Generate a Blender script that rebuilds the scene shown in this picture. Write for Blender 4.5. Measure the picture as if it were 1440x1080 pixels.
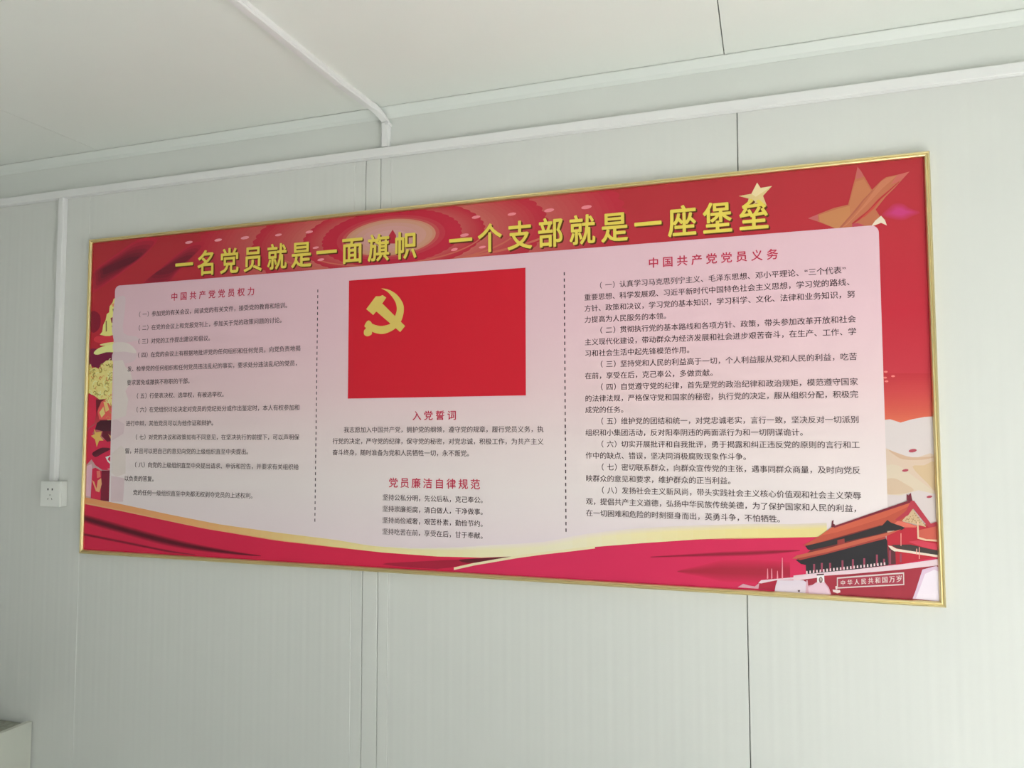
import bpy, bmesh, math, random
from mathutils import Vector
from mathutils.geometry import tessellate_polygon

for o in list(bpy.data.objects):
    bpy.data.objects.remove(o, do_unlink=True)
SC = bpy.context.scene
COL = SC.collection

# ------------------------------------------------------------------ camera
F_PX = 1080.7
cam_d = bpy.data.cameras.new('camera')
cam_d.sensor_fit = 'HORIZONTAL'
cam_d.sensor_width = 36.0
cam_d.lens = 36.0 * F_PX / 1440.0
cam = bpy.data.objects.new('camera', cam_d)
COL.objects.link(cam)
EYE = 1.70                                     # the phone is held at about head height, 2 m from the wall
yaw, pitch, roll = 0.324575, 0.060906, -0.002697
cy, sy, cp, sp, cr, sr = math.cos(yaw), math.sin(yaw), math.cos(pitch), math.sin(pitch), math.cos(roll), math.sin(roll)
def _rz(v):
    return Vector((cy*v[0]-sy*v[1], sy*v[0]+cy*v[1], v[2]))
_fw, _up, _ri = Vector((0, cp, sp)), Vector((0, -sp, cp)), Vector((1, 0, 0))
right, upv, fwd = _rz(cr*_ri+sr*_up), _rz(-sr*_ri+cr*_up), _rz(_fw)
from mathutils import Matrix
m = Matrix((right, upv, -fwd)).transposed().to_4x4()
m.translation = Vector((0, -2.0, EYE))
cam.matrix_world = m
SC.camera = cam

# ------------------------------------------------------------------ daylight, exposure
SC.view_settings.view_transform = 'Standard'
SC.view_settings.look = 'None'
SC.view_settings.gamma = 1.0
SC.view_settings.use_curve_mapping = False
SC.view_settings.exposure = 0.14
SKY = 4.0
world = bpy.data.worlds.new('overcast_sky')
SC.world = world
world.use_nodes = True
nt = world.node_tree
bg = nt.nodes['Background']
bg.inputs['Strength'].default_value = SKY
# bright overcast above, sunlit pale ground below
_tc = nt.nodes.new('ShaderNodeTexCoord'); _sx = nt.nodes.new('ShaderNodeSeparateXYZ')
_mr = nt.nodes.new('ShaderNodeMapRange'); _rp = nt.nodes.new('ShaderNodeValToRGB')
_mr.inputs['From Min'].default_value = -1.0; _mr.inputs['From Max'].default_value = 1.0
_rp.color_ramp.elements[0].position = 0.44; _rp.color_ramp.elements[0].color = (0.97, 0.99, 0.97, 1)
_rp.color_ramp.elements[1].position = 0.52; _rp.color_ramp.elements[1].color = (0.62, 0.68, 0.70, 1)
nt.links.new(_tc.outputs['Generated'], _sx.inputs[0]); nt.links.new(_sx.outputs['Z'], _mr.inputs['Value'])
nt.links.new(_mr.outputs[0], _rp.inputs['Fac']); nt.links.new(_rp.outputs['Color'], bg.inputs['Color'])

# room: the photographed wall is y = 0, x to the right, z up
X0, X1, Y0, ZC = -3.3, 1.75, -3.7, 2.657
WIN_Y0, WIN_Y1, WIN_Z0, WIN_Z1 = -3.1, -0.85, 0.30, 1.76      # sliding window in the right wall
W2_X0, W2_X1, W2_Z0, W2_Z1 = -2.5, -1.7, 1.0, 1.9           # unseen window added behind the camera to fill light on the left
def portal(loc, rot, sx, sy_):
    d = bpy.data.lights.new('window_daylight', 'AREA')
    d.shape = 'RECTANGLE'
    d.size, d.size_y = sx, sy_
    d.cycles.is_portal = True
    o = bpy.data.objects.new('window_daylight', d)
    o.location, o.rotation_euler = loc, rot
    COL.objects.link(o)
portal((X1+.05, (WIN_Y0+WIN_Y1)/2, (WIN_Z0+WIN_Z1)/2), (math.pi/2, 0, math.pi/2), WIN_Y1-WIN_Y0, WIN_Z1-WIN_Z0)
portal(((W2_X0+W2_X1)/2, Y0-.05, (W2_Z0+W2_Z1)/2), (math.pi/2, 0, 0), W2_X1-W2_X0, W2_Z1-W2_Z0)  # portal for the added fill window

# the sun comes in through the side window and falls on the floor
sun_d = bpy.data.lights.new('sun', 'SUN')
sun_d.energy = 42.0
sun_d.angle = math.radians(.6)
sun_d.color = (1.0, .99, .96)
sun = bpy.data.objects.new('sun', sun_d)
sun.rotation_euler = Vector((-1.0, -.22, -1.25)).to_track_quat('-Z', 'Y').to_euler()
sun.location = (3, -1, 4)
COL.objects.link(sun)

# ------------------------------------------------------------------ materials
MATS = {}
def mat(name, rgb, rough=0.5, metal=0.0, spec=0.5):
    if name in MATS:
        return MATS[name]
    m = bpy.data.materials.new(name)
    m.use_nodes = True
    b = m.node_tree.nodes['Principled BSDF']
    b.inputs['Base Color'].default_value = (*rgb, 1)
    b.inputs['Roughness'].default_value = rough
    b.inputs['Metallic'].default_value = metal
    b.inputs['Specular IOR Level'].default_value = spec
    MATS[name] = m
    return m
PRINT_ROUGH, PRINT_SPEC = 0.45, 0.2
def ink(rgb):
    return mat('ink_%02x%02x%02x' % tuple(int(round(c*255)) for c in rgb), rgb, PRINT_ROUGH, 0, PRINT_SPEC)
def add_grain(m, scale, amount, stretch=(1, 1, 1)):
    """faint uneven tone of a real painted sheet"""
    t = m.node_tree
    b = t.nodes['Principled BSDF']
    base = b.inputs['Base Color'].default_value[:]
    tc = t.nodes.new('ShaderNodeTexCoord'); mp = t.nodes.new('ShaderNodeMapping')
    mp.inputs['Scale'].default_value = stretch
    nz = t.nodes.new('ShaderNodeTexNoise'); nz.inputs['Scale'].default_value = scale; nz.inputs['Detail'].default_value = 4
    rp = t.nodes.new('ShaderNodeValToRGB')
    rp.color_ramp.elements[0].position = .3; rp.color_ramp.elements[1].position = .7
    rp.color_ramp.elements[0].color = (*[c*(1-amount) for c in base[:3]], 1)
    rp.color_ramp.elements[1].color = (*[min(1, c*(1+amount)) for c in base[:3]], 1)
    t.links.new(tc.outputs['Object'], mp.inputs['Vector']); t.links.new(mp.outputs['Vector'], nz.inputs['Vector'])
    t.links.new(nz.outputs['Fac'], rp.inputs['Fac']); t.links.new(rp.outputs['Color'], b.inputs['Base Color'])
    return m
def ramp_z(name, stops):
    """printed blend from the top to the bottom of the sheet: stops are (height in m below the sheet's top, colour)"""
    m = mat(name, stops[0][1], PRINT_ROUGH, 0, PRINT_SPEC)
    t = m.node_tree
    tc = t.nodes.new('ShaderNodeTexCoord'); sx = t.nodes.new('ShaderNodeSeparateXYZ')
    ma = t.nodes.new('ShaderNodeMath'); ma.operation = 'MULTIPLY'; ma.inputs[1].default_value = -1/1.034
    rp = t.nodes.new('ShaderNodeValToRGB'); e = rp.color_ramp.elements
    while len(e) < len(stops): e.new(0.5)
    for i, (v, c) in enumerate(stops):
        e[i].position = v/1.034; e[i].color = (*c, 1)
    t.links.new(tc.outputs['Object'], sx.inputs[0]); t.links.new(sx.outputs['Z'], ma.inputs[0])
    t.links.new(ma.outputs[0], rp.inputs['Fac']); t.links.new(rp.outputs['Color'], t.nodes['Principled BSDF'].inputs['Base Color'])
    return m

M_WALL = add_grain(mat('white_steel_panel', (.67, .68, .655), .42, 0, .35), 1.3, .025, (1, 1, .15))
M_CEIL = add_grain(mat('ceiling_panel', (.80, .825, .785), .5, 0, .35), .9, .025)
M_TRIM = mat('white_trim', (.70, .73, .70), .45, 0, .4)
M_TRIM2 = mat('wall_flashing', (.67, .69, .66), .45, 0, .35)
M_DUCT = mat('white_plastic_duct', (.78, .78, .78), .35, 0, .5)
M_GAP = mat('dark_joint', (.11, .115, .11), .8, 0, .1)
M_FLOOR = add_grain(mat('grey_vinyl_floor', (.60, .60, .575), .5), 3, .08)
M_WIN = mat('window_frame_white', (.75, .75, .75), .4)
M_SOCK = mat('white_socket_plastic', (.78, .79, .76), .35)
M_HOLE = mat('socket_hole_dark', (.02, .02, .02), .7)
M_GOLD = mat('brushed_gold_frame', (.80, .67, .36), .33, 1.0)
M_BACK = mat('foam_backing', (.7, .68, .62), .7)
M_CAB = add_grain(mat('cabinet_cream', (.62, .63, .56), .5), 6, .03)
M_CABTOP = add_grain(mat('cabinet_top_grey', (.33, .34, .28), .75), 60, .18)

# ------------------------------------------------------------------ helpers
def link(name, verts, faces, mats, parent=None, fmats=None, loc=(0, 0, 0), smooth=False):
    me = bpy.data.meshes.new(name)
    me.from_pydata([tuple(v) for v in verts], [], faces)
    for q in (mats if isinstance(mats, list) else [mats]):
        me.materials.append(q)
    if fmats:
        me.polygons.foreach_set('material_index', fmats)
    if smooth:
        me.polygons.foreach_set('use_smooth', [True]*len(me.polygons))
    me.update()
    o = bpy.data.objects.new(name, me)
    o.location = loc
    if parent: o.parent = parent
    COL.objects.link(o)
    return o
def struct(o):
    o['kind'] = 'structure'
    return o
def thing(name, label, cat, loc=(0, 0, 0), group=None):
    o = bpy.data.objects.new(name, None)
    o.empty_display_size = .1
    o.location = loc
    o['label'] = label; o['category'] = cat
    if group: o['group'] = group
    COL.objects.link(o)
    return o
def box(name, lo, hi, m, parent=None, bevel=0.0, seg=2, loc=(0, 0, 0)):
    bm = bmesh.new()
    bmesh.ops.create_cube(bm, size=1)
    for v in bm.verts:
        v.co = Vector([lo[i]+(v.co[i]+.5)*(hi[i]-lo[i]) for i in range(3)])
    if bevel:
        bmesh.ops.bevel(bm, geom=bm.edges[:], offset=bevel, segments=seg, profile=.6, affect='EDGES')
    me = bpy.data.meshes.new(name); bm.to_mesh(me); bm.free()
    me.materials.append(m)
    o = bpy.data.objects.new(name, me); o.location = loc
    if parent: o.parent = parent
    COL.objects.link(o)
    return o
def sweep(name, path, prof, m, parent=None, side=None, smooth=False, caps=True):
    """sweep the closed profile [(a, b)] along path of (point, a-axis, b-axis)"""
    vs, fs = [], []
    n = len(prof)
    for p, a, b in path:
        for (s, t) in prof:
            vs.append(Vector(p)+Vector(a)*s+Vector(b)*t)
    for i in range(len(path)-1):
        for j in range(n):
            k = (j+1) % n
            fs.append((i*n+j, i*n+k, (i+1)*n+k, (i+1)*n+j))
    if caps:
        fs.append(tuple(range(n))[::-1]); fs.append(tuple((len(path)-1)*n+j for j in range(n)))
    o = link(name, vs, fs, m, parent, smooth=smooth)
    bm = bmesh.new(); bm.from_mesh(o.data); bmesh.ops.recalc_face_normals(bm, faces=bm.faces); bm.to_mesh(o.data); bm.free()
    return o

# ------------------------------------------------------------------ the room
SEAMS = [-3.199, -2.178-.022, -1.1325, -0.0655, 1.0015]        # joints between the sandwich panels
def wall_profile():
    """plan of the photographed wall: micro ribbed steel faces with a narrow dark joint at every seam"""
    pts = []
    def rib(x):
        return 0.00010*math.sin(2*math.pi*x/0.034)+0.00007*math.sin(2*math.pi*x/0.0213+1)
    xs = [X0-.05]+SEAMS+[X1+.05]
    marks = []
    for s in SEAMS:
        if s == -1.1325:                                      # the wide three-line joint behind the board
            marks += [(s, .0012), (s-.036, .0005), (s+.050, .0011), (s+.084, .0003)]
        elif s == -0.0655:
            marks += [(s, .0011)]
        else:
            marks += [(s, .0006)]
    marks.sort()
    x = X0-.05
    step = .0034
    edges = []
    cuts = [(s-w, s+w) for s, w in marks]
    ci = 0
    while x < X1+.05:
        if ci < len(cuts) and x >= cuts[ci][0]-step:
            a, b = cuts[ci]
            d = .006 if b-a > .002 else (.004 if b-a > .0014 else .0012)
            pts += [(a-.0015, rib(a)-.0003), (a, .0008), (a+.0003, d), (b-.0003, d), (b, .0008), (b+.0015, rib(b)-.0003)]
            x = b+.0015+step; ci += 1
            continue
        pts.append((x, rib(x))); x += step
    return pts
wp = wall_profile()
vs = [(x, y, 0) for x, y in wp]+[(x, y, ZC+.03) for x, y in wp]
n = len(wp)
fs = [(i, i+1, n+i+1, n+i) for i in range(n-1)]
b0 = len(vs)
vs += [(X0-.05, .08, 0), (X1+.05, .08, 0), (X1+.05, .08, ZC+.03), (X0-.05, .08, ZC+.03)]
fs += [(b0, b0+3, b0+2, b0+1)]
fm = [0]*len(fs)
for i in range(n-1):
    if wp[i][1] > .002 and wp[i+1][1] > .002: fm[i] = 1
struct(link('wall_back', vs, fs, [M_WALL, M_GAP], fmats=fm))

# ceiling panels with hairline joints
CS = [-3.25, -2.15, -1.098, -0.0925, 0.97]
vs, fs, fm = [], [], []
xs = [X0-.05]+CS+[X1+.05]
for a, b in zip(xs, xs[1:]):
    a2, b2 = a+.0012, b-.0012
    k = len(vs)
    vs += [(a2, Y0-.05, ZC), (b2, Y0-.05, ZC), (b2, -.0205, ZC), (a2, -.0205, ZC), (a2, Y0-.05, ZC+.06), (b2, Y0-.05, ZC+.06), (b2, -.0205, ZC+.06), (a2, -.0205, ZC+.06)]
    fs += [(k, k+3, k+2, k+1), (k+4, k+5, k+6, k+7), (k, k+1, k+5, k+4), (k+1, k+2, k+6, k+5), (k+2, k+3, k+7, k+6), (k+3, k, k+4, k+7)]
    fm += [0]*6
k = len(vs)
vs += [(X0-.05, Y0-.05, ZC+.02), (X1+.05, Y0-.05, ZC+.02), (X1+.05, .0, ZC+.02), (X0-.05, .0, ZC+.02)]
fs += [(k, k+3, k+2, k+1)]; fm += [1]
struct(link('ceiling', vs, fs, [M_CEIL, M_GAP], fmats=fm))
struct(box('floor', (X0-.05, Y0-.05, -.06), (X1+.05, .08, 0), M_FLOOR))
struct(box('wall_left', (X0-.06, Y0, 0), (X0, -.001, ZC), M_WALL))
# right wall around the window opening
vs, fs = [], []
def q4(lo, hi):
    k = len(vs)
    for z in (lo[2], hi[2]):
        for x, y in ((lo[0], lo[1]), (hi[0], lo[1]), (hi[0], hi[1]), (lo[0], hi[1])):
            vs.append((x, y, z))
    fs.extend([(k, k+3, k+2, k+1), (k+4, k+5, k+6, k+7), (k, k+1, k+5, k+4), (k+1, k+2, k+6, k+5), (k+2, k+3, k+7, k+6), (k+3, k, k+4, k+7)])
q4((X1, Y0, 0), (X1+.06, WIN_Y0, ZC)); q4((X1, WIN_Y1, 0), (X1+.06, -.001, ZC))
q4((X1, WIN_Y0, 0), (X1+.06, WIN_Y1, WIN_Z0)); q4((X1, WIN_Y0, WIN_Z1), (X1+.06, WIN_Y1, ZC))
struct(link('wall_right', vs, fs, M_WALL))
vs, fs = [], []
w = .04
q4((X1-.01, WIN_Y0, WIN_Z0), (X1+.04, WIN_Y1, WIN_Z0+w)); q4((X1-.01, WIN_Y0, WIN_Z1-w), (X1+.04, WIN_Y1, WIN_Z1))
q4((X1-.01, WIN_Y0, WIN_Z0+w), (X1+.04, WIN_Y0+w, WIN_Z1-w)); q4((X1-.01, WIN_Y1-w, WIN_Z0+w), (X1+.04, WIN_Y1, WIN_Z1-w))
ym = (WIN_Y0+WIN_Y1)/2
q4((X1, ym-.025, WIN_Z0+w), (X1+.03, ym+.025, WIN_Z1-w))
struct(link('window_1', vs, fs, M_WIN))
vs, fs = [], []
q4((X0-.05, Y0-.06, 0), (W2_X0, Y0, ZC)); q4((W2_X1, Y0-.06, 0), (X1+.05, Y0, ZC))
q4((W2_X0, Y0-.06, 0), (W2_X1, Y0, W2_Z0)); q4((W2_X0, Y0-.06, W2_Z1), (W2_X1, Y0, ZC))
struct(link('wall_front', vs, fs, M_WALL))
vs, fs = [], []
q4((W2_X0, Y0-.04, W2_Z0), (W2_X1, Y0+.01, W2_Z0+w)); q4((W2_X0, Y0-.04, W2_Z1-w), (W2_X1, Y0+.01, W2_Z1))
q4((W2_X0, Y0-.04, W2_Z0+w), (W2_X0+w, Y0+.01, W2_Z1-w)); q4((W2_X1-w, Y0-.04, W2_Z0+w), (W2_X1, Y0+.01, W2_Z1-w))
q4(((W2_X0+W2_X1)/2-.025, Y0-.03, W2_Z0+w), ((W2_X0+W2_X1)/2+.025, Y0, W2_Z1-w))
struct(link('added_fill_window', vs, fs, M_WIN))  # frame of the opening added for fill light
# cove strip that closes the corner of wall and ceiling
cov = [(0, 0), (-.0195, 0), (-.0195, -.003), (-.014, -.010), (-.006, -.020), (-.0025, -.030), (0, -.030)]
struct(sweep('trim_1', [((X0, -.0024, ZC-.0012), (0, 1, 0), (0, 0, 1)), ((X1, -.0024, ZC-.0012), (0, 1, 0), (0, 0, 1))], cov, M_TRIM))

# smooth flashing that covers the top edge of the wall panels
struct(box('trim_2', (X0, -.0024, EYE+.826), (X1, -.0004, ZC-.0012), M_TRIM2))

# ------------------------------------------------------------------ cable ducts on wall and ceiling
def duct_prof(w, d):
    """closed profile: a across, b out of the surface; lid edges slightly rounded, with a lid step"""
    h = w/2
    return [(-h, 0), (-h, d*.62), (-h+.0007, d*.64), (-h+.0007, d-.0016), (-h+.0022, d), (h-.0022, d), (h-.0007, d-.0016), (h-.0007, d*.64), (h, d*.62), (h, 0)]
WF = -.0006
o = sweep('cable_duct', [((X0+.002, WF, EYE+.8225), (0, 0, 1), (0, -1, 0)), ((X1-.002, WF, EYE+.8225), (0, 0, 1), (0, -1, 0))], duct_prof(.0275, .018), M_DUCT)
o['label'] = 'long white plastic cable duct running level along the wall above the board'; o['category'] = 'cable duct'
o = sweep('cable_duct', [((-2.312, WF, EYE-.166), (1, 0, 0), (0, -1, 0)), ((-2.312, WF, EYE+.8085), (1, 0, 0), (0, -1, 0))], duct_prof(.024, .018), M_DUCT)
o['label'] = 'white vertical cable duct dropping down to the wall socket'; o['category'] = 'cable duct'

t = thing('cable_duct', 'white cable duct crossing the ceiling and bending down the wall to the level duct', 'cable duct', (-1.0625, 0, EYE+.8365))
def rel(p): return Vector(p)-t.location
# path in the (y, z) plane: along the ceiling, a swept bend, down the wall
XD = -1.0605
Z8 = ZC
pr = duct_prof(.0225, .018)
path = []
for y in (-3.4, -.22):
    path.append((rel((XD-.034, y, Z8)), (1, 0, 0), (0, 0, -1)))
sweep('ceiling_run', path, pr, M_DUCT, t)
path = []
R_, N_ = .045, 10
path.append((rel((XD-.034, -.219, Z8)), (1, 0, 0), (0, 0, -1)))
path.append((rel((XD-.030, -.14, Z8)), (1, 0, 0), (0, 0, -1)))
for i in range(N_+1):
    a = i/N_*math.pi/2
    y = -(.022+R_)+R_*math.sin(a); z = Z8-.001-R_+R_*math.cos(a)
    y = y+.0194*max(0, i-4)/(N_-4)
    path.append((rel((XD-.028+.028*(i/N_), y, z)), (1, 0, 0), (0, -math.sin(a), -math.cos(a))))
sweep('elbow', path, pr, M_DUCT, t)
sweep('wall_drop', [(rel((XD, -.0024, Z8-.048)), (1, 0, 0), (0, -1, 0)), (rel((XD, -.0024, EYE+.8367)), (1, 0, 0), (0, -1, 0))], pr, M_DUCT, t)
box('lid_clip', (-.006, -.012, -.004), (.006, .012, .004), M_DUCT, t, .002, 2, rel((XD+.0095, -.013, ZC-.052)))

# ------------------------------------------------------------------ socket
s = thing('wall_socket', 'white surface mounted five-hole wall socket under the vertical cable duct', 'socket', (-2.3025, WF, EYE-.250))
box('back_box', (-.0425, -.022, 0), (.0425, 0, .0845), M_SOCK, s, .002)
fp = box('face_plate', (-.043, -.030, -.0005), (.043, -.0222, .0850), M_SOCK, s, .0025, 3)
def slot(x, z, w, h, ang):
    c_, s_ = math.cos(ang), math.sin(ang)
    vs_ = []
    for yy in (-.0303, -.0285):
        for a, b in ((-w, -h), (w, -h), (w, h), (-w, h)):
            vs_.append((x+a*c_-b*s_, yy, z+a*s_+b*c_))
    link('pin_slot', vs_, [(0, 1, 2, 3), (7, 6, 5, 4), (0, 4, 5, 1), (1, 5, 6, 2), (2, 6, 7, 3), (3, 7, 4, 0)], M_HOLE, fp)
slot(-.0095, .058, .0023, .0034, 0); slot(.0095, .058, .0023, .0034, 0)
slot(0, .039, .0011, .0026, 0)
slot(-.0085, .026, .0010, .0028, math.radians(-30)); slot(.0085, .026, .0010, .0028, math.radians(30))

# ------------------------------------------------------------------ cabinet in the lower left corner
CZ = .728
k = thing('cabinet', 'low pale cabinet with rough grey top against the wall below the socket', 'cabinet', (-2.80, -.001, 0))
CXR = -2.381+2.80
vs, fs = [], []
q4((CXR-.018, -.60, 0), (CXR, -.002, CZ))
o = link('side_panel', vs, fs, M_CAB, k)
vs, fs = [], []
q4((-.44, -.60, 0), (-.422, -.002, CZ))
link('side_panel', vs, fs, M_CAB, k)
box('top_panel', (-.4215, -.585, CZ-.036), (CXR-.0185, -.003, CZ-.010), M_CABTOP, k, .002)
box('carcass', (-.4215, -.575, .05), (CXR-.0185, -.003, CZ-.037), M_CAB, k)
for a, b in ((-.42, -.012), (-.010, CXR-.020)):
    box('cabinet_door', (a, -.595, .06), (b, -.5755, CZ-.04), M_CAB, k, .0015)

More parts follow.
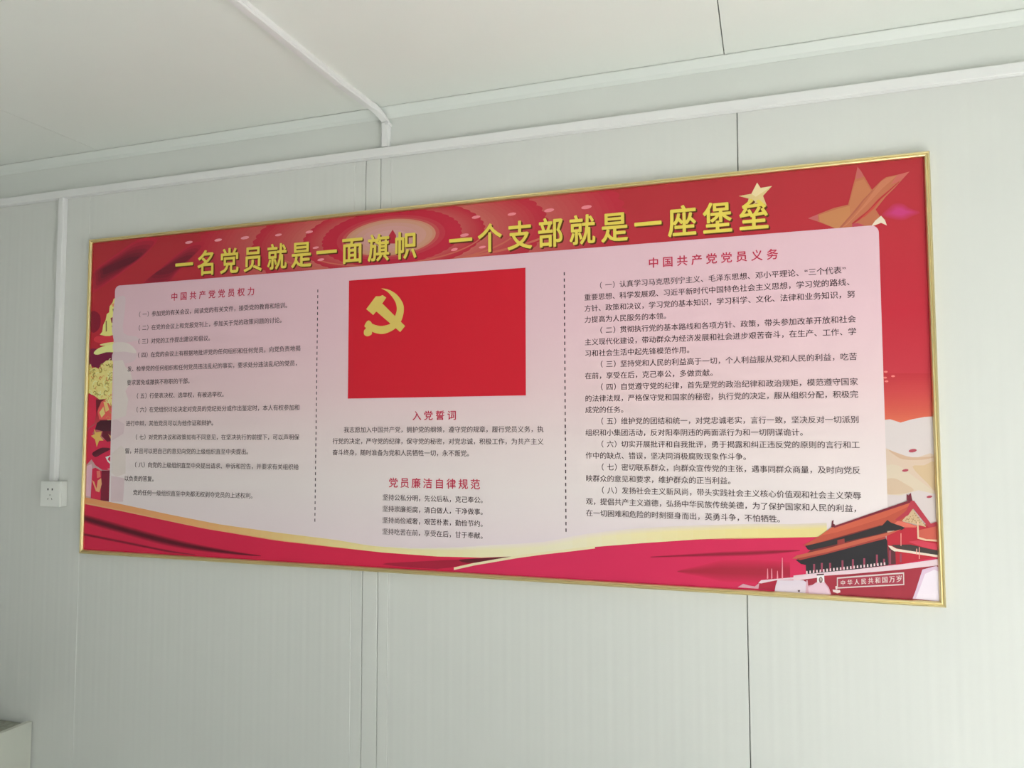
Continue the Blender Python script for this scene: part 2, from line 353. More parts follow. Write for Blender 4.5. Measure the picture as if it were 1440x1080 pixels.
# printed artwork of the board: (ink, layer, outline in millimetres from the print top left corner)
ART = {
    'sheet': [
        ((.532,.027,.058), 1, [(1,171.2),(-4.9,163.4),(-5.8,149.1),(-5.4,134.9),(-8.5,123.6),(-10.4,112.4),(-1.3,99.1),(26.1,81.9),(64.5,62.7),(101.8,44.7),(134.2,27.9),(165.5,12.4),(195.4,2),(228.5,-2.5),(260.1,-1.9),(276.1,4.8),(267,20.8),(242.2,42.9),(215.8,63.1),(192.6,77.7),(167.9,90.3),(141.6,103.4),(111.9,119),(80.7,135.1),(53.5,148.7),(31.7,160.1),(13.8,168.9)]),
        ((.436,.025,.052), 1, [(10.7,159.2),(5.3,152.6),(4.6,140.3),(4.9,128),(2.1,118.3),(0.3,108.7),(8.6,97.2),(33.5,82.5),(68.5,65.9),(102.4,50.4),(131.9,36),(160.4,22.7),(187.6,13.7),(217.7,9.9),(246.5,10.3),(261,16.1),(252.7,29.9),(230.1,48.9),(206.2,66.3),(185.1,78.8),(162.6,89.6),(138.6,100.9),(111.7,114.3),(83.3,128.2),(58.5,139.9),(38.6,149.7),(22.3,157.3)]),
        ((.351,.023,.047), 1, [(20.4,147.3),(15.5,141.7),(14.9,131.4),(15.1,121.1),(12.6,113),(11.1,104.9),(18.5,95.4),(41,83),(72.4,69.1),(103,56.2),(129.6,44.1),(155.3,33),(179.8,25.5),(206.9,22.2),(232.9,22.6),(246,27.5),(238.5,39),(218.1,54.9),(196.5,69.4),(177.5,79.9),(157.2,89),(135.7,98.5),(111.4,109.7),(85.8,121.3),(63.4,131.1),(45.5,139.3),(30.9,145.6)]),
        ((.277,.021,.042), 1, [(30.1,135.3),(25.8,130.8),(25.2,122.5),(25.4,114.3),(23.2,107.7),(21.8,101.2),(28.4,93.5),(48.4,83.5),(76.4,72.4),(103.7,61.9),(127.3,52.2),(150.2,43.2),(172,37.2),(196.1,34.6),(219.2,34.9),(230.9,38.8),(224.2,48.1),(206.1,60.9),(186.9,72.6),(170,81.1),(151.9,88.4),(132.7,96),(111.1,105),(88.3,114.4),(68.4,122.3),(52.5,128.9),(39.4,134)]),
        ((.212,.019,.037), 1, [(39.8,123.4),(36,119.9),(35.5,113.7),(35.7,107.4),(33.7,102.4),(32.5,97.5),(38.3,91.6),(55.8,84.1),(80.4,75.6),(104.3,67.7),(125,60.3),(145.1,53.5),(164.2,48.9),(185.4,46.9),(205.6,47.2),(215.8,50.1),(210,57.2),(194.1,66.9),(177.3,75.8),(162.4,82.2),(146.6,87.7),(129.8,93.5),(110.8,100.4),(90.8,107.5),(73.4,113.5),(59.4,118.5),(48,122.3)]),
        ((.158,.017,.033), 2, [(49.5,111.4),(46.2,109.1),(45.8,104.8),(46,100.5),(44.3,97.1),(43.2,93.8),(48.2,89.8),(63.3,84.6),(84.4,78.8),(104.9,73.4),(122.7,68.4),(140,63.8),(156.4,60.6),(174.6,59.3),(192,59.5),(200.8,61.5),(195.8,66.3),(182.1,72.9),(167.6,79),(154.9,83.3),(141.3,87.1),(126.8,91.1),(110.5,95.7),(93.3,100.6),(78.4,104.6),(66.3,108.1),(56.5,110.7)]),
        ((.51,.027,.054), 1, [(206,162.9),(219.8,147.6),(253.4,126.8),(284.8,107.9),(305.7,93.9),(324.5,81.8),(344.5,69.8),(368.2,56),(393.2,42.3),(415.5,33.1),(436.5,29.8),(454.8,31),(462.7,36.8),(454.7,48.9),(436.3,65.7),(416.5,82.4),(397.7,97.6),(377.5,112.8),(357.9,127.6),(341.4,143.4),(325.4,158.7),(304.5,168.8),(268.4,172.1),(227.4,170.2)]),
        ((.421,.024,.05), 1, [(220.3,153.3),(232.8,140.2),(262.9,122.6),(291.2,106.5),(310,94.6),(326.9,84.3),(345,74.1),(366.3,62.4),(388.8,50.7),(408.9,42.9),(427.7,40.1),(444.2,41.1),(451.3,46.1),(444.1,56.4),(427.6,70.6),(409.8,84.8),(392.8,97.8),(374.7,110.7),(357,123.3),(342.2,136.7),(327.8,149.7),(309,158.3),(276.5,161.1),(239.5,159.5)]),
        ((.342,.022,.045), 1, [(234.6,143.6),(245.7,132.9),(272.5,118.4),(297.6,105.1),(314.4,95.3),(329.4,86.8),(345.4,78.5),(364.4,68.8),(384.4,59.2),(402.2,52.8),(419,50.5),(433.6,51.3),(440,55.4),(433.6,63.8),(418.8,75.6),(403,87.3),(388,97.9),(371.8,108.6),(356.1,118.9),(342.9,130),(330.2,140.7),(313.4,147.8),(284.6,150.1),(251.7,148.8)]),
        ((.272,.02,.041), 1, [(248.9,134),(258.6,125.6),(282.1,114.1),(304.1,103.7),(318.7,96),(331.8,89.4),(345.9,82.8),(362.5,75.2),(379.9,67.7),(395.6,62.6),(410.2,60.8),(423.1,61.4),(428.6,64.6),(423,71.3),(410.1,80.5),(396.3,89.7),(383.1,98.1),(369,106.5),(355.2,114.6),(343.7,123.3),(332.5,131.7),(317.9,137.2),(292.6,139.1),(263.9,138)]),
        ((.211,.018,.037), 1, [(263.2,124.4),(271.5,118.2),(291.6,109.9),(310.5,102.4),(323,96.8),(334.3,91.9),(346.3,87.1),(360.5,81.6),(375.5,76.1),(388.9,72.4),(401.5,71.1),(412.5,71.6),(417.2,73.9),(412.4,78.8),(401.4,85.5),(389.5,92.2),(378.2,98.3),(366.1,104.3),(354.4,110.2),(344.5,116.5),(334.9,122.7),(322.3,126.7),(300.7,128.1),(276,127.3)]),
        ((.272,.015,.041), 1, [(1.3,233.8),(12.2,232.4),(26.9,239.3),(37.7,248.9),(41.7,261.1),(41.8,276.1),(39,288.8),(32.3,297.9),(22.7,304.6),(14.2,307.7),(7.7,307.2),(2.3,303),(-1.1,293.7),(-2.9,274.4),(-2.7,249.9)]),
        ((.219,.019,.061), 1, [(7.4,360.5),(36.8,363.8),(75.9,371.5),(104.3,380.3),(114,389.8),(113.1,400.5),(105.2,409.8),(88.6,417.9),(65,424.6),(43.3,427.8),(25.5,426.1),(9.6,420.7),(-1.5,413.3),(-5.5,403.1),(-4.6,390.9),(-2.5,380.1),(-3.2,371.1),(-2.7,363.6)]),
        ((.84,.78,.262), 2, [(39.8,315.3),(50,305.8),(53.5,282.8),(63.5,266.7),(67.1,247),(77.3,240.9),(78.8,221.1),(91,208.5),(94.8,197.1),(103,192.6),(108.7,318.1),(102.5,317.9),(73.6,323.3)]),
        ((.353,.049,.06), 3, [(84.2,261),(104.8,255.4),(105.4,275.2),(88.9,277.8)]),
        ((.292,.04,.049), 3, [(89.2,287.7),(105.7,285.1),(106.3,304.9),(100.1,306.3)]),
        ((.194,.086,.04), 3, [(63.6,270),(67.7,268.5),(69.7,305),(65.5,306.5)]),
        ((.84,.353,.171), 3, [(86.9,213.2),(103.5,210.8),(103.8,222.4),(91.4,223.4)]),
        ((.192,.115,.049), 3, [(91.6,230),(104.1,230.6),(104.5,243.9),(95.3,243.4)]),
        ((.716,.05,.073), 2, [(23.1,321.3),(28.9,320),(36.7,320),(48.4,320.6),(68.2,321.1),(91.9,322.1),(108.9,324.7),(115.8,330.3),(116,337.4),(109.4,342.8),(92.8,345.4),(69.5,346.2),(49.1,345.5),(34.3,342.9),(22.3,338.7),(15.1,334.3),(14,329.6),(17.6,324.8)]),
        ((.84,.76,.306), 3, [(40.9,350.1),(44.8,348.2),(54.3,346.1),(65.8,344.4),(80.6,343.2),(97.4,342.5),(109.4,342.8),(114.3,345),(114.5,348.3),(109.7,351),(97.7,352.7),(80.9,353.9),(66.1,354.3),(54.5,353.5),(44.9,351.9)]),
        ((.84,.84,.344), 3, [(15.6,377.4),(17.1,373.5),(22,368.8),(28.7,364.6),(36.4,361.2),(45.8,358.2),(57.8,355.7),(75.3,352.7),(95.3,350.2),(109.7,351),(115.2,357.9),(115,368.1),(110.4,375.6),(100.2,377.2),(85.5,376.2),(71,375.9),(57.6,378.2),(44.5,381.3),(33.5,383),(24.9,382.3),(18.5,380.3)]),
        ((.84,.727,.275), 3, [(-8.5,419.8),(4.9,413.5),(9.5,426.9),(26.4,425.7),(39.2,431),(53.3,414.9),(71.8,403.9),(111.2,403.5),(107.4,484.4),(109.4,603.6),(86.2,605.4),(75.9,595.5),(79.7,554.5),(71.6,532.8),(46.6,534.4),(26.1,522.3),(0.4,512),(-5.9,505.9)]),
        ((.586,.429,.111), 4, [(33.8,500.9),(35.3,504),(35.7,507.4),(34.8,510.7),(32.7,513.5),(29.9,515.3),(26.5,516),(23.1,515.5),(23.7,513.7),(26.5,514.2),(29.2,513.6),(31.5,512.1),(33.1,509.9),(33.8,507.2),(33.6,504.5),(32.3,502)]),
        ((.84,.84,.448), 4, [(-7.7,494),(-7.8,491.9),(-7.2,489.9),(-5.8,488.2),(-4,487.2),(-1.9,487),(0.2,487.6),(1.8,488.9),(-0.2,490.7),(-1.1,490),(-2.1,489.7),(-3.2,489.9),(-4.1,490.4),(-4.8,491.2),(-5.1,492.2),(-5,493.2)]),
        ((.741,.307,.116), 4, [(67.6,520.9),(68.8,519.1),(70.6,518),(72.8,517.7),(74.8,518.2),(76.5,519.6),(77.4,521.5),(77.5,523.7),(75.5,523.3),(75.4,522),(74.9,520.9),(73.9,520.1),(72.6,519.7),(71.4,519.9),(70.3,520.6),(69.6,521.7)]),
        ((.359,.27,.066), 4, [(45.7,427.5),(48.4,428.6),(50.5,430.5),(51.7,433.1),(52,436),(51.2,438.7),(49.4,441),(46.9,442.5),(46.2,440.5),(48,439.4),(49.2,437.7),(49.8,435.8),(49.7,433.7),(48.8,431.8),(47.2,430.4),(45.3,429.6)]),
        ((.573,.419,.109), 4, [(105.7,578.2),(103.3,580.5),(100.1,581.5),(96.9,581),(94.2,579.1),(92.6,576.2),(92.4,572.9),(93.7,569.9),(96,571.6),(95.1,573.4),(95.2,575.5),(96.2,577.3),(97.9,578.4),(99.9,578.7),(101.9,578.1),(103.3,576.7)]),
        ((.84,.84,.443), 4, [(27.8,450.3),(27.8,447.6),(28.9,445),(30.8,443.1),(33.3,442),(36,442),(38.6,443),(40.6,444.9),(38.9,446.1),(37.5,444.7),(35.7,444),(33.7,444.1),(32,444.8),(30.6,446.2),(29.9,448),(29.9,449.9)]),
        ((.745,.308,.116), 4, [(55.6,462.5),(55.3,460.2),(55.9,458),(57.3,456.1),(59.2,454.8),(61.5,454.4),(63.8,454.7),(65.8,455.9),(64.5,457.4),(63.1,456.6),(61.6,456.3),(60,456.7),(58.6,457.5),(57.7,458.8),(57.3,460.4),(57.4,462)]),
        ((.358,.269,.065), 4, [(47.9,427.1),(45.7,423.9),(45.3,420),(46.8,416.3),(49.9,413.9),(53.8,413.3),(57.5,414.6),(60.1,417.6),(57.5,418.9),(55.8,417),(53.5,416.2),(51,416.5),(49.1,418.1),(48.1,420.4),(48.4,422.9),(49.8,424.9)]),
        ((.586,.429,.111), 4, [(26.1,521.3),(25.7,518.9),(26.2,516.6),(27.6,514.6),(29.6,513.2),(32,512.7),(34.4,513),(36.5,514.3),(35.3,515.6),(33.8,514.7),(32,514.4),(30.3,514.8),(28.8,515.8),(27.8,517.3),(27.4,519),(27.7,520.8)]),
        ((.84,.84,.431), 4, [(102.6,442.8),(106.1,441.3),(110,441.4),(113.4,443.1),(115.8,446.2),(116.7,449.9),(115.9,453.7),(113.6,456.8),(111.7,454.6),(113.3,452.5),(113.8,450),(113.2,447.4),(111.6,445.4),(109.3,444.2),(106.7,444.2),(104.3,445.2)]),
        ((.744,.308,.116), 4, [(64.6,422),(62.8,422.3),(61.1,422),(59.5,421.1),(58.4,419.7),(57.7,418),(57.7,416.2),(58.2,414.5),(59.9,415.4),(59.5,416.5),(59.6,417.7),(60,418.8),(60.7,419.6),(61.7,420.2),(62.9,420.4),(64,420.3)]),
        ((.356,.268,.065), 4, [(72.3,521.9),(67.8,520.2),(64.7,516.5),(64,511.8),(65.7,507.3),(69.5,504.3),(74.2,503.6),(78.7,505.5),(76.7,508.1),(73.8,506.9),(70.8,507.3),(68.3,509.2),(67.2,512.1),(67.7,515.2),(69.7,517.5),(72.6,518.6)]),
        ((.576,.421,.109), 4, [(78.1,490.9),(83.2,492.1),(86.8,495.8),(88,500.9),(86.4,505.8),(82.4,509.2),(77.3,510),(72.5,508),(74.2,505.8),(77.6,507.2),(81.3,506.7),(84.1,504.3),(85.3,500.7),(84.4,497.1),(81.8,494.5),(78.2,493.6)]),
        ((.84,.84,.438), 4, [(69.9,484.7),(66.1,485),(62.6,483.5),(60.2,480.4),(59.6,476.6),(60.9,473),(63.8,470.5),(67.6,469.6),(67.5,471.6),(64.7,472.2),(62.6,474.1),(61.6,476.8),(62,479.7),(63.8,481.9),(66.4,483.1),(69.3,482.8)]),
        ((.738,.305,.115), 4, [(76.7,597.3),(78.5,593.8),(81.7,591.4),(85.7,590.6),(89.5,591.6),(92.6,594.1),(94.4,597.7),(94.4,601.7),(92.7,601.3),(92.6,598.1),(91.2,595.2),(88.7,593.2),(85.6,592.4),(82.5,593),(79.9,594.9),(78.4,597.8)]),
        ((.352,.265,.064), 4, [(95.4,564.6),(95.2,561.9),(95.9,559.4),(97.4,557.2),(99.6,555.7),(102.2,555.1),(104.8,555.4),(107.2,556.7),(105.9,558.3),(104.2,557.3),(102.3,557.1),(100.4,557.5),(98.8,558.6),(97.7,560.2),(97.2,562.1),(97.4,564)]),
        ((.579,.423,.11), 4, [(74.9,434.6),(73,437.6),(69.9,439.3),(66.4,439.3),(63.3,437.6),(61.4,434.7),(61.2,431.2),(62.6,428),(64.2,429.2),(63.1,431.5),(63.3,434),(64.7,436.2),(66.9,437.4),(69.4,437.4),(71.6,436.1),(73,434)]),
        ((.84,.84,.437), 4, [(65.4,494.5),(68.1,493.3),(71.1,493.4),(73.8,494.7),(75.7,496.9),(76.5,499.8),(76,502.8),(74.4,505.2),(72,502.9),(72.9,501.5),(73.1,500),(72.7,498.5),(71.7,497.3),(70.3,496.6),(68.7,496.6),(67.3,497.2)]),
        ((.756,.313,.118), 4, [(18.6,450.8),(20,453.3),(20.4,456.1),(19.9,458.9),(18.6,461.3),(16.5,463.3),(13.9,464.4),(11.1,464.6),(11.3,462.4),(13.4,462.2),(15.3,461.4),(16.9,460),(17.9,458.1),(18.2,456.1),(17.9,454),(16.9,452.2)]),
        ((.353,.266,.065), 4, [(99.9,469.9),(95.4,471.3),(90.7,470.3),(87.2,467.1),(85.8,462.5),(86.9,457.8),(90.3,454.4),(94.9,453.1),(94.9,455.9),(91.7,456.8),(89.4,459.2),(88.7,462.4),(89.6,465.5),(92,467.8),(95.2,468.5),(98.4,467.5)]),
        ((.577,.422,.109), 4, [(84.1,482.7),(80.9,484.4),(77.2,484.6),(73.8,483.3),(71.2,480.8),(69.9,477.3),(70.1,473.7),(71.8,470.5),(73.5,471.8),(72.2,474.3),(72.1,477),(73,479.6),(75,481.5),(77.6,482.5),(80.3,482.3),(82.7,481)]),
        ((.84,.84,.433), 4, [(99.5,424.9),(103.1,426.9),(105.6,430.2),(106.6,434.1),(105.9,438.2),(103.7,441.6),(100.3,443.9),(96.2,444.6),(96.3,441.3),(99,440.8),(101.3,439.3),(102.8,437),(103.2,434.3),(102.6,431.6),(100.9,429.5),(98.5,428.1)]),
        ((.756,.313,.118), 4, [(25.4,450),(25.4,454.1),(23.6,457.9),(20.4,460.6),(16.4,461.6),(12.3,460.9),(8.9,458.5),(6.9,454.8),(9.6,454),(11,456.6),(13.4,458.3),(16.3,458.8),(19.1,458),(21.4,456.2),(22.6,453.5),(22.6,450.6)]),
        ((.352,.265,.064), 4, [(99.1,416.3),(101.1,418),(102.3,420.3),(102.5,422.9),(101.7,425.4),(99.9,427.4),(97.6,428.5),(95,428.7),(95.4,425.6),(96.8,425.5),(98,424.9),(98.9,423.9),(99.4,422.5),(99.3,421.2),(98.7,419.9),(97.6,419)]),
        ((.587,.43,.111), 4, [(31.7,495.1),(29,497.6),(25.5,498.7),(21.8,498.1),(18.8,496),(17,492.8),(16.8,489.1),(18.2,485.7),(20.7,487.5),(19.9,489.6),(20,491.9),(21.1,493.9),(23,495.2),(25.3,495.6),(27.5,494.9),(29.2,493.4)]),
        ((.84,.84,.435), 4, [(84.3,440.2),(89.6,441.7),(93.2,445.8),(94.1,451.2),(92.1,456.2),(87.6,459.5),(82.2,459.8),(77.3,457.2),(78.9,455.6),(82.6,457.7),(86.9,457.4),(90.3,454.9),(91.9,450.9),(91.2,446.7),(88.4,443.6),(84.3,442.4)]),
        ((.74,.306,.116), 4, [(85,471.9),(81.6,473.2),(78,472.9),(74.8,471.1),(72.7,468.1),(72.2,464.5),(73.2,461),(75.6,458.3),(77.5,461),(76.1,462.7),(75.5,464.7),(75.9,466.9),(77.1,468.6),(79,469.7),(81.1,469.9),(83.1,469.1)]),
        ((.354,.266,.065), 4, [(98.1,421.5),(96.2,424.3),(93.3,426),(89.9,426.4),(86.7,425.3),(84.2,423),(82.9,419.9),(83,416.5),(86.1,417.3),(86,419.3),(86.8,421.2),(88.3,422.6),(90.2,423.2),(92.2,423),(94,422),(95.2,420.3)]),
        ((.592,.434,.112), 4, [(6.5,422.4),(4.5,424.9),(1.6,426.4),(-1.7,426.5),(-4.7,425.2),(-6.9,422.8),(-7.9,419.8),(-7.6,416.5),(-5.7,417.2),(-6,419.6),(-5.2,421.9),(-3.6,423.6),(-1.3,424.6),(1.1,424.5),(3.3,423.4),(4.8,421.6)]),
        ((.84,.84,.441), 4, [(45.2,527.3),(43.5,524.9),(42.7,522),(42.9,519.1),(44.2,516.4),(46.3,514.3),(49.1,513.1),(52,512.9),(51.7,515.6),(49.7,515.7),(47.9,516.5),(46.4,517.9),(45.5,519.8),(45.4,521.8),(45.9,523.7),(47.1,525.4)]),
        ((.758,.314,.119), 4, [(3.9,449.4),(3.9,447.4),(4.6,445.6),(5.8,444.1),(7.4,443.1),(9.3,442.6),(11.2,442.7),(13,443.5),(12.1,444.8),(10.8,444.3),(9.4,444.2),(8.1,444.5),(6.9,445.3),(6,446.4),(5.5,447.7),(5.4,449.2)]),
        ((.358,.27,.066), 4, [(49.2,427.9),(52.8,430.1),(55.1,433.7),(55.3,438),(53.5,441.8),(50.1,444.4),(45.9,445),(41.9,443.6),(43.4,441.4),(46.2,442.4),(49.1,441.9),(51.5,440.1),(52.7,437.5),(52.5,434.5),(51,432),(48.4,430.5)]),
        ((.584,.427,.111), 4, [(49.4,484.6),(45.7,486.4),(41.6,486.2),(38.1,483.9),(36.3,480.2),(36.5,476.1),(38.8,472.6),(42.5,470.8),(42.9,472.7),(40.1,474.1),(38.4,476.7),(38.2,479.8),(39.6,482.6),(42.2,484.3),(45.3,484.5),(48.1,483.1)]),
        ((.84,.84,.445), 4, [(21.6,495.8),(17.3,494),(14.4,490.3),(13.6,485.6),(15,481.2),(18.5,477.9),(23,476.7),(27.6,477.8),(26.7,479.5),(23,478.6),(19.4,479.6),(16.6,482.2),(15.4,485.8),(16.1,489.5),(18.4,492.5),(21.9,494)]),
        ((.745,.308,.117), 4, [(55,529.5),(54.4,527.7),(54.5,525.8),(55.3,524.1),(56.6,522.8),(58.4,522.1),(60.2,522),(62,522.7),(61.2,524.1),(60,523.6),(58.7,523.6),(57.5,524.1),(56.6,525),(56.1,526.2),(56,527.5),(56.4,528.7)]),
        ((.355,.267,.065), 4, [(83.1,415.4),(82.7,418.4),(81,421),(78.4,422.7),(75.3,423),(72.3,422),(70.1,419.9),(68.9,417),(72.3,416.5),(72.9,418),(74.1,419.2),(75.6,419.7),(77.3,419.5),(78.7,418.6),(79.6,417.3),(79.8,415.6)]),
        ((.576,.421,.109), 4, [(84.1,525.5),(86.3,528.6),(86.8,532.3),(85.2,535.8),(82.1,538),(78.4,538.4),(74.9,536.8),(72.7,533.7),(74.5,533.1),(76.1,535.4),(78.7,536.5),(81.5,536.3),(83.7,534.6),(84.9,532.1),(84.6,529.3),(82.9,527)]),
        ((.84,.84,.437), 4, [(63.8,495.7),(63.6,492.7),(64.4,489.8),(66.1,487.3),(68.6,485.5),(71.5,484.7),(74.5,484.9),(77.3,486.1),(75.6,488.6),(73.8,487.8),(71.8,487.7),(69.9,488.3),(68.3,489.4),(67.1,491.1),(66.6,493),(66.7,495)]),
        ((.733,.303,.115), 4, [(107.8,444.4),(108.7,446.2),(108.9,448.3),(108.4,450.4),(107.4,452.1),(105.8,453.5),(103.8,454.2),(101.7,454.3),(102,452.1),(103.4,452),(104.6,451.6),(105.7,450.7),(106.4,449.5),(106.7,448.2),(106.5,446.9),(105.9,445.6)]),
        ((.355,.267,.065), 4, [(68.2,488.5),(68.5,484.7),(70.2,481.4),(73.2,479.1),(76.8,478.2),(80.5,478.9),(83.6,481),(85.5,484.2),(83.1,485.1),(81.7,482.8),(79.5,481.2),(76.9,480.7),(74.3,481.4),(72.1,483),(70.9,485.4),(70.7,488.1)]),
        ((.572,.418,.108), 4, [(105.1,446.5),(107.8,450.1),(108.6,454.6),(107.3,458.9),(104.2,462.2),(100,463.8),(95.6,463.4),(91.8,461),(93.5,459.2),(96.4,461),(99.7,461.3),(102.8,460.1),(105.1,457.6),(106.1,454.4),(105.5,451.1),(103.5,448.4)]),
        ((.84,.84,.446), 4, [(17.6,513.9),(16,516),(13.6,517.1),(11,517.1),(8.6,516),(6.9,514),(6.3,511.5),(6.7,508.9),(9.2,510),(9,511.4),(9.3,512.8),(10.2,513.9),(11.6,514.5),(13,514.5),(14.3,513.9),(15.2,512.7)]),
        ((.732,.303,.114), 4, [(101.6,416.5),(104.1,413.6),(107.6,412.1),(111.4,412.3),(114.8,414.1),(117,417.2),(117.7,421),(116.5,424.7),(114.1,423.3),(114.9,420.8),(114.5,418.3),(113,416.2),(110.7,414.9),(108.1,414.8),(105.7,415.8),(104,417.8)]),
        ((.359,.27,.066), 4, [(52.9,516.1),(51,518.3),(48.4,519.7),(45.5,520.2),(42.6,519.6),(40.1,518.2),(38.2,515.9),(37.1,513.2),(39.5,512.7),(40.2,514.7),(41.6,516.3),(43.4,517.4),(45.5,517.8),(47.6,517.4),(49.5,516.4),(50.9,514.9)]),
        ((.588,.431,.112), 4, [(9.3,443.8),(11.4,441),(14.6,439.4),(18.1,439.3),(21.4,440.7),(23.7,443.3),(24.7,446.7),(24.2,450.2),(21.3,449.1),(21.6,446.9),(21,444.8),(19.6,443.2),(17.5,442.3),(15.3,442.4),(13.4,443.4),(12,445.1)]),
        ((.84,.84,.433), 4, [(89.6,480.3),(91.3,477.3),(94.1,475.2),(97.4,474.2),(100.8,474.6),(103.9,476.2),(106.1,478.8),(107.2,482.1),(104.5,482.5),(103.8,480.2),(102.2,478.3),(100.1,477.2),(97.6,476.9),(95.3,477.6),(93.4,479.1),(92.2,481.2)]),
        ((.734,.304,.115), 4, [(97.5,557.4),(98.3,555.5),(99.7,553.9),(101.5,552.9),(103.5,552.5),(105.6,552.8),(107.5,553.7),(109,555.2),(106.2,557.1),(105.5,556.4),(104.6,556),(103.6,555.9),(102.7,556.1),(101.8,556.5),(101.2,557.3),(100.8,558.2)]),
        ((.36,.271,.066), 4, [(27.8,517.7),(29.6,515.2),(32.4,514.1),(35.4,514.6),(37.6,516.7),(38.4,519.6),(37.5,522.5),(35.1,524.5),(34.2,522.3),(35.5,521.2),(36,519.6),(35.6,517.9),(34.3,516.7),(32.6,516.4),(31.1,517.1),(30.1,518.5)]),
        ((.572,.418,.108), 4, [(108.5,435),(106.3,436.4),(103.7,436.5),(101.4,435.4),(99.9,433.3),(99.5,430.8),(100.5,428.4),(102.4,426.7),(103.3,428.5),(102.1,429.5),(101.5,431),(101.7,432.6),(102.6,433.9),(104.1,434.6),(105.7,434.5),(107,433.6)]),
        ((.84,.84,.439), 4, [(64.1,511.8),(62.7,515.8),(59.4,518.4),(55.2,518.9),(51.5,516.9),(49.4,513.3),(49.5,509.1),(52,505.7),(53.4,507.5),(51.7,509.8),(51.6,512.7),(53.1,515.3),(55.7,516.6),(58.6,516.3),(60.8,514.5),(61.8,511.7)]),
        ((.737,.305,.115), 4, [(95.1,516.2),(95.9,519),(95.3,521.8),(93.4,524.1),(90.8,525.2),(87.9,525.1),(85.4,523.6),(83.9,521.2),(86.1,520.4),(87,521.9),(88.6,522.8),(90.4,522.9),(92,522.2),(93.1,520.8),(93.5,519.1),(93,517.3)]),
        ((.363,.273,.066), 4, [(10.7,473.8),(9.4,470.9),(9.6,467.8),(11.2,465.1),(13.9,463.5),(17,463.3),(19.9,464.6),(21.8,467.1),(20.3,467.8),(18.9,465.9),(16.7,464.9),(14.4,465),(12.4,466.3),(11.1,468.3),(11,470.6),(11.9,472.8)]),
        ((.587,.43,.111), 4, [(19.8,468.1),(17.8,463.8),(18.4,459.1),(21.3,455.4),(25.7,453.8),(30.3,454.7),(33.8,457.8),(35.2,462.3),(33.3,462.4),(32.2,458.8),(29.5,456.3),(25.9,455.6),(22.4,456.9),(20.1,459.9),(19.7,463.5),(21.2,466.9)]),
        ((.84,.84,.444), 4, [(17,484.6),(16.1,480.4),(17.1,476.2),(19.8,472.7),(23.5,470.7),(27.8,470.3),(31.9,471.8),(35,474.8),(32.6,476.4),(30.4,474.2),(27.5,473.2),(24.4,473.5),(21.6,474.9),(19.7,477.4),(19,480.4),(19.6,483.5)]),
        ((.735,.304,.115), 4, [(107.4,552.6),(105.1,555),(102.1,556.2),(98.8,556),(95.9,554.4),(93.9,551.8),(93.3,548.5),(94.1,545.4),(96.1,546.4),(95.6,548.6),(96,550.9),(97.4,552.7),(99.4,553.8),(101.7,554),(103.8,553.1),(105.4,551.4)]),
        ((.361,.272,.066), 4, [(19.2,511.7),(19.8,508.7),(21.7,506.3),(24.6,505.2),(27.6,505.5),(30.1,507.2),(31.6,509.9),(31.6,512.9),(29.1,512.3),(29.1,510.5),(28.3,508.9),(26.7,507.9),(24.9,507.7),(23.2,508.4),(22.1,509.8),(21.7,511.6)]),
        ((.576,.422,.109), 4, [(73.3,553),(73.1,549.9),(74.1,546.9),(76.2,544.6),(79,543.4),(82.2,543.3),(85,544.5),(87.2,546.7),(84.5,548.4),(83.3,547.1),(81.6,546.4),(79.7,546.5),(78.1,547.2),(76.8,548.6),(76.2,550.3),(76.4,552.1)]),
        ((.84,.84,.432), 4, [(97.2,509.6),(99.8,507.9),(102.9,507.5),(105.8,508.5),(108,510.6),(109.1,513.5),(108.8,516.6),(107.2,519.2),(105.1,517.3),(106.1,515.7),(106.3,513.9),(105.6,512.2),(104.3,510.9),(102.6,510.3),(100.8,510.5),(99.2,511.5)]),
        ((.752,.311,.118), 4, [(31,500.6),(28.8,499.4),(27.3,497.2),(27.1,494.7),(28.1,492.3),(30,490.7),(32.5,490.1),(35,490.8),(34.1,492.4),(32.5,492),(30.8,492.3),(29.6,493.4),(28.9,494.9),(29.1,496.6),(30,498),(31.5,498.8)]),
        ((.351,.264,.064), 4, [(106,430),(108.3,430.4),(110.2,431.7),(111.4,433.7),(111.5,436),(110.7,438.2),(109,439.8),(106.8,440.5),(106.6,438.3),(107.9,437.9),(108.8,436.9),(109.3,435.7),(109.2,434.4),(108.6,433.2),(107.5,432.4),(106.1,432.2)]),
        ((.592,.433,.112), 4, [(-8.3,433.9),(-4.3,430.9),(0.7,430.5),(5.1,432.9),(7.6,437.3),(7.4,442.3),(4.5,446.4),(-0.1,448.4),(-0.5,445.3),(2.5,444),(4.4,441.3),(4.6,438),(2.9,435.2),(0.1,433.6),(-3.2,433.8),(-5.9,435.8)]),
        ((.84,.84,.441), 4, [(52.3,504.5),(52.3,507.1),(51.3,509.4),(49.6,511.3),(47.3,512.5),(44.8,512.9),(42.3,512.4),(40.2,511),(42,509),(43.3,509.8),(44.9,510.2),(46.5,510),(47.9,509.2),(49,508),(49.6,506.5),(49.6,504.9)]),
        ((.734,.304,.115), 4, [(100.6,510.8),(102.9,512.4),(104.2,514.9),(104.1,517.8),(102.6,520.2),(100.2,521.7),(97.4,521.7),(94.8,520.4),(97,518),(98.1,518.5),(99.3,518.5),(100.3,517.9),(101,516.8),(101,515.6),(100.4,514.6),(99.4,513.9)]),
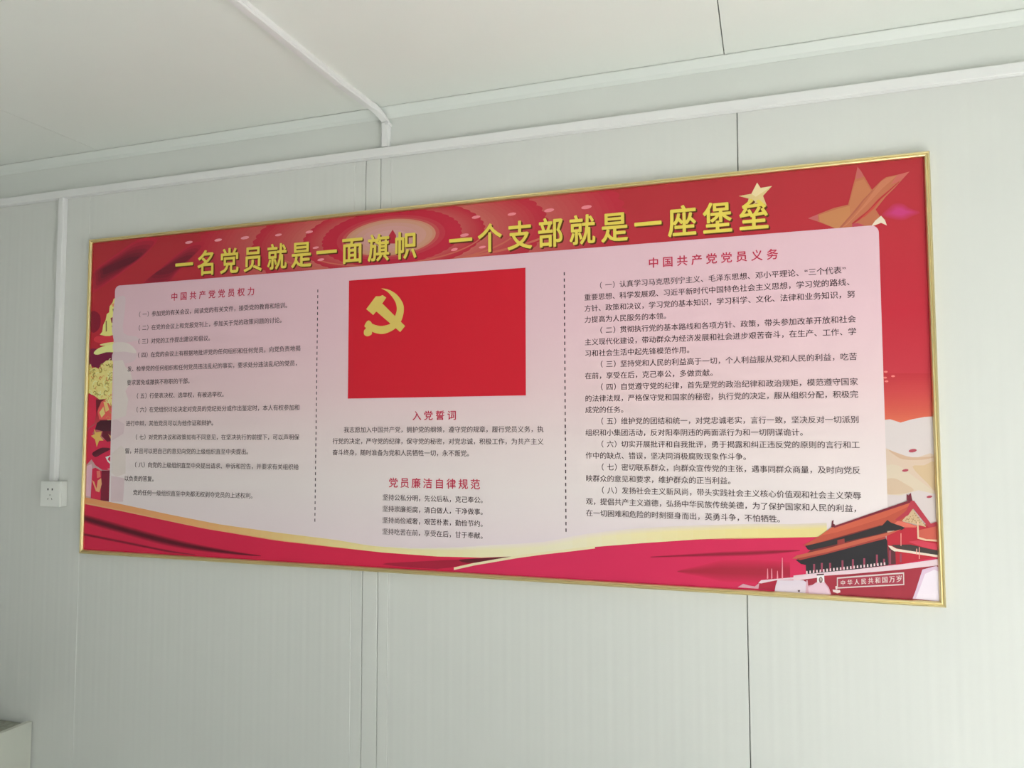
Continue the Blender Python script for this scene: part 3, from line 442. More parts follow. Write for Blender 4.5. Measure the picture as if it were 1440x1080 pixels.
        ((.36,.27,.066), 4, [(50,486.2),(46.9,488.7),(42.9,489.6),(39,488.8),(35.8,486.3),(33.9,482.7),(33.8,478.6),(35.4,474.9),(37.8,476.7),(36.7,479.2),(36.8,481.9),(38.1,484.4),(40.2,486),(42.9,486.6),(45.6,486),(47.7,484.3)]),
        ((.574,.42,.109), 4, [(89.5,413.7),(92.9,415.6),(94.9,419),(94.9,423),(92.9,426.3),(89.4,428.2),(85.5,428),(82.2,425.9),(84.1,424.2),(86.2,425.7),(88.9,425.8),(91.2,424.5),(92.5,422.3),(92.5,419.7),(91.2,417.4),(88.9,416.2)]),
        ((.84,.84,.435), 4, [(88,523.4),(86.3,521.7),(85.3,519.6),(85,517.2),(85.7,514.8),(87,512.9),(89,511.5),(91.3,510.8),(91.6,513.5),(90.1,513.9),(88.9,514.7),(88.1,516),(87.7,517.4),(87.8,518.9),(88.5,520.2),(89.5,521.2)]),
        ((.747,.309,.117), 4, [(49.4,469.7),(47.3,468.2),(45.9,466),(45.4,463.5),(45.7,460.9),(46.9,458.6),(48.9,456.9),(51.3,456),(51.9,459.1),(50.5,459.6),(49.4,460.5),(48.7,461.8),(48.5,463.3),(48.8,464.8),(49.6,466),(50.8,466.9)]),
        ((.362,.272,.066), 4, [(14.8,439.3),(14.2,436.3),(15.2,433.4),(17.6,431.5),(20.6,431.1),(23.4,432.4),(25.1,434.9),(25.3,437.9),(22.3,437.2),(22.2,435.9),(21.4,434.8),(20.2,434.2),(18.8,434.4),(17.8,435.2),(17.3,436.5),(17.6,437.8)]),
        ((.582,.426,.11), 4, [(40.4,486.9),(42.2,482.7),(45.8,479.8),(50.3,479),(54.7,480.3),(58,483.5),(59.4,487.8),(58.7,492.4),(56.3,491.3),(56.9,488),(55.8,484.8),(53.4,482.5),(50.2,481.5),(46.9,482.2),(44.3,484.3),(42.9,487.3)]),
        ((.84,.84,.447), 4, [(-5.1,508.1),(-2.6,504),(1.6,501.6),(6.4,501.5),(10.7,503.8),(13.4,507.8),(13.8,512.6),(11.8,517),(10.1,515.7),(11.6,512.2),(11.3,508.5),(9.2,505.4),(5.9,503.7),(2.2,503.7),(-1.1,505.6),(-3,508.7)]),
        ((.734,.304,.115), 4, [(103,524.4),(104.3,526.5),(104.3,529),(103.2,531.2),(101.2,532.6),(98.8,533),(96.5,532.1),(94.8,530.3),(96.3,529.5),(97.4,530.8),(99,531.4),(100.6,531.1),(102,530.2),(102.7,528.7),(102.7,527),(101.9,525.5)]),
        ((.352,.265,.064), 4, [(97.1,428),(99.9,427.7),(102.7,428.5),(104.9,430.3),(106.4,432.7),(106.8,435.5),(106.2,438.3),(104.6,440.7),(103.3,439.3),(104.5,437.5),(104.9,435.5),(104.6,433.4),(103.5,431.5),(101.8,430.2),(99.8,429.6),(97.6,429.8)]),
        ((.593,.434,.112), 4, [(-2.1,441.5),(-4.7,440.1),(-6.3,437.6),(-6.5,434.6),(-5.3,431.9),(-3,430.1),(-0.1,429.6),(2.7,430.5),(1.1,433),(-0.3,432.5),(-1.8,432.8),(-3,433.7),(-3.6,435.1),(-3.5,436.6),(-2.6,437.9),(-1.3,438.6)]),
        ((.84,.84,.436), 4, [(88.3,544.1),(85.7,545.5),(82.7,546),(79.8,545.5),(77.2,544.1),(75.2,542),(73.9,539.3),(73.5,536.4),(76.1,536.5),(76.4,538.6),(77.3,540.5),(78.8,542),(80.7,543),(82.8,543.4),(84.9,543),(86.7,542.1)]),
        ((.748,.309,.117), 4, [(42.6,467.5),(41.1,463.9),(41.8,460.1),(44.4,457.2),(48.2,456.2),(51.9,457.3),(54.4,460.3),(55,464.2),(51.7,463.7),(51.5,461.6),(50.1,460),(48.1,459.4),(46.1,460),(44.7,461.5),(44.3,463.6),(45.1,465.5)]),
        ((.354,.266,.065), 4, [(81.4,453.4),(85.1,453.7),(88.2,455.6),(90.1,458.8),(90.2,462.5),(88.6,465.8),(85.6,468),(81.9,468.5),(82.2,465.6),(84.5,465.3),(86.4,463.9),(87.4,461.9),(87.3,459.6),(86.2,457.6),(84.2,456.4),(81.9,456.2)]),
        ((.583,.427,.11), 4, [(51.9,442.7),(48.2,442.7),(44.8,441.6),(42,439.3),(40.1,436.2),(39.4,432.6),(40,429.1),(41.7,425.9),(44.3,428),(43.2,430.1),(42.8,432.6),(43.3,435),(44.5,437.1),(46.5,438.6),(48.8,439.4),(51.2,439.4)]),
        ((.84,.84,.435), 4, [(88.6,412.6),(85.1,411.8),(82.3,409.3),(81,405.9),(81.4,402.3),(83.5,399.2),(86.7,397.5),(90.4,397.5),(89.7,400.3),(87.4,400.3),(85.4,401.4),(84.1,403.3),(83.8,405.6),(84.6,407.7),(86.4,409.2),(88.6,409.8)]),
        ((.732,.303,.114), 4, [(104.9,415),(107.9,414.2),(111,414.5),(113.7,416),(115.7,418.3),(116.7,421.3),(116.5,424.4),(115.2,427.2),(113,425.6),(113.9,423.7),(114,421.6),(113.3,419.7),(112,418.1),(110.2,417.1),(108.1,416.9),(106.1,417.5)]),
        ((.353,.265,.064), 4, [(87.2,454.8),(87.6,450),(90.3,446.1),(94.6,444.1),(99.4,444.5),(103.3,447.2),(105.3,451.5),(104.8,456.3),(103.1,455.6),(103.4,451.8),(101.8,448.4),(98.7,446.2),(94.9,445.9),(91.5,447.5),(89.4,450.6),(89.1,454.4)]),
        ((.575,.421,.109), 4, [(87.1,490.1),(84.6,489.2),(82.9,487.3),(82.2,484.8),(82.7,482.2),(84.4,480.2),(86.8,479.2),(89.4,479.5),(88.9,481),(87.1,480.8),(85.4,481.5),(84.2,482.9),(83.8,484.7),(84.3,486.5),(85.5,487.9),(87.3,488.5)]),
        ((.84,.84,.448), 4, [(-3.8,443.4),(-4.8,440.8),(-4.7,438),(-3.4,435.4),(-1.1,433.7),(1.6,433.1),(4.4,433.6),(6.7,435.3),(4.6,437.2),(3.3,436.2),(1.7,435.9),(0.1,436.3),(-1.2,437.3),(-1.9,438.7),(-2,440.3),(-1.4,441.8)]),
        ((.747,.309,.117), 4, [(53.7,429.2),(51.5,429.5),(49.2,429),(47.3,427.9),(45.8,426.2),(44.9,424.1),(44.7,421.8),(45.2,419.6),(47.9,420.7),(47.6,422),(47.7,423.4),(48.2,424.6),(49.1,425.6),(50.3,426.3),(51.6,426.5),(52.9,426.4)]),
        ((.362,.272,.066), 4, [(21,458.5),(17.6,457.3),(15.2,454.6),(14.6,451.1),(15.7,447.7),(18.4,445.3),(21.9,444.5),(25.3,445.6),(23.5,448.4),(21.7,447.9),(19.9,448.3),(18.5,449.5),(17.9,451.3),(18.3,453.1),(19.5,454.5),(21.3,455.2)]),
        ((.572,.419,.108), 4, [(104.6,545),(105.1,547.5),(104.7,550),(103.4,552.1),(101.4,553.7),(99,554.5),(96.5,554.3),(94.2,553.3),(95.6,551.3),(97.1,551.9),(98.7,552),(100.3,551.5),(101.5,550.5),(102.4,549.1),(102.6,547.5),(102.3,545.9)]),
        ((.84,.84,.435), 4, [(78.3,446.7),(82.1,447.3),(85.4,449.5),(87.5,452.8),(88,456.7),(86.7,460.5),(84.1,463.4),(80.4,464.9),(80.1,462.8),(82.9,461.6),(84.9,459.4),(85.8,456.5),(85.5,453.5),(83.9,451),(81.4,449.3),(78.4,448.8)]),
        ((.741,.307,.116), 4, [(78.8,545.9),(75.1,545.8),(71.8,544),(69.8,540.8),(69.5,537),(71,533.6),(74,531.3),(77.7,530.7),(77.6,532.9),(74.9,533.3),(72.7,534.9),(71.6,537.4),(71.8,540.1),(73.3,542.4),(75.6,543.7),(78.3,543.8)]),
        ((.355,.267,.065), 4, [(71,470.2),(73.5,469.7),(76,470.3),(77.9,472),(78.9,474.4),(78.8,476.9),(77.5,479.1),(75.4,480.6),(74.6,478.5),(75.9,477.6),(76.6,476.3),(76.7,474.7),(76.1,473.3),(75,472.3),(73.5,471.9),(72,472.2)]),
        ((.59,.432,.112), 4, [(3,426.8),(6.5,426),(9.9,426.9),(12.5,429.4),(13.5,432.8),(12.7,436.3),(10.3,438.9),(6.9,440),(6.8,438.2),(9.3,437.4),(11.1,435.4),(11.7,432.8),(10.9,430.3),(9,428.5),(6.5,427.8),(3.9,428.4)]),
        ((.84,.84,.434), 4, [(94,547.9),(90.6,547.5),(87.7,545.8),(85.6,543),(84.8,539.7),(85.3,536.3),(87.1,533.4),(89.9,531.4),(90.6,533),(88.4,534.6),(87,536.9),(86.6,539.6),(87.2,542.3),(88.9,544.4),(91.2,545.8),(93.9,546.1)]),
        ((.727,.032,.087), 2, [(-4.6,513.9),(31.2,526.3),(37.4,561.8),(28.9,612.9),(-1.8,632.5),(-4.1,561.4)]),
        ((.174,.019,.032), 3, [(31.5,534.2),(66.6,534.7),(42.4,561.9),(35.6,585.4),(38.6,601.2)]),
        ((.84,.133,.116), 3, [(40.3,573.7),(54.3,542.4),(74.1,532.8),(92.1,554.6),(108.1,558.7),(109.4,603.6),(73.6,601.4),(48.6,601.2)]),
        ((.84,.668,.242), 4, [(47.9,577.7),(64.8,558.2),(73,581.8),(58.5,595.4)]),
        ((.84,.577,.216), 4, [(64.4,542.5),(79.3,542.7),(90.1,570.2),(75.4,576)]),
        ((.086,.018,.032), 3, [(39,612.9),(53.7,604.4),(109.4,603.6),(110.9,652.2),(64.9,640.5),(32.1,634.5)]),
        ((.72,.032,.092), 2, [(-2.7,652.2),(4.3,632.5),(34.1,616.9),(39.3,624.7),(19.9,648.2),(65.7,667.8),(111.4,671.6),(114.3,770.4),(68.8,769.1),(38.4,753.9),(20.2,734.5),(-1.9,754.3)]),
        ((.134,.022,.04), 4, [(22.1,714.9),(25.9,710.8),(33.6,706.8),(41.8,703.1),(49.3,699.7),(57.3,696.8),(66.5,695.1),(79.9,695.1),(94.5,696.3),(101.4,698.9),(94.9,703.4),(80.7,709.2),(67.1,714.6),(56.4,719.7),(46.1,724.4),(37.5,726.5),(30,724.4),(24.1,719.7)]),
        ((.193,.022,.044), 3, [(64.9,640.5),(110.5,640.6),(111.4,671.6),(85.8,675.6),(60.3,656.1)]),
        ((.84,.542,.146), 5, [(27,632.5),(37.4,644.3),(60.9,641.2),(55.4,658.1),(69.8,671.7),(50.8,671.7),(41.5,693.3),(33.2,667.9),(15.2,656.1),(31.1,650.2)]),
        ((.84,.492,.215), 5, [(89,648.3),(97.6,656.1),(103.9,650.3),(100.4,665.8)]),
        ((.84,.84,.805), 5, [(79.9,726.2),(102,720.2),(112.9,720.1),(94.8,726.1),(90.1,733.9),(105.2,745.4),(106.9,753.1),(90.3,741.6)]),
        ((.84,.84,.753), 5, [(88.5,765.7),(114.1,763.1),(114.3,769.2)]),
        ((.84,.507,.634), 2, [(-3.8,758.3),(20.7,750.2),(24.7,765.8),(21.6,859.4),(-4.7,856.1)]),
        ((.72,.032,.086), 3, [(24.7,765.8),(38.6,761.7),(64.9,773),(66.9,870),(21.8,863.3)]),
        ((.24,.022,.049), 3, [(64.9,771.1),(108.4,770.5),(109,872.7),(64.4,870)]),
        ((.84,.426,.218), 5, [(24.9,802.8),(35.1,808.5),(45.8,831.7),(49.9,804.4),(64.6,796.3),(67.7,815.7),(58.6,843),(43.5,839.5)]),
        ((.84,.218,.173), 5, [(44,773.3),(58.9,771.2),(62,792.5),(47.2,796.6)]),
        ((.519,.165,.085), 5, [(2391.9,6.3),(2399.6,18.1),(2422.2,66.4),(2442.5,46.6),(2453.5,39),(2476.1,35.9),(2489.7,34),(2504.3,30.8),(2489.4,47),(2471.3,66.9),(2451.1,86.6),(2428.7,115),(2438,133.2),(2429.9,141.2),(2417.7,154.3),(2375.9,155.3),(2339.6,153.8),(2299.3,132.8),(2276.9,122.6),(2299.8,114.6),(2336.9,102.4),(2368.4,97.5),(2371.7,85.7),(2378.4,60),(2385.1,36.4)]),
        ((.545,.135,.129), 6, [(2391.9,6.3),(2399.6,18.1),(2405.2,31.9),(2387.1,36.6),(2389.2,19.2)]),
        ((.556,.132,.138), 6, [(2276.9,122.6),(2299.8,114.6),(2300.3,132.4)]),
        ((.563,.231,.099), 6, [(2301.8,117),(2344.9,105.3),(2369.3,100.9),(2385.5,95.8),(2376.7,123.5),(2349.8,152),(2339.6,153.8),(2303.4,133.1)]),
        ((.546,.199,.094), 6, [(2386.9,43.2),(2405,38.4),(2420.1,68.4),(2405.7,86.7),(2385,115.5),(2372.7,123.2),(2371.5,94.5),(2380.4,62.4)]),
        ((.437,.124,.077), 7, [(2422.1,68.6),(2426.1,66.8),(2403.6,90.9),(2389.1,111.5),(2368.4,133.8),(2351.8,153.9),(2345.7,153.9),(2376.8,119.2),(2401.7,88.5)]),
        ((.582,.205,.113), 8, [(2442.4,47.7),(2456.4,40.4),(2478,37.2),(2445.9,64.4),(2417.4,94.4),(2388.8,122.4),(2364.1,146.6),(2351.8,153.9),(2376.5,132.3),(2405.4,97.6)]),
        ((.588,.144,.122), 8, [(2478,36.1),(2504.3,30.8),(2489.4,47),(2475.5,54.3),(2463.7,57.4)]),
        ((.509,.097,.071), 9, [(2481.4,51.7),(2478.1,54.4),(2473.4,58.2),(2468,62.8),(2462.5,67.5),(2457.4,71.7),(2452.8,75.4),(2448.4,78.9),(2444,82.3),(2439.6,85.9),(2435.2,89.8),(2430.7,94.5),(2426.2,99.6),(2421.6,104.7),(2417.1,109.6),(2412.8,114),(2408.5,117.7),(2404.3,121.1),(2400.2,124.1),(2396.3,127),(2392.5,129.7),(2388.7,132.9),(2384.9,136),(2381.3,139),(2378.3,141.5),(2376.1,143.4),(2376.1,147.4),(2378.3,146.3),(2381.3,144.6),(2384.9,142.4),(2388.7,140.1),(2392.5,137.7),(2396.3,135),(2400.2,132.1),(2404.3,129.1),(2408.5,125.7),(2412.8,122),(2417.1,117.6),(2421.6,112.7),(2426.2,107.6),(2430.7,102.5),(2435.2,97.8),(2439.6,93.3),(2444,89.1),(2448.4,85.1),(2452.8,81),(2457.4,76.7),(2462.5,71.9),(2468,66.6),(2473.4,61.4),(2478.1,57),(2481.4,53.7)]),
        ((.502,.076,.063), 9, [(2481.4,51.9),(2478.1,54.6),(2473.4,58.5),(2468,63.1),(2462.5,67.9),(2457.4,72.1),(2452.8,75.8),(2448.4,79.4),(2444,82.9),(2439.6,86.5),(2435.2,90.5),(2430.7,95.2),(2426.2,100.2),(2421.6,105.4),(2417.1,110.3),(2412.8,114.7),(2408.5,118.4),(2404.3,121.8),(2400.2,124.8),(2396.3,127.6),(2392.5,130.4),(2388.7,133.5),(2384.9,136.6),(2381.3,139.4),(2378.3,141.9),(2376.1,143.7),(2376.1,147.1),(2378.3,145.9),(2381.3,144.1),(2384.9,141.9),(2388.7,139.5),(2392.5,137),(2396.3,134.3),(2400.2,131.4),(2404.3,128.4),(2408.5,125.1),(2412.8,121.3),(2417.1,117),(2421.6,112),(2426.2,106.9),(2430.7,101.8),(2435.2,97.1),(2439.6,92.7),(2444,88.5),(2448.4,84.5),(2452.8,80.5),(2457.4,76.3),(2462.5,71.5),(2468,66.3),(2473.4,61.2),(2478.1,56.7),(2481.4,53.5)]),
        ((.495,.059,.055), 9, [(2481.4,52),(2478.1,54.8),(2473.4,58.8),(2468,63.5),(2462.5,68.2),(2457.4,72.6),(2452.8,76.3),(2448.4,79.9),(2444,83.5),(2439.6,87.2),(2435.2,91.2),(2430.7,95.8),(2426.2,100.9),(2421.6,106.1),(2417.1,111),(2412.8,115.4),(2408.5,119.1),(2404.3,122.4),(2400.2,125.5),(2396.3,128.3),(2392.5,131.1),(2388.7,134.1),(2384.9,137.1),(2381.3,139.9),(2378.3,142.3),(2376.1,144.1),(2376.1,146.7),(2378.3,145.5),(2381.3,143.6),(2384.9,141.3),(2388.7,138.9),(2392.5,136.3),(2396.3,133.6),(2400.2,130.8),(2404.3,127.7),(2408.5,124.4),(2412.8,120.6),(2417.1,116.3),(2421.6,111.4),(2426.2,106.2),(2430.7,101.1),(2435.2,96.4),(2439.6,92.1),(2444,88),(2448.4,84),(2452.8,80),(2457.4,75.9),(2462.5,71.1),(2468,66),(2473.4,60.9),(2478.1,56.5),(2481.4,53.4)]),
        ((.488,.044,.048), 9, [(2481.4,52.2),(2478.1,55),(2473.4,59.1),(2468,63.8),(2462.5,68.6),(2457.4,73),(2452.8,76.8),(2448.4,80.4),(2444,84.1),(2439.6,87.8),(2435.2,91.8),(2430.7,96.5),(2426.2,101.6),(2421.6,106.8),(2417.1,111.7),(2412.8,116),(2408.5,119.8),(2404.3,123.1),(2400.2,126.2),(2396.3,129),(2392.5,131.7),(2388.7,134.7),(2384.9,137.7),(2381.3,140.4),(2378.3,142.7),(2376.1,144.4),(2376.1,146.4),(2378.3,145),(2381.3,143.1),(2384.9,140.8),(2388.7,138.2),(2392.5,135.7),(2396.3,132.9),(2400.2,130.1),(2404.3,127),(2408.5,123.7),(2412.8,120),(2417.1,115.6),(2421.6,110.7),(2426.2,105.5),(2430.7,100.4),(2435.2,95.8),(2439.6,91.4),(2444,87.4),(2448.4,83.5),(2452.8,79.5),(2457.4,75.4),(2462.5,70.8),(2468,65.6),(2473.4,60.6),(2478.1,56.3),(2481.4,53.2)]),
        ((.48,.031,.042), 9, [(2481.4,52.4),(2478.1,55.2),(2473.4,59.3),(2468,64.1),(2462.5,69),(2457.4,73.4),(2452.8,77.3),(2448.4,81),(2444,84.6),(2439.6,88.4),(2435.2,92.5),(2430.7,97.2),(2426.2,102.3),(2421.6,107.4),(2417.1,112.4),(2412.8,116.7),(2408.5,120.5),(2404.3,123.8),(2400.2,126.8),(2396.3,129.7),(2392.5,132.4),(2388.7,135.3),(2384.9,138.2),(2381.3,140.9),(2378.3,143.1),(2376.1,144.8),(2376.1,146),(2378.3,144.6),(2381.3,142.7),(2384.9,140.3),(2388.7,137.6),(2392.5,135),(2396.3,132.2),(2400.2,129.4),(2404.3,126.4),(2408.5,123),(2412.8,119.3),(2417.1,114.9),(2421.6,110),(2426.2,104.8),(2430.7,99.8),(2435.2,95.1),(2439.6,90.8),(2444,86.8),(2448.4,82.9),(2452.8,79.1),(2457.4,75),(2462.5,70.4),(2468,65.3),(2473.4,60.4),(2478.1,56.1),(2481.4,53)]),
        ((.582,.085,.061), 10, [(2437.2,94),(2445.3,86.1),(2424.8,112.5),(2404.5,130.3),(2392.4,135.8),(2412.8,118)]),
        ((.533,.069,.113), 10, [(2376.1,145.4),(2388.2,144.2),(2403.9,152.1),(2375.9,154.6)]),
        ((.754,.571,.269), 5, [(2159.6,20.4),(2167.9,34.9),(2194.9,33),(2173,55.8),(2183,86.3),(2157.6,72.6),(2131.5,81.6),(2138.4,59.4),(2114.7,50.3),(2145.2,47.7)]),
        ((.834,.676,.389), 6, [(2159.6,20.4),(2167.9,34.9),(2194.9,33),(2155.8,56.5),(2145.2,47.7)]),
        ((.511,.036,.081), 5, [(2442.1,129.2),(2443.5,125.9),(2447.3,122.2),(2452.1,118.6),(2456.2,115.3),(2459.2,112.3),(2461.9,109.5),(2464.7,107.1),(2468.2,105.6),(2472.6,105),(2477.7,105.1),(2482.9,105.9),(2487.6,107.3),(2491.5,109.6),(2495.1,112.8),(2498.6,116.3),(2502.7,119.5),(2508.4,122.5),(2515.1,125.5),(2520.8,128.4),(2523.4,131),(2521.8,133.3),(2517.2,135.3),(2511.3,137.2),(2505.9,139.1),(2501.3,141.2),(2496.7,143.5),(2491.8,145.3),(2486.4,146),(2480,145.4),(2472.8,143.8),(2465.6,141.6),(2459.4,139.4),(2453.7,137.2),(2448.2,134.8),(2444,132.1)]),
        ((.524,.038,.1), 5, [(2446.4,128.8),(2447.6,125.9),(2451.1,122.7),(2455.3,119.4),(2459,116.6),(2461.6,113.9),(2464,111.4),(2466.6,109.4),(2469.6,108),(2473.6,107.5),(2478.1,107.6),(2482.7,108.3),(2486.9,109.5),(2490.4,111.6),(2493.6,114.4),(2496.7,117.4),(2500.3,120.3),(2505.4,122.9),(2511.4,125.5),(2516.4,128.1),(2518.8,130.4),(2517.3,132.4),(2513.2,134.2),(2508,135.9),(2503.2,137.5),(2499.1,139.4),(2495,141.4),(2490.7,142.9),(2485.8,143.6),(2480.1,143),(2473.7,141.6),(2467.4,139.7),(2461.8,137.8),(2456.7,135.8),(2451.8,133.7),(2448.1,131.3)]),
        ((.536,.041,.122), 5, [(2450.7,128.4),(2451.8,125.9),(2454.8,123.1),(2458.5,120.3),(2461.7,117.8),(2464,115.6),(2466.1,113.4),(2468.4,111.6),(2471.1,110.5),(2474.5,110),(2478.5,110.1),(2482.5,110.7),(2486.2,111.7),(2489.3,113.5),(2492,115.9),(2494.8,118.5),(2498,121),(2502.4,123.3),(2507.7,125.6),(2512.1,127.8),(2514.1,129.8),(2512.9,131.5),(2509.3,133.1),(2504.7,134.5),(2500.5,135.9),(2496.9,137.5),(2493.4,139.2),(2489.5,140.6),(2485.3,141.2),(2480.3,140.7),(2474.6,139.5),(2469.1,137.8),(2464.2,136.1),(2459.7,134.5),(2455.5,132.6),(2452.2,130.6)]),
        ((.549,.044,.146), 5, [(2455,128),(2456,125.9),(2458.5,123.5),(2461.7,121.2),(2464.5,119.1),(2466.5,117.2),(2468.3,115.4),(2470.2,113.9),(2472.5,112.9),(2475.5,112.5),(2478.9,112.5),(2482.4,113.1),(2485.5,114),(2488.2,115.5),(2490.5,117.5),(2492.9,119.7),(2495.6,121.8),(2499.4,123.7),(2503.9,125.6),(2507.8,127.5),(2509.5,129.1),(2508.4,130.6),(2505.3,131.9),(2501.4,133.1),(2497.8,134.3),(2494.7,135.7),(2491.7,137.1),(2488.4,138.3),(2484.7,138.7),(2480.4,138.3),(2475.6,137.3),(2470.8,135.9),(2466.6,134.5),(2462.8,133.1),(2459.1,131.5),(2456.3,129.8)]),
        ((.562,.047,.173), 5, [(2459.4,127.6),(2460.1,125.9),(2462.3,123.9),(2465,122),(2467.3,120.4),(2468.9,118.8),(2470.4,117.3),(2472,116.1),(2474,115.3),(2476.5,115),(2479.3,115),(2482.2,115.4),(2484.8,116.2),(2487,117.4),(2489,119),(2491,120.8),(2493.3,122.5),(2496.5,124.1),(2500.2,125.7),(2503.4,127.2),(2504.9,128.5),(2504,129.7),(2501.4,130.8),(2498.1,131.8),(2495.1,132.7),(2492.5,133.8),(2490,135),(2487.2,135.9),(2484.2,136.3),(2480.6,136),(2476.5,135.2),(2472.5,134),(2469,132.9),(2465.8,131.7),(2462.8,130.5),(2460.4,129.1)]),
        ((.575,.05,.203), 6, [(2463.7,127.2),(2464.3,125.8),(2466,124.4),(2468.2,122.9),(2470,121.6),(2471.4,120.4),(2472.6,119.3),(2473.9,118.3),(2475.4,117.7),(2477.4,117.5),(2479.7,117.5),(2482,117.8),(2484.1,118.4),(2485.9,119.3),(2487.5,120.6),(2489.1,122),(2490.9,123.3),(2493.5,124.5),(2496.5,125.7),(2499.1,126.8),(2500.3,127.9),(2499.5,128.8),(2497.5,129.6),(2494.8,130.4),(2492.4,131.1),(2490.3,132),(2488.3,132.9),(2486.1,133.6),(2483.6,133.9),(2480.7,133.6),(2477.5,133),(2474.3,132.1),(2471.5,131.3),(2468.9,130.4),(2466.4,129.4),(2464.5,128.3)]),
        ((.791,.677,.541), 5, [(2417.7,155.4),(2426.8,142.2),(2440.1,131.2),(2448.2,142.6),(2451.9,156.1),(2447.9,153.4),(2439.6,148.5),(2426.5,153)]),
        ((.511,.036,.05), 1, [(2431.2,509.3),(2538.6,511.9),(2538.4,517.8),(2431.1,515.3)]),
        ((.521,.039,.052), 1, [(2431.1,514.8),(2538.4,517.3),(2538.2,523.3),(2430.9,520.9)]),
        ((.531,.042,.055), 1, [(2430.9,520.3),(2538.3,522.8),(2538.1,528.7),(2430.7,526.4)]),
        ((.542,.046,.057), 1, [(2430.8,525.9),(2538.1,528.2),(2537.9,534.1),(2430.6,531.9)]),
        ((.552,.05,.059), 1, [(2430.6,531.4),(2537.9,533.6),(2537.7,539.6),(2430.4,537.5)]),
        ((.563,.054,.062), 1, [(2430.4,536.9),(2537.7,539.1),(2537.6,545),(2430.3,543)]),
        ((.573,.058,.064), 1, [(2430.3,542.5),(2537.6,544.5),(2537.4,550.4),(2430.1,548.5)]),
        ((.584,.062,.067), 1, [(2430.1,548),(2537.4,549.9),(2537.2,555.9),(2430,554)]),
        ((.592,.067,.068), 1, [(2430,553.5),(2537.2,555.4),(2537.1,561.3),(2429.8,559.6)]),
        ((.598,.071,.069), 1, [(2429.8,559.1),(2537.1,560.8),(2536.9,566.7),(2429.6,565.1)]),
        ((.605,.076,.07), 1, [(2429.7,564.6),(2536.9,566.2),(2536.7,572.1),(2429.5,570.6)]),
        ((.611,.081,.071), 1, [(2429.5,570.1),(2536.7,571.6),(2536.5,577.6),(2429.3,576.1)]),
        ((.618,.087,.072), 1, [(2429.3,575.6),(2536.6,577.1),(2536.4,583),(2429.2,581.7)]),
        ((.625,.092,.073), 1, [(2429.2,581.1),(2536.4,582.5),(2536.2,588.4),(2429,587.2)]),
        ((.631,.098,.074), 1, [(2429,586.7),(2536.2,587.9),(2536,593.8),(2428.9,592.7)]),
        ((.638,.104,.076), 1, [(2428.9,592.2),(2536.1,593.3),(2535.9,599.3),(2428.7,598.2)]),
        ((.646,.112,.078), 1, [(2428.7,597.7),(2535.9,598.7),(2535.7,604.7),(2428.5,603.7)]),
        ((.654,.12,.08), 1, [(2428.6,603.2),(2535.7,604.2),(2535.5,610.1),(2428.4,609.2)]),
        ((.662,.129,.082), 1, [(2428.4,608.7),(2535.6,609.6),(2535.4,615.5),(2428.2,614.7)]),
        ((.67,.137,.084), 1, [(2428.2,614.2),(2535.4,615),(2535.2,620.9),(2428.1,620.3)]),
        ((.678,.147,.086), 1, [(2428.1,619.7),(2535.2,620.4),(2535,626.3),(2427.9,625.8)]),
        ((.686,.156,.088), 1, [(2427.9,625.3),(2535.1,625.8),(2534.9,631.7),(2427.8,631.3)]),
        ((.686,.602,.602), 2, [(2429.7,619.8),(2445.5,618.1),(2467.2,626.1),(2492.3,618.4),(2517.1,613.5),(2538.5,612),(2537.5,838.8),(2423.3,842.2)]),
        ((.686,.524,.419), 3, [(2427.7,688.5),(2432.6,685.7),(2439.4,688.2),(2446.5,691.8),(2453.2,695.9),(2460.3,701.2),(2468,705.3),(2476.2,707.5),(2485.1,708.5),(2495.7,708.5),(2510.5,703.3),(2527,697.2),(2538.7,703),(2543.3,733.7),(2543.1,776.5),(2538.6,805.3),(2528.2,807),(2513.4,794.9),(2499.6,782.7),(2489.4,775.2),(2480.2,767.6),(2469.5,759.6),(2454.5,751.7),(2438,743.3),(2426.5,733),(2423,717.7),(2424.4,700.5)]),
        ((.629,.419,.299), 4, [(2440.3,690.1),(2444.8,691.4),(2453,695),(2461.9,698.5),(2470,701.7),(2478.8,704.8),(2489.6,706.8),(2506.2,706.5),(2524.8,705.1),(2535.6,704.8),(2533.2,706.9),(2523,710.1),(2511,712.4),(2498,713.2),(2483.2,713.2),(2470.9,712.1),(2462.9,709.5),(2457.4,705.9),(2452.5,702),(2446.7,697.4),(2441.6,692.6)]),
        ((.686,.569,.447), 4, [(2426.5,733),(2434.8,725.4),(2446.5,723.9),(2458,725.8),(2467.4,730.6),(2476.7,738.8),(2488.3,749.2),(2505.7,763.1),(2525.4,779.1),(2539,791.9),(2543.6,799.5),(2542.2,803.9),(2535.5,805.4),(2522.1,802.7),(2503.4,797.2),(2483.9,793.2),(2462.5,795),(2440.2,798.2),(2424.7,794.5),(2419.7,776.6),(2421.4,751.8)]),
        ((.646,.478,.348), 5, [(2432,760.3),(2437,756.6),(2444,755.8),(2450.9,756.6),(2457,758.6),(2463,762.1),(2469.3,766.4),(2478,771.7),(2486.9,777.7),(2490.4,782.9),(2484.8,786.9),(2473.7,790),(2462.3,792),(2450.9,793.5),(2439.2,793.9),(2431.1,791),(2428.4,782),(2429.2,769.6)]),
        ((.652,.472,.297), 4, [(2488.9,728.9),(2493.2,725.4),(2503.6,725.5),(2513.7,725.2),(2522.4,720.5),(2530.8,715.4),(2536.7,718.2),(2538.9,737.2),(2538.6,764.1),(2536.3,782),(2532.1,783.2),(2526,775.5),(2518.5,765.5),(2507.5,753.6),(2495.2,739.4)]),
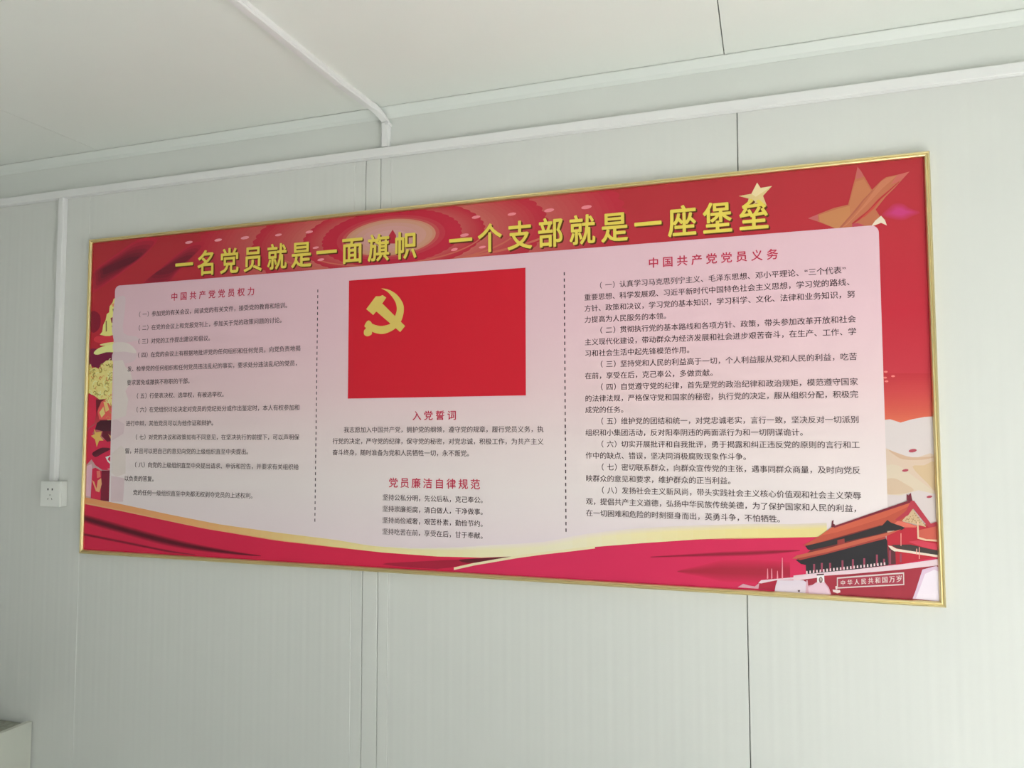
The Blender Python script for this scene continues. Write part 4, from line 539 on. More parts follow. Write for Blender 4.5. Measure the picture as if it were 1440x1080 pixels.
        ((.686,.588,.588), 5, [(2429.4,794.4),(2462.2,795.4),(2499.6,782.7),(2539,791.9),(2536.5,872.1),(2427.1,876.1)]),
        ((.446,.073,.106), 6, [(2499.4,690.4),(2498.1,692.5),(2494.9,694.4),(2490.6,695.5),(2486.2,695.6),(2483.1,694.6),(2482,692.7),(2483.2,690.6),(2486.4,688.7),(2490.8,687.6),(2495.1,687.5),(2498.2,688.5)]),
        ((.447,.073,.107), 6, [(2480.7,736.5),(2479.7,738.2),(2477.2,739.7),(2473.7,740.7),(2470.3,740.7),(2467.9,739.9),(2467,738.5),(2467.9,736.8),(2470.5,735.3),(2473.9,734.4),(2477.3,734.3),(2479.8,735.1)]),
        ((.443,.073,.106), 6, [(2528.2,796.4),(2527.4,797.9),(2525.1,799.3),(2522,800.2),(2519,800.3),(2516.8,799.6),(2516,798.3),(2516.9,796.8),(2519.1,795.4),(2522.2,794.5),(2525.2,794.4),(2527.5,795.1)]),
        ((.814,.234,.215), 3, [(2443.7,506.1),(2442.3,507.8),(2439.2,508.4),(2436.1,507.6),(2434.8,505.9),(2436.1,504.2),(2439.3,503.6),(2442.4,504.4)]),
        ((.815,.234,.215), 3, [(2441.7,519.9),(2440.3,521.6),(2437.2,522.2),(2434.1,521.4),(2432.8,519.7),(2434.2,518),(2437.3,517.4),(2440.4,518.1)]),
        ((.812,.234,.215), 3, [(2459.1,516.8),(2457.8,518.5),(2454.6,519.1),(2451.5,518.4),(2450.3,516.6),(2451.6,515),(2454.8,514.3),(2457.8,515.1)]),
        ((.814,.234,.215), 3, [(2444.6,528.6),(2443.2,530.3),(2440.1,530.9),(2437,530.1),(2435.7,528.4),(2437.1,526.7),(2440.2,526.1),(2443.3,526.8)]),
        ((.84,.316,.374), 6, [(755.9,33.2),(753.5,35.7),(747.1,37.5),(739.2,37.9),(732.8,36.7),(730.3,34.5),(732.7,32),(739.1,30.3),(747,29.9),(753.4,31)]),
        ((.84,.307,.363), 6, [(867.2,33.4),(864.7,36.1),(858,37.9),(849.6,38.4),(842.9,37.2),(840.2,34.8),(842.8,32.1),(849.5,30.2),(857.9,29.8),(864.6,31)]),
        ((.84,.305,.36), 6, [(888.9,84),(886.8,86.2),(881.1,87.8),(874.1,88.2),(868.4,87.2),(866.2,85.2),(868.4,83),(874,81.4),(881,81),(886.7,82)]),
        ((.84,.303,.359), 6, [(908.2,122.3),(905.9,124.7),(899.8,126.5),(892.2,127),(886,125.9),(883.6,123.8),(886,121.3),(892.1,119.5),(899.7,119.1),(905.9,120.1)]),
        ((.84,.272,.321), 6, [(1345,124.7),(1343.1,126.8),(1338.1,128.4),(1331.9,128.8),(1326.9,127.9),(1324.9,126),(1326.8,123.9),(1331.9,122.4),(1338.1,121.9),(1343.1,122.8)]),
        ((.84,.27,.319), 6, [(1379,86.5),(1376.4,89.3),(1369.7,91.4),(1361.3,91.9),(1354.5,90.7),(1351.9,88.1),(1354.4,85.3),(1361.2,83.2),(1369.6,82.7),(1376.4,83.9)]),
        ((.84,.268,.316), 6, [(1413.8,37.9),(1411.2,40.6),(1404.7,42.6),(1396.5,43.1),(1389.9,41.8),(1387.3,39.3),(1389.8,36.5),(1396.5,34.5),(1404.6,34.1),(1411.2,35.3)]),
        ((.84,.261,.308), 6, [(1520.6,39.3),(1518.2,42),(1511.8,44),(1503.9,44.4),(1497.4,43.2),(1495,40.7),(1497.4,37.9),(1503.9,36),(1511.8,35.5),(1518.2,36.8)]),
        ((.825,.249,.294), 6, [(1735,39.9),(1732.2,43.2),(1724.7,45.6),(1715.5,46.1),(1708,44.6),(1705.2,41.7),(1708.1,38.4),(1715.6,36),(1724.8,35.5),(1732.2,37)]),
        ((.84,.255,.301), 6, [(1630.2,38.7),(1627.4,41.8),(1620.1,44.1),(1611.1,44.6),(1603.7,43.2),(1600.9,40.3),(1603.8,37.2),(1611.1,34.9),(1620.1,34.4),(1627.4,35.8)]),
        ((.84,.272,.321), 6, [(1344,126.4),(1342.1,128.6),(1336.9,130.2),(1330.6,130.6),(1325.4,129.7),(1323.5,127.8),(1325.4,125.6),(1330.6,124.1),(1336.9,123.6),(1342,124.5)]),
        ((.84,.266,.315), 6, [(1430.5,125.5),(1428.4,127.8),(1423,129.5),(1416.3,129.9),(1410.9,128.9),(1408.9,126.9),(1410.9,124.6),(1416.3,122.9),(1423,122.5),(1428.4,123.4)]),
        ((.84,.349,.413), 6, [(416.6,28.6),(413.8,31.5),(406.1,33.5),(396.7,33.9),(388.9,32.6),(385.9,30.1),(388.8,27.2),(396.4,25.2),(405.9,24.8),(413.6,26.1)]),
        ((.84,.337,.399), 6, [(531.5,30.6),(528.7,33.4),(521.3,35.4),(512.1,35.8),(504.6,34.6),(501.7,32),(504.4,29.2),(511.9,27.2),(521.1,26.8),(528.6,28.1)]),
        ((.84,.328,.387), 6, [(635.1,31.7),(632.1,34.7),(624.1,36.9),(614.1,37.4),(606,36),(602.8,33.3),(605.8,30.2),(613.9,28),(623.9,27.5),(632,28.9)]),
        ((.523,.03,.053), 6, [(1138,51.6),(1149.6,70),(1146.8,93.9),(1125.6,92.3),(1125.6,68.1)]),
    ],
    'ghost': [
        ((.74,.57,.61), 0, [(97.9,218.8),(100.4,202.4),(104.8,196.4),(111.3,193.1),(122,189),(134.9,187.7),(144.3,191.6),(147.3,202.4),(146.7,218.4),(145.6,237.7),(142.5,262.8),(138.7,291.2),(141.6,312.9),(157.6,322.5),(180.2,325.5),(197.1,328.2),(206.2,333.4),(209.7,338.3),(201.5,341.4),(172.3,345.6),(131.5,347.9),(101.4,337.5),(92.5,303),(94.2,255.7)]),
        ((.77,.665,.64), 1, [(101.7,345.8),(114.3,343.2),(132.2,343.8),(148.6,345.9),(161.3,349.3),(172.4,354.2),(181.7,360.1),(191,368.3),(198.5,377.5),(198.6,383.4),(187,383.3),(168.2,379.9),(149.5,376.9),(132,376.7),(114.7,377),(102.5,374.4),(97,365.7),(96.7,354.2)]),
        ((.74,.57,.61), 0, [(102.5,374.4),(114.5,372),(131.9,374.2),(149.5,376.9),(168.1,377.9),(186.9,379.4),(198.6,383.4),(200.6,392.3),(195.4,403.8),(183.1,412.1),(158.4,416),(126.7,416.7),(103.6,413.1),(95.6,401.6),(96.4,385.7)]),
        ((.77,.665,.64), 1, [(103.5,406.5),(142.1,404.4),(155,427.6),(175.9,444.4),(184.7,470.5),(157.3,508.8),(170.3,536.2),(162.1,590.4),(107.4,603.6),(105.7,481.8)]),
        ((.74,.57,.61), 0, [(106.5,603.6),(123.2,601.7),(158,617.4),(154,648.4),(106.5,671.7)]),
        ((.77,.665,.64), 1, [(107.8,714.3),(145.3,687),(165.2,702.4),(167.4,779.3),(128.7,791.4),(107.6,776.3)]),
        ((.74,.57,.61), 0, [(107,787.9),(163,794.7),(160.3,871.4),(108.5,872.8)]),
    ],
    'ribbon': [
        ((.84,.354,.156), 0, [(-5,860.6),(34.6,865.3),(34.6,891.7),(-5,886.8)]),
        ((.84,.36,.158), 0, [(34.1,865.3),(73.6,870),(73.6,896.6),(34.1,891.7)]),
        ((.84,.367,.161), 0, [(73.1,870),(112.7,874.7),(112.7,901.5),(73.1,896.6)]),
        ((.84,.373,.163), 0, [(112.2,874.7),(151.8,879.4),(151.8,906.3),(112.2,901.5)]),
        ((.84,.38,.165), 0, [(151.3,879.4),(190.8,884.7),(190.8,911.6),(151.3,906.3)]),
        ((.84,.386,.167), 0, [(190.3,884.7),(229.9,890.1),(229.9,916.9),(190.3,911.6)]),
        ((.84,.393,.169), 0, [(229.4,890.1),(269,895.5),(269,922.2),(229.4,916.9)]),
        ((.84,.399,.171), 0, [(268.5,895.5),(308,901),(308,927.6),(268.5,922.2)]),
        ((.84,.406,.173), 0, [(307.5,901),(347.1,906.4),(347.1,932.9),(307.5,927.6)]),
        ((.84,.412,.175), 0, [(346.6,906.4),(386.2,911.4),(386.2,938.2),(346.6,932.9)]),
        ((.84,.419,.177), 0, [(385.7,911.4),(425.2,916.3),(425.2,943.6),(385.7,938.2)]),
        ((.84,.426,.179), 0, [(424.7,916.3),(464.3,921.1),(464.3,948.9),(424.7,943.6)]),
        ((.84,.443,.187), 0, [(463.8,921.1),(503.4,925.9),(503.4,953.7),(463.8,948.9)]),
        ((.84,.462,.196), 0, [(502.9,925.9),(542.4,930.8),(542.4,957.7),(502.9,953.7)]),
        ((.84,.482,.205), 0, [(541.9,930.8),(581.5,934),(581.5,961.6),(541.9,957.7)]),
        ((.84,.502,.215), 0, [(581,934),(620.6,937.2),(620.6,965.5),(581,961.6)]),
        ((.84,.523,.224), 0, [(620.1,937.2),(659.7,940.3),(659.7,969.5),(620.1,965.5)]),
        ((.84,.544,.234), 0, [(659.2,940.3),(698.7,943.5),(698.7,973.4),(659.2,969.5)]),
        ((.84,.565,.244), 0, [(698.2,943.5),(737.8,946.7),(737.8,977.4),(698.2,973.4)]),
        ((.84,.586,.254), 0, [(737.3,946.7),(776.9,949.6),(776.9,980.5),(737.3,977.4)]),
        ((.84,.608,.264), 0, [(776.4,949.6),(815.9,952.1),(815.9,982.7),(776.4,980.5)]),
        ((.84,.623,.276), 0, [(815.4,952.1),(855,954.7),(855,985),(815.4,982.7)]),
        ((.84,.637,.289), 0, [(854.5,954.7),(894.1,957.3),(894.1,987.2),(854.5,985)]),
        ((.84,.652,.302), 0, [(893.6,957.3),(933.1,959.8),(933.1,989.5),(893.6,987.2)]),
        ((.84,.667,.316), 0, [(932.6,959.8),(972.2,962.8),(972.2,991.7),(932.6,989.5)]),
        ((.84,.681,.329), 0, [(971.7,962.8),(1011.3,967),(1011.3,993.7),(971.7,991.7)]),
        ((.84,.696,.343), 0, [(1010.8,967),(1050.3,971.2),(1050.3,995.8),(1010.8,993.7)]),
        ((.84,.711,.357), 0, [(1049.8,971.2),(1089.4,974),(1089.4,997.8),(1049.8,995.8)]),
        ((.84,.724,.371), 0, [(1088.9,974),(1128.5,975.4),(1128.5,999.3),(1088.9,997.8)]),
        ((.84,.73,.387), 0, [(1128,975.4),(1167.5,976.7),(1167.5,999.9),(1128,999.3)]),
        ((.84,.737,.402), 0, [(1167,976.7),(1206.6,978),(1206.6,1000.6),(1167,999.9)]),
        ((.84,.743,.418), 0, [(1206.1,978),(1245.7,977),(1245.7,1001.2),(1206.1,1000.6)]),
        ((.84,.749,.434), 0, [(1245.2,977),(1284.7,976),(1284.7,1001.9),(1245.2,1001.2)]),
        ((.84,.755,.45), 0, [(1284.2,976),(1323.8,975),(1323.8,1001),(1284.2,1001.9)]),
        ((.84,.762,.467), 0, [(1323.3,975),(1362.9,973),(1362.9,1000),(1323.3,1001)]),
        ((.84,.768,.483), 0, [(1362.4,973),(1401.9,970.1),(1401.9,999.1),(1362.4,1000)]),
        ((.84,.771,.499), 0, [(1401.4,970.1),(1441,967.1),(1441,997),(1401.4,999.1)]),
        ((.84,.772,.514), 0, [(1440.5,967.1),(1480.1,964.2),(1480.1,994),(1440.5,997)]),
        ((.84,.773,.53), 0, [(1479.6,964.2),(1519.1,960.7),(1519.1,991),(1479.6,994)]),
        ((.84,.774,.545), 0, [(1518.6,960.7),(1558.2,956.2),(1558.2,984.1),(1518.6,991)]),
        ((.84,.776,.561), 0, [(1557.7,956.2),(1597.3,951.8),(1597.3,977.1),(1557.7,984.1)]),
        ((.84,.777,.577), 0, [(1596.8,951.8),(1636.3,943.5),(1636.3,971.1),(1596.8,977.1)]),
        ((.84,.777,.587), 0, [(1635.8,943.5),(1675.4,933.7),(1675.4,965),(1635.8,971.1)]),
        ((.84,.77,.556), 0, [(1674.9,933.7),(1714.5,925.7),(1714.5,958.5),(1674.9,965)]),
        ((.84,.764,.526), 0, [(1714,925.7),(1753.6,919.7),(1753.6,952.9),(1714,958.5)]),
        ((.84,.757,.497), 0, [(1753.1,919.7),(1792.6,913.8),(1792.6,948.1),(1753.1,952.9)]),
        ((.84,.751,.47), 0, [(1792.1,913.8),(1831.7,908.7),(1831.7,943.4),(1792.1,948.1)]),
        ((.84,.745,.444), 0, [(1831.2,908.7),(1870.8,904.6),(1870.8,938.9),(1831.2,943.4)]),
        ((.84,.736,.423), 0, [(1870.3,904.6),(1909.8,900.6),(1909.8,934.6),(1870.3,938.9)]),
        ((.836,.728,.402), 0, [(1909.3,900.6),(1948.9,897.2),(1948.9,930.2),(1909.3,934.6)]),
        ((.831,.72,.383), 0, [(1948.4,897.2),(1988,894.5),(1988,925.9),(1948.4,930.2)]),
        ((.827,.713,.364), 0, [(1987.5,894.5),(2027,891.7),(2027,923.9),(1987.5,925.9)]),
        ((.822,.705,.346), 0, [(2026.5,891.7),(2066.1,889),(2066.1,921.1),(2026.5,923.9)]),
        ((.818,.697,.328), 0, [(2065.6,889),(2105.2,886.8),(2105.2,918.4),(2065.6,921.1)]),
        ((.814,.69,.311), 0, [(2104.7,886.8),(2144.2,884.7),(2144.2,915.6),(2104.7,918.4)]),
        ((.809,.683,.299), 0, [(2143.7,884.7),(2183.3,883.4),(2183.3,911.5),(2143.7,915.6)]),
        ((.803,.678,.296), 0, [(2182.8,883.4),(2222.4,882.6),(2222.4,909.8),(2182.8,911.5)]),
        ((.796,.673,.293), 0, [(2221.9,882.6),(2261.4,879.7),(2261.4,908),(2221.9,909.8)]),
        ((.79,.668,.29), 0, [(2260.9,879.7),(2300.5,876.7),(2300.5,903.1),(2260.9,908)]),
        ((.84,.787,.681), 0, [(1088.9,973.7),(1128.5,975.1),(1128.5,975.2),(1088.9,973.8)]),
        ((.84,.766,.566), 0, [(1088.9,973.8),(1128.5,975.2),(1128.5,975.3),(1088.9,973.9)]),
        ((.84,.745,.463), 0, [(1088.9,973.9),(1128.5,975.3),(1128.5,975.4),(1088.9,974)]),
        ((.84,.783,.681), 0, [(1128,973.7),(1167.5,975.1),(1167.5,975.6),(1128,974.3)]),
        ((.84,.765,.572), 0, [(1128,974.3),(1167.5,975.6),(1167.5,976.1),(1128,974.8)]),
        ((.84,.748,.474), 0, [(1128,974.8),(1167.5,976.1),(1167.5,976.7),(1128,975.4)]),
        ((.84,.779,.681), 0, [(1167,973.7),(1206.6,975),(1206.6,976),(1167,974.7)]),
        ((.84,.765,.579), 0, [(1167,974.7),(1206.6,976),(1206.6,977),(1167,975.7)]),
        ((.84,.751,.486), 0, [(1167,975.7),(1206.6,977),(1206.6,978),(1167,976.7)]),
        ((.84,.775,.681), 0, [(1206.1,973.7),(1245.7,972.7),(1245.7,974.1),(1206.1,975.1)]),
        ((.84,.764,.585), 0, [(1206.1,975.1),(1245.7,974.1),(1245.7,975.6),(1206.1,976.5)]),
        ((.84,.753,.497), 0, [(1206.1,976.5),(1245.7,975.6),(1245.7,977),(1206.1,978)]),
        ((.84,.771,.681), 0, [(1245.2,971.4),(1284.7,970.4),(1284.7,972.3),(1245.2,973.2)]),
        ((.84,.764,.592), 0, [(1245.2,973.2),(1284.7,972.3),(1284.7,974.1),(1245.2,975.1)]),
        ((.84,.756,.509), 0, [(1245.2,975.1),(1284.7,974.1),(1284.7,976),(1245.2,977)]),
        ((.84,.767,.681), 0, [(1284.2,969),(1323.8,968.1),(1323.8,970.4),(1284.2,971.4)]),
        ((.84,.763,.598), 0, [(1284.2,971.4),(1323.8,970.4),(1323.8,972.7),(1284.2,973.7)]),
        ((.84,.759,.521), 0, [(1284.2,973.7),(1323.8,972.7),(1323.8,975),(1284.2,976)]),
        ((.84,.763,.682), 0, [(1323.3,966.7),(1362.9,964.7),(1362.9,967.4),(1323.3,969.5)]),
        ((.84,.763,.605), 0, [(1323.3,969.5),(1362.9,967.4),(1362.9,970.2),(1323.3,972.3)]),
        ((.84,.762,.533), 0, [(1323.3,972.3),(1362.9,970.2),(1362.9,973),(1323.3,975)]),
        ((.84,.76,.682), 0, [(1362.4,963.3),(1401.9,960.4),(1401.9,963.6),(1362.4,966.6)]),
        ((.84,.762,.611), 0, [(1362.4,966.6),(1401.9,963.6),(1401.9,966.8),(1362.4,969.8)]),
        ((.84,.765,.545), 0, [(1362.4,969.8),(1401.9,966.8),(1401.9,970.1),(1362.4,973)]),
        ((.84,.755,.682), 0, [(1401.4,959.1),(1441,956.1),(1441,959.8),(1401.4,962.7)]),
        ((.84,.761,.617), 0, [(1401.4,962.7),(1441,959.8),(1441,963.5),(1401.4,966.4)]),
        ((.84,.766,.556), 0, [(1401.4,966.4),(1441,963.5),(1441,967.1),(1401.4,970.1)]),
        ((.84,.751,.681), 0, [(1440.5,955.1),(1480.1,952.2),(1480.1,956.2),(1440.5,959.1)]),
        ((.84,.758,.623), 0, [(1440.5,959.1),(1480.1,956.2),(1480.1,960.2),(1440.5,963.1)]),
        ((.84,.765,.567), 0, [(1440.5,963.1),(1480.1,960.2),(1480.1,964.2),(1440.5,967.1)]),
        ((.84,.746,.681), 0, [(1479.6,952.2),(1519.1,948.7),(1519.1,952.7),(1479.6,956.2)]),
        ((.84,.755,.628), 0, [(1479.6,956.2),(1519.1,952.7),(1519.1,956.7),(1479.6,960.2)]),
        ((.84,.764,.578), 0, [(1479.6,960.2),(1519.1,956.7),(1519.1,960.7),(1479.6,964.2)]),
        ((.84,.741,.681), 0, [(1518.6,948.7),(1558.2,944.2),(1558.2,948.2),(1518.6,952.7)]),
        ((.84,.752,.634), 0, [(1518.6,952.7),(1558.2,948.2),(1558.2,952.2),(1518.6,956.7)]),
        ((.84,.763,.589), 0, [(1518.6,956.7),(1558.2,952.2),(1558.2,956.2),(1518.6,960.7)]),
        ((.84,.737,.681), 0, [(1557.7,944.2),(1597.3,939.8),(1597.3,943.8),(1557.7,948.2)]),
        ((.84,.749,.639), 0, [(1557.7,948.2),(1597.3,943.8),(1597.3,947.8),(1557.7,952.2)]),
        ((.84,.762,.6), 0, [(1557.7,952.2),(1597.3,947.8),(1597.3,951.8),(1557.7,956.2)]),
        ((.839,.732,.681), 0, [(1596.8,939.8),(1636.3,931.5),(1636.3,935.5),(1596.8,943.8)]),
        ((.84,.747,.645), 0, [(1596.8,943.8),(1636.3,935.5),(1636.3,939.5),(1596.8,947.8)]),
        ((.84,.762,.611), 0, [(1596.8,947.8),(1636.3,939.5),(1636.3,943.5),(1596.8,951.8)]),
        ((.833,.727,.679), 0, [(1635.8,931.5),(1675.4,921.7),(1675.4,925.7),(1635.8,935.5)]),
        ((.837,.744,.647), 0, [(1635.8,935.5),(1675.4,925.7),(1675.4,929.7),(1635.8,939.5)]),
        ((.84,.76,.616), 0, [(1635.8,939.5),(1675.4,929.7),(1675.4,933.7),(1635.8,943.5)]),
        ((.827,.721,.666), 0, [(1674.9,921.7),(1714.5,913.7),(1714.5,917.7),(1674.9,925.7)]),
        ((.834,.737,.628), 0, [(1674.9,925.7),(1714.5,917.7),(1714.5,921.7),(1674.9,929.7)]),
        ((.84,.754,.591), 0, [(1674.9,929.7),(1714.5,921.7),(1714.5,925.7),(1674.9,933.7)]),
        ((.822,.715,.653), 0, [(1714,913.7),(1753.6,907.7),(1753.6,911.7),(1714,917.7)]),
        ((.83,.731,.609), 0, [(1714,917.7),(1753.6,911.7),(1753.6,915.7),(1714,921.7)]),
        ((.838,.747,.567), 0, [(1714,921.7),(1753.6,915.7),(1753.6,919.7),(1714,925.7)]),
        ((.817,.709,.641), 0, [(1753.1,907.7),(1792.6,901.8),(1792.6,905.8),(1753.1,911.7)]),
        ((.826,.725,.591), 0, [(1753.1,911.7),(1792.6,905.8),(1792.6,909.8),(1753.1,915.7)]),
        ((.836,.741,.543), 0, [(1753.1,915.7),(1792.6,909.8),(1792.6,913.8),(1753.1,919.7)]),
        ((.812,.703,.629), 0, [(1792.1,901.8),(1831.7,896.7),(1831.7,900.7),(1792.1,905.8)]),
        ((.823,.719,.573), 0, [(1792.1,905.8),(1831.7,900.7),(1831.7,904.7),(1792.1,909.8)]),
        ((.834,.735,.52), 0, [(1792.1,909.8),(1831.7,904.7),(1831.7,908.7),(1792.1,913.8)]),
        ((.806,.697,.617), 0, [(1831.2,896.7),(1870.8,892.6),(1870.8,896.6),(1831.2,900.7)]),
        ((.819,.713,.555), 0, [(1831.2,900.7),(1870.8,896.6),(1870.8,900.6),(1831.2,904.7)]),
        ((.832,.729,.498), 0, [(1831.2,904.7),(1870.8,900.6),(1870.8,904.6),(1831.2,908.7)]),
        ((.8,.691,.606), 0, [(1870.3,892.6),(1909.8,888.6),(1909.8,892.6),(1870.3,896.6)]),
        ((.814,.706,.541), 0, [(1870.3,896.6),(1909.8,892.6),(1909.8,896.6),(1870.3,900.6)]),
        ((.827,.721,.48), 0, [(1870.3,900.6),(1909.8,896.6),(1909.8,900.6),(1870.3,904.6)]),
        ((.794,.685,.596), 0, [(1909.3,888.6),(1948.9,885.2),(1948.9,889.2),(1909.3,892.6)]),
        ((.808,.699,.527), 0, [(1909.3,892.6),(1948.9,889.2),(1948.9,893.2),(1909.3,896.6)]),
        ((.822,.714,.462), 0, [(1909.3,896.6),(1948.9,893.2),(1948.9,897.2),(1909.3,900.6)]),
        ((.789,.679,.586), 0, [(1948.4,885.2),(1988,882.5),(1988,886.5),(1948.4,889.2)]),
        ((.803,.693,.513), 0, [(1948.4,889.2),(1988,886.5),(1988,890.5),(1948.4,893.2)]),
        ((.817,.706,.445), 0, [(1948.4,893.2),(1988,890.5),(1988,894.5),(1948.4,897.2)]),
        ((.783,.673,.576), 0, [(1987.5,882.5),(2027,879.7),(2027,883.7),(1987.5,886.5)]),
        ((.797,.686,.499), 0, [(1987.5,886.5),(2027,883.7),(2027,887.7),(1987.5,890.5)]),
        ((.812,.699,.428), 0, [(1987.5,890.5),(2027,887.7),(2027,891.7),(1987.5,894.5)]),
        ((.777,.667,.567), 0, [(2026.5,879.7),(2066.1,877),(2066.1,881),(2026.5,883.7)]),
        ((.792,.68,.486), 0, [(2026.5,883.7),(2066.1,881),(2066.1,885),(2026.5,887.7)]),
        ((.807,.692,.412), 0, [(2026.5,887.7),(2066.1,885),(2066.1,889),(2026.5,891.7)]),
        ((.771,.661,.557), 0, [(2065.6,877),(2105.2,874.8),(2105.2,878.8),(2065.6,881)]),
        ((.787,.673,.473), 0, [(2065.6,881),(2105.2,878.8),(2105.2,882.8),(2065.6,885)]),
        ((.802,.685,.397), 0, [(2065.6,885),(2105.2,882.8),(2105.2,886.8),(2065.6,889)]),
        ((.766,.656,.548), 0, [(2104.7,874.8),(2144.2,872.7),(2144.2,876.7),(2104.7,878.8)]),
        ((.782,.667,.46), 0, [(2104.7,878.8),(2144.2,876.7),(2144.2,880.7),(2104.7,882.8)]),
        ((.798,.679,.381), 0, [(2104.7,882.8),(2144.2,880.7),(2144.2,884.7),(2104.7,886.8)]),
        ((.76,.65,.54), 0, [(2143.7,872.7),(2183.3,871.4),(2183.3,875.4),(2143.7,876.7)]),
        ((.776,.661,.451), 0, [(2143.7,876.7),(2183.3,875.4),(2183.3,879.4),(2143.7,880.7)]),
        ((.792,.672,.37), 0, [(2143.7,880.7),(2183.3,879.4),(2183.3,883.4),(2143.7,884.7)]),
        ((.755,.645,.536), 0, [(2182.8,871.4),(2222.4,870.6),(2222.4,874.6),(2182.8,875.4)]),
        ((.77,.656,.447), 0, [(2182.8,875.4),(2222.4,874.6),(2222.4,878.6),(2182.8,879.4)]),
        ((.786,.667,.367), 0, [(2182.8,879.4),(2222.4,878.6),(2222.4,882.6),(2182.8,883.4)]),
        ((.749,.64,.531), 0, [(2221.9,870.6),(2261.4,867.7),(2261.4,871.7),(2221.9,874.6)]),
        ((.764,.651,.443), 0, [(2221.9,874.6),(2261.4,871.7),(2261.4,875.7),(2221.9,878.6)]),
        ((.78,.662,.363), 0, [(2221.9,878.6),(2261.4,875.7),(2261.4,879.7),(2221.9,882.6)]),
        ((.743,.636,.527), 0, [(2260.9,867.7),(2300.5,864.7),(2300.5,868.7),(2260.9,871.7)]),
        ((.759,.646,.439), 0, [(2260.9,871.7),(2300.5,868.7),(2300.5,872.7),(2260.9,875.7)]),
        ((.774,.657,.36), 0, [(2260.9,875.7),(2300.5,872.7),(2300.5,876.7),(2260.9,879.7)]),
        ((.84,.434,.211), 3, [(-5,877.8),(38.7,883.3),(82.4,888.7),(126.1,894.2),(169.8,899.8),(213.5,905.7),(257.2,911.7),(300.9,917.7),(344.6,923.6),(388.3,929.6),(432,935.6),(475.7,941.5),(519.3,946.4),(563,950.8),(606.7,955.2),(650.4,959.6),(694.1,964),(737.8,968.4),(781.5,971.8),(825.2,974.3),(868.9,976.8),(912.6,979.3),(956.3,981.9),(1000,984.2),(1000,985.5),(956.3,983.4),(912.6,981),(868.9,978.7),(825.2,976.3),(781.5,974),(737.8,970.8),(694.1,966.5),(650.4,962.2),(606.7,958),(563,953.7),(519.3,949.5),(475.7,944.8),(432,939),(388.3,933.2),(344.6,927.4),(300.9,921.6),(257.2,915.8),(213.5,910),(169.8,904.1),(126.1,898.7),(82.4,893.4),(38.7,888.1),(-5,882.8)]),
        ((.688,.025,.08), 1, [(-5,878.8),(-4.9,878.8),(160.5,899.5),(487.9,944.2),(757.3,971.4),(964,983.3),(1112.2,991),(1285.1,993.9),(1417.7,990.7),(1529.8,981),(1560,1000),(1500,1036),(-5,1036)]),
        ((.594,.024,.069), 4, [(-8,915.8),(9.1,918.8),(32.7,923),(61,928),(92.2,933.6),(124.2,939.2),(158.8,945.5),(197.1,952.5),(236.8,959.7),(275.6,966.4),(311,972.2),(342.5,977.7),(371.7,982.5),(399.4,986.8),(426.6,990.7),(454.2,994.4),(482.6,998.1),(511.3,1001.6),(539.5,1004.7),(566.7,1007.6),(592.2,1010.2),(617.3,1012.6),(642.3,1014.7),(665.5,1016.6),(685.1,1018.3),(699.1,1019.8),(699.1,1021.8),(685.1,1022.3),(665.5,1022.6),(642.3,1022.7),(617.3,1022.6),(592.2,1022.2),(566.7,1021.6),(539.5,1020.7),(511.3,1019.6),(482.6,1018.1),(454.2,1016.4),(426.6,1014.3),(399.4,1012),(371.7,1009.3),(342.5,1006.1),(311,1002.2),(275.6,996.4),(236.8,989.7),(197.1,982.5),(158.8,975.5),(124.2,969.2),(92.2,963.2),(61,957.2),(32.7,951.8),(9.1,947.2),(-8,943.8)]),
        ((.489,.022,.06), 4, [(-8,917.5),(9.1,920.5),(32.7,924.7),(61,929.8),(92.2,935.4),(124.2,941),(158.8,947.3),(197.1,954.3),(236.8,961.5),(275.6,968.2),(311,974),(342.5,979.4),(371.7,984.1),(399.4,988.3),(426.6,992.1),(454.2,995.7),(482.6,999.3),(511.3,1002.6),(539.5,1005.7),(566.7,1008.4),(592.2,1010.9),(617.3,1013.2),(642.3,1015.2),(665.5,1017),(685.1,1018.5),(699.1,1019.9),(699.1,1021.7),(685.1,1022),(665.5,1022.2),(642.3,1022.2),(617.3,1022),(592.2,1021.5),(566.7,1020.7),(539.5,1019.7),(511.3,1018.5),(482.6,1016.9),(454.2,1015.1),(426.6,1012.8),(399.4,1010.4),(371.7,1007.7),(342.5,1004.4),(311,1000.4),(275.6,994.6),(236.8,987.8),(197.1,980.7),(158.8,973.7),(124.2,967.4),(92.2,961.4),(61,955.5),(32.7,950),(9.1,945.5),(-8,942.1)]),
        ((.396,.02,.053), 4, [(-8,919.2),(9.1,922.2),(32.7,926.5),(61,931.6),(92.2,937.2),(124.2,942.8),(158.8,949.1),(197.1,956.1),(236.8,963.3),(275.6,970.1),(311,975.8),(342.5,981.2),(371.7,985.8),(399.4,989.8),(426.6,993.5),(454.2,997.1),(482.6,1000.6),(511.3,1003.7),(539.5,1006.6),(566.7,1009.3),(592.2,1011.7),(617.3,1013.8),(642.3,1015.7),(665.5,1017.3),(685.1,1018.8),(699.1,1020),(699.1,1021.6),(685.1,1021.8),(665.5,1021.9),(642.3,1021.7),(617.3,1021.4),(592.2,1020.7),(566.7,1019.9),(539.5,1018.7),(511.3,1017.4),(482.6,1015.7),(454.2,1013.7),(426.6,1011.4),(399.4,1008.9),(371.7,1006),(342.5,1002.7),(311,998.6),(275.6,992.8),(236.8,986),(197.1,978.8),(158.8,971.8),(124.2,965.6),(92.2,959.6),(61,953.7),(32.7,948.3),(9.1,943.7),(-8,940.4)]),
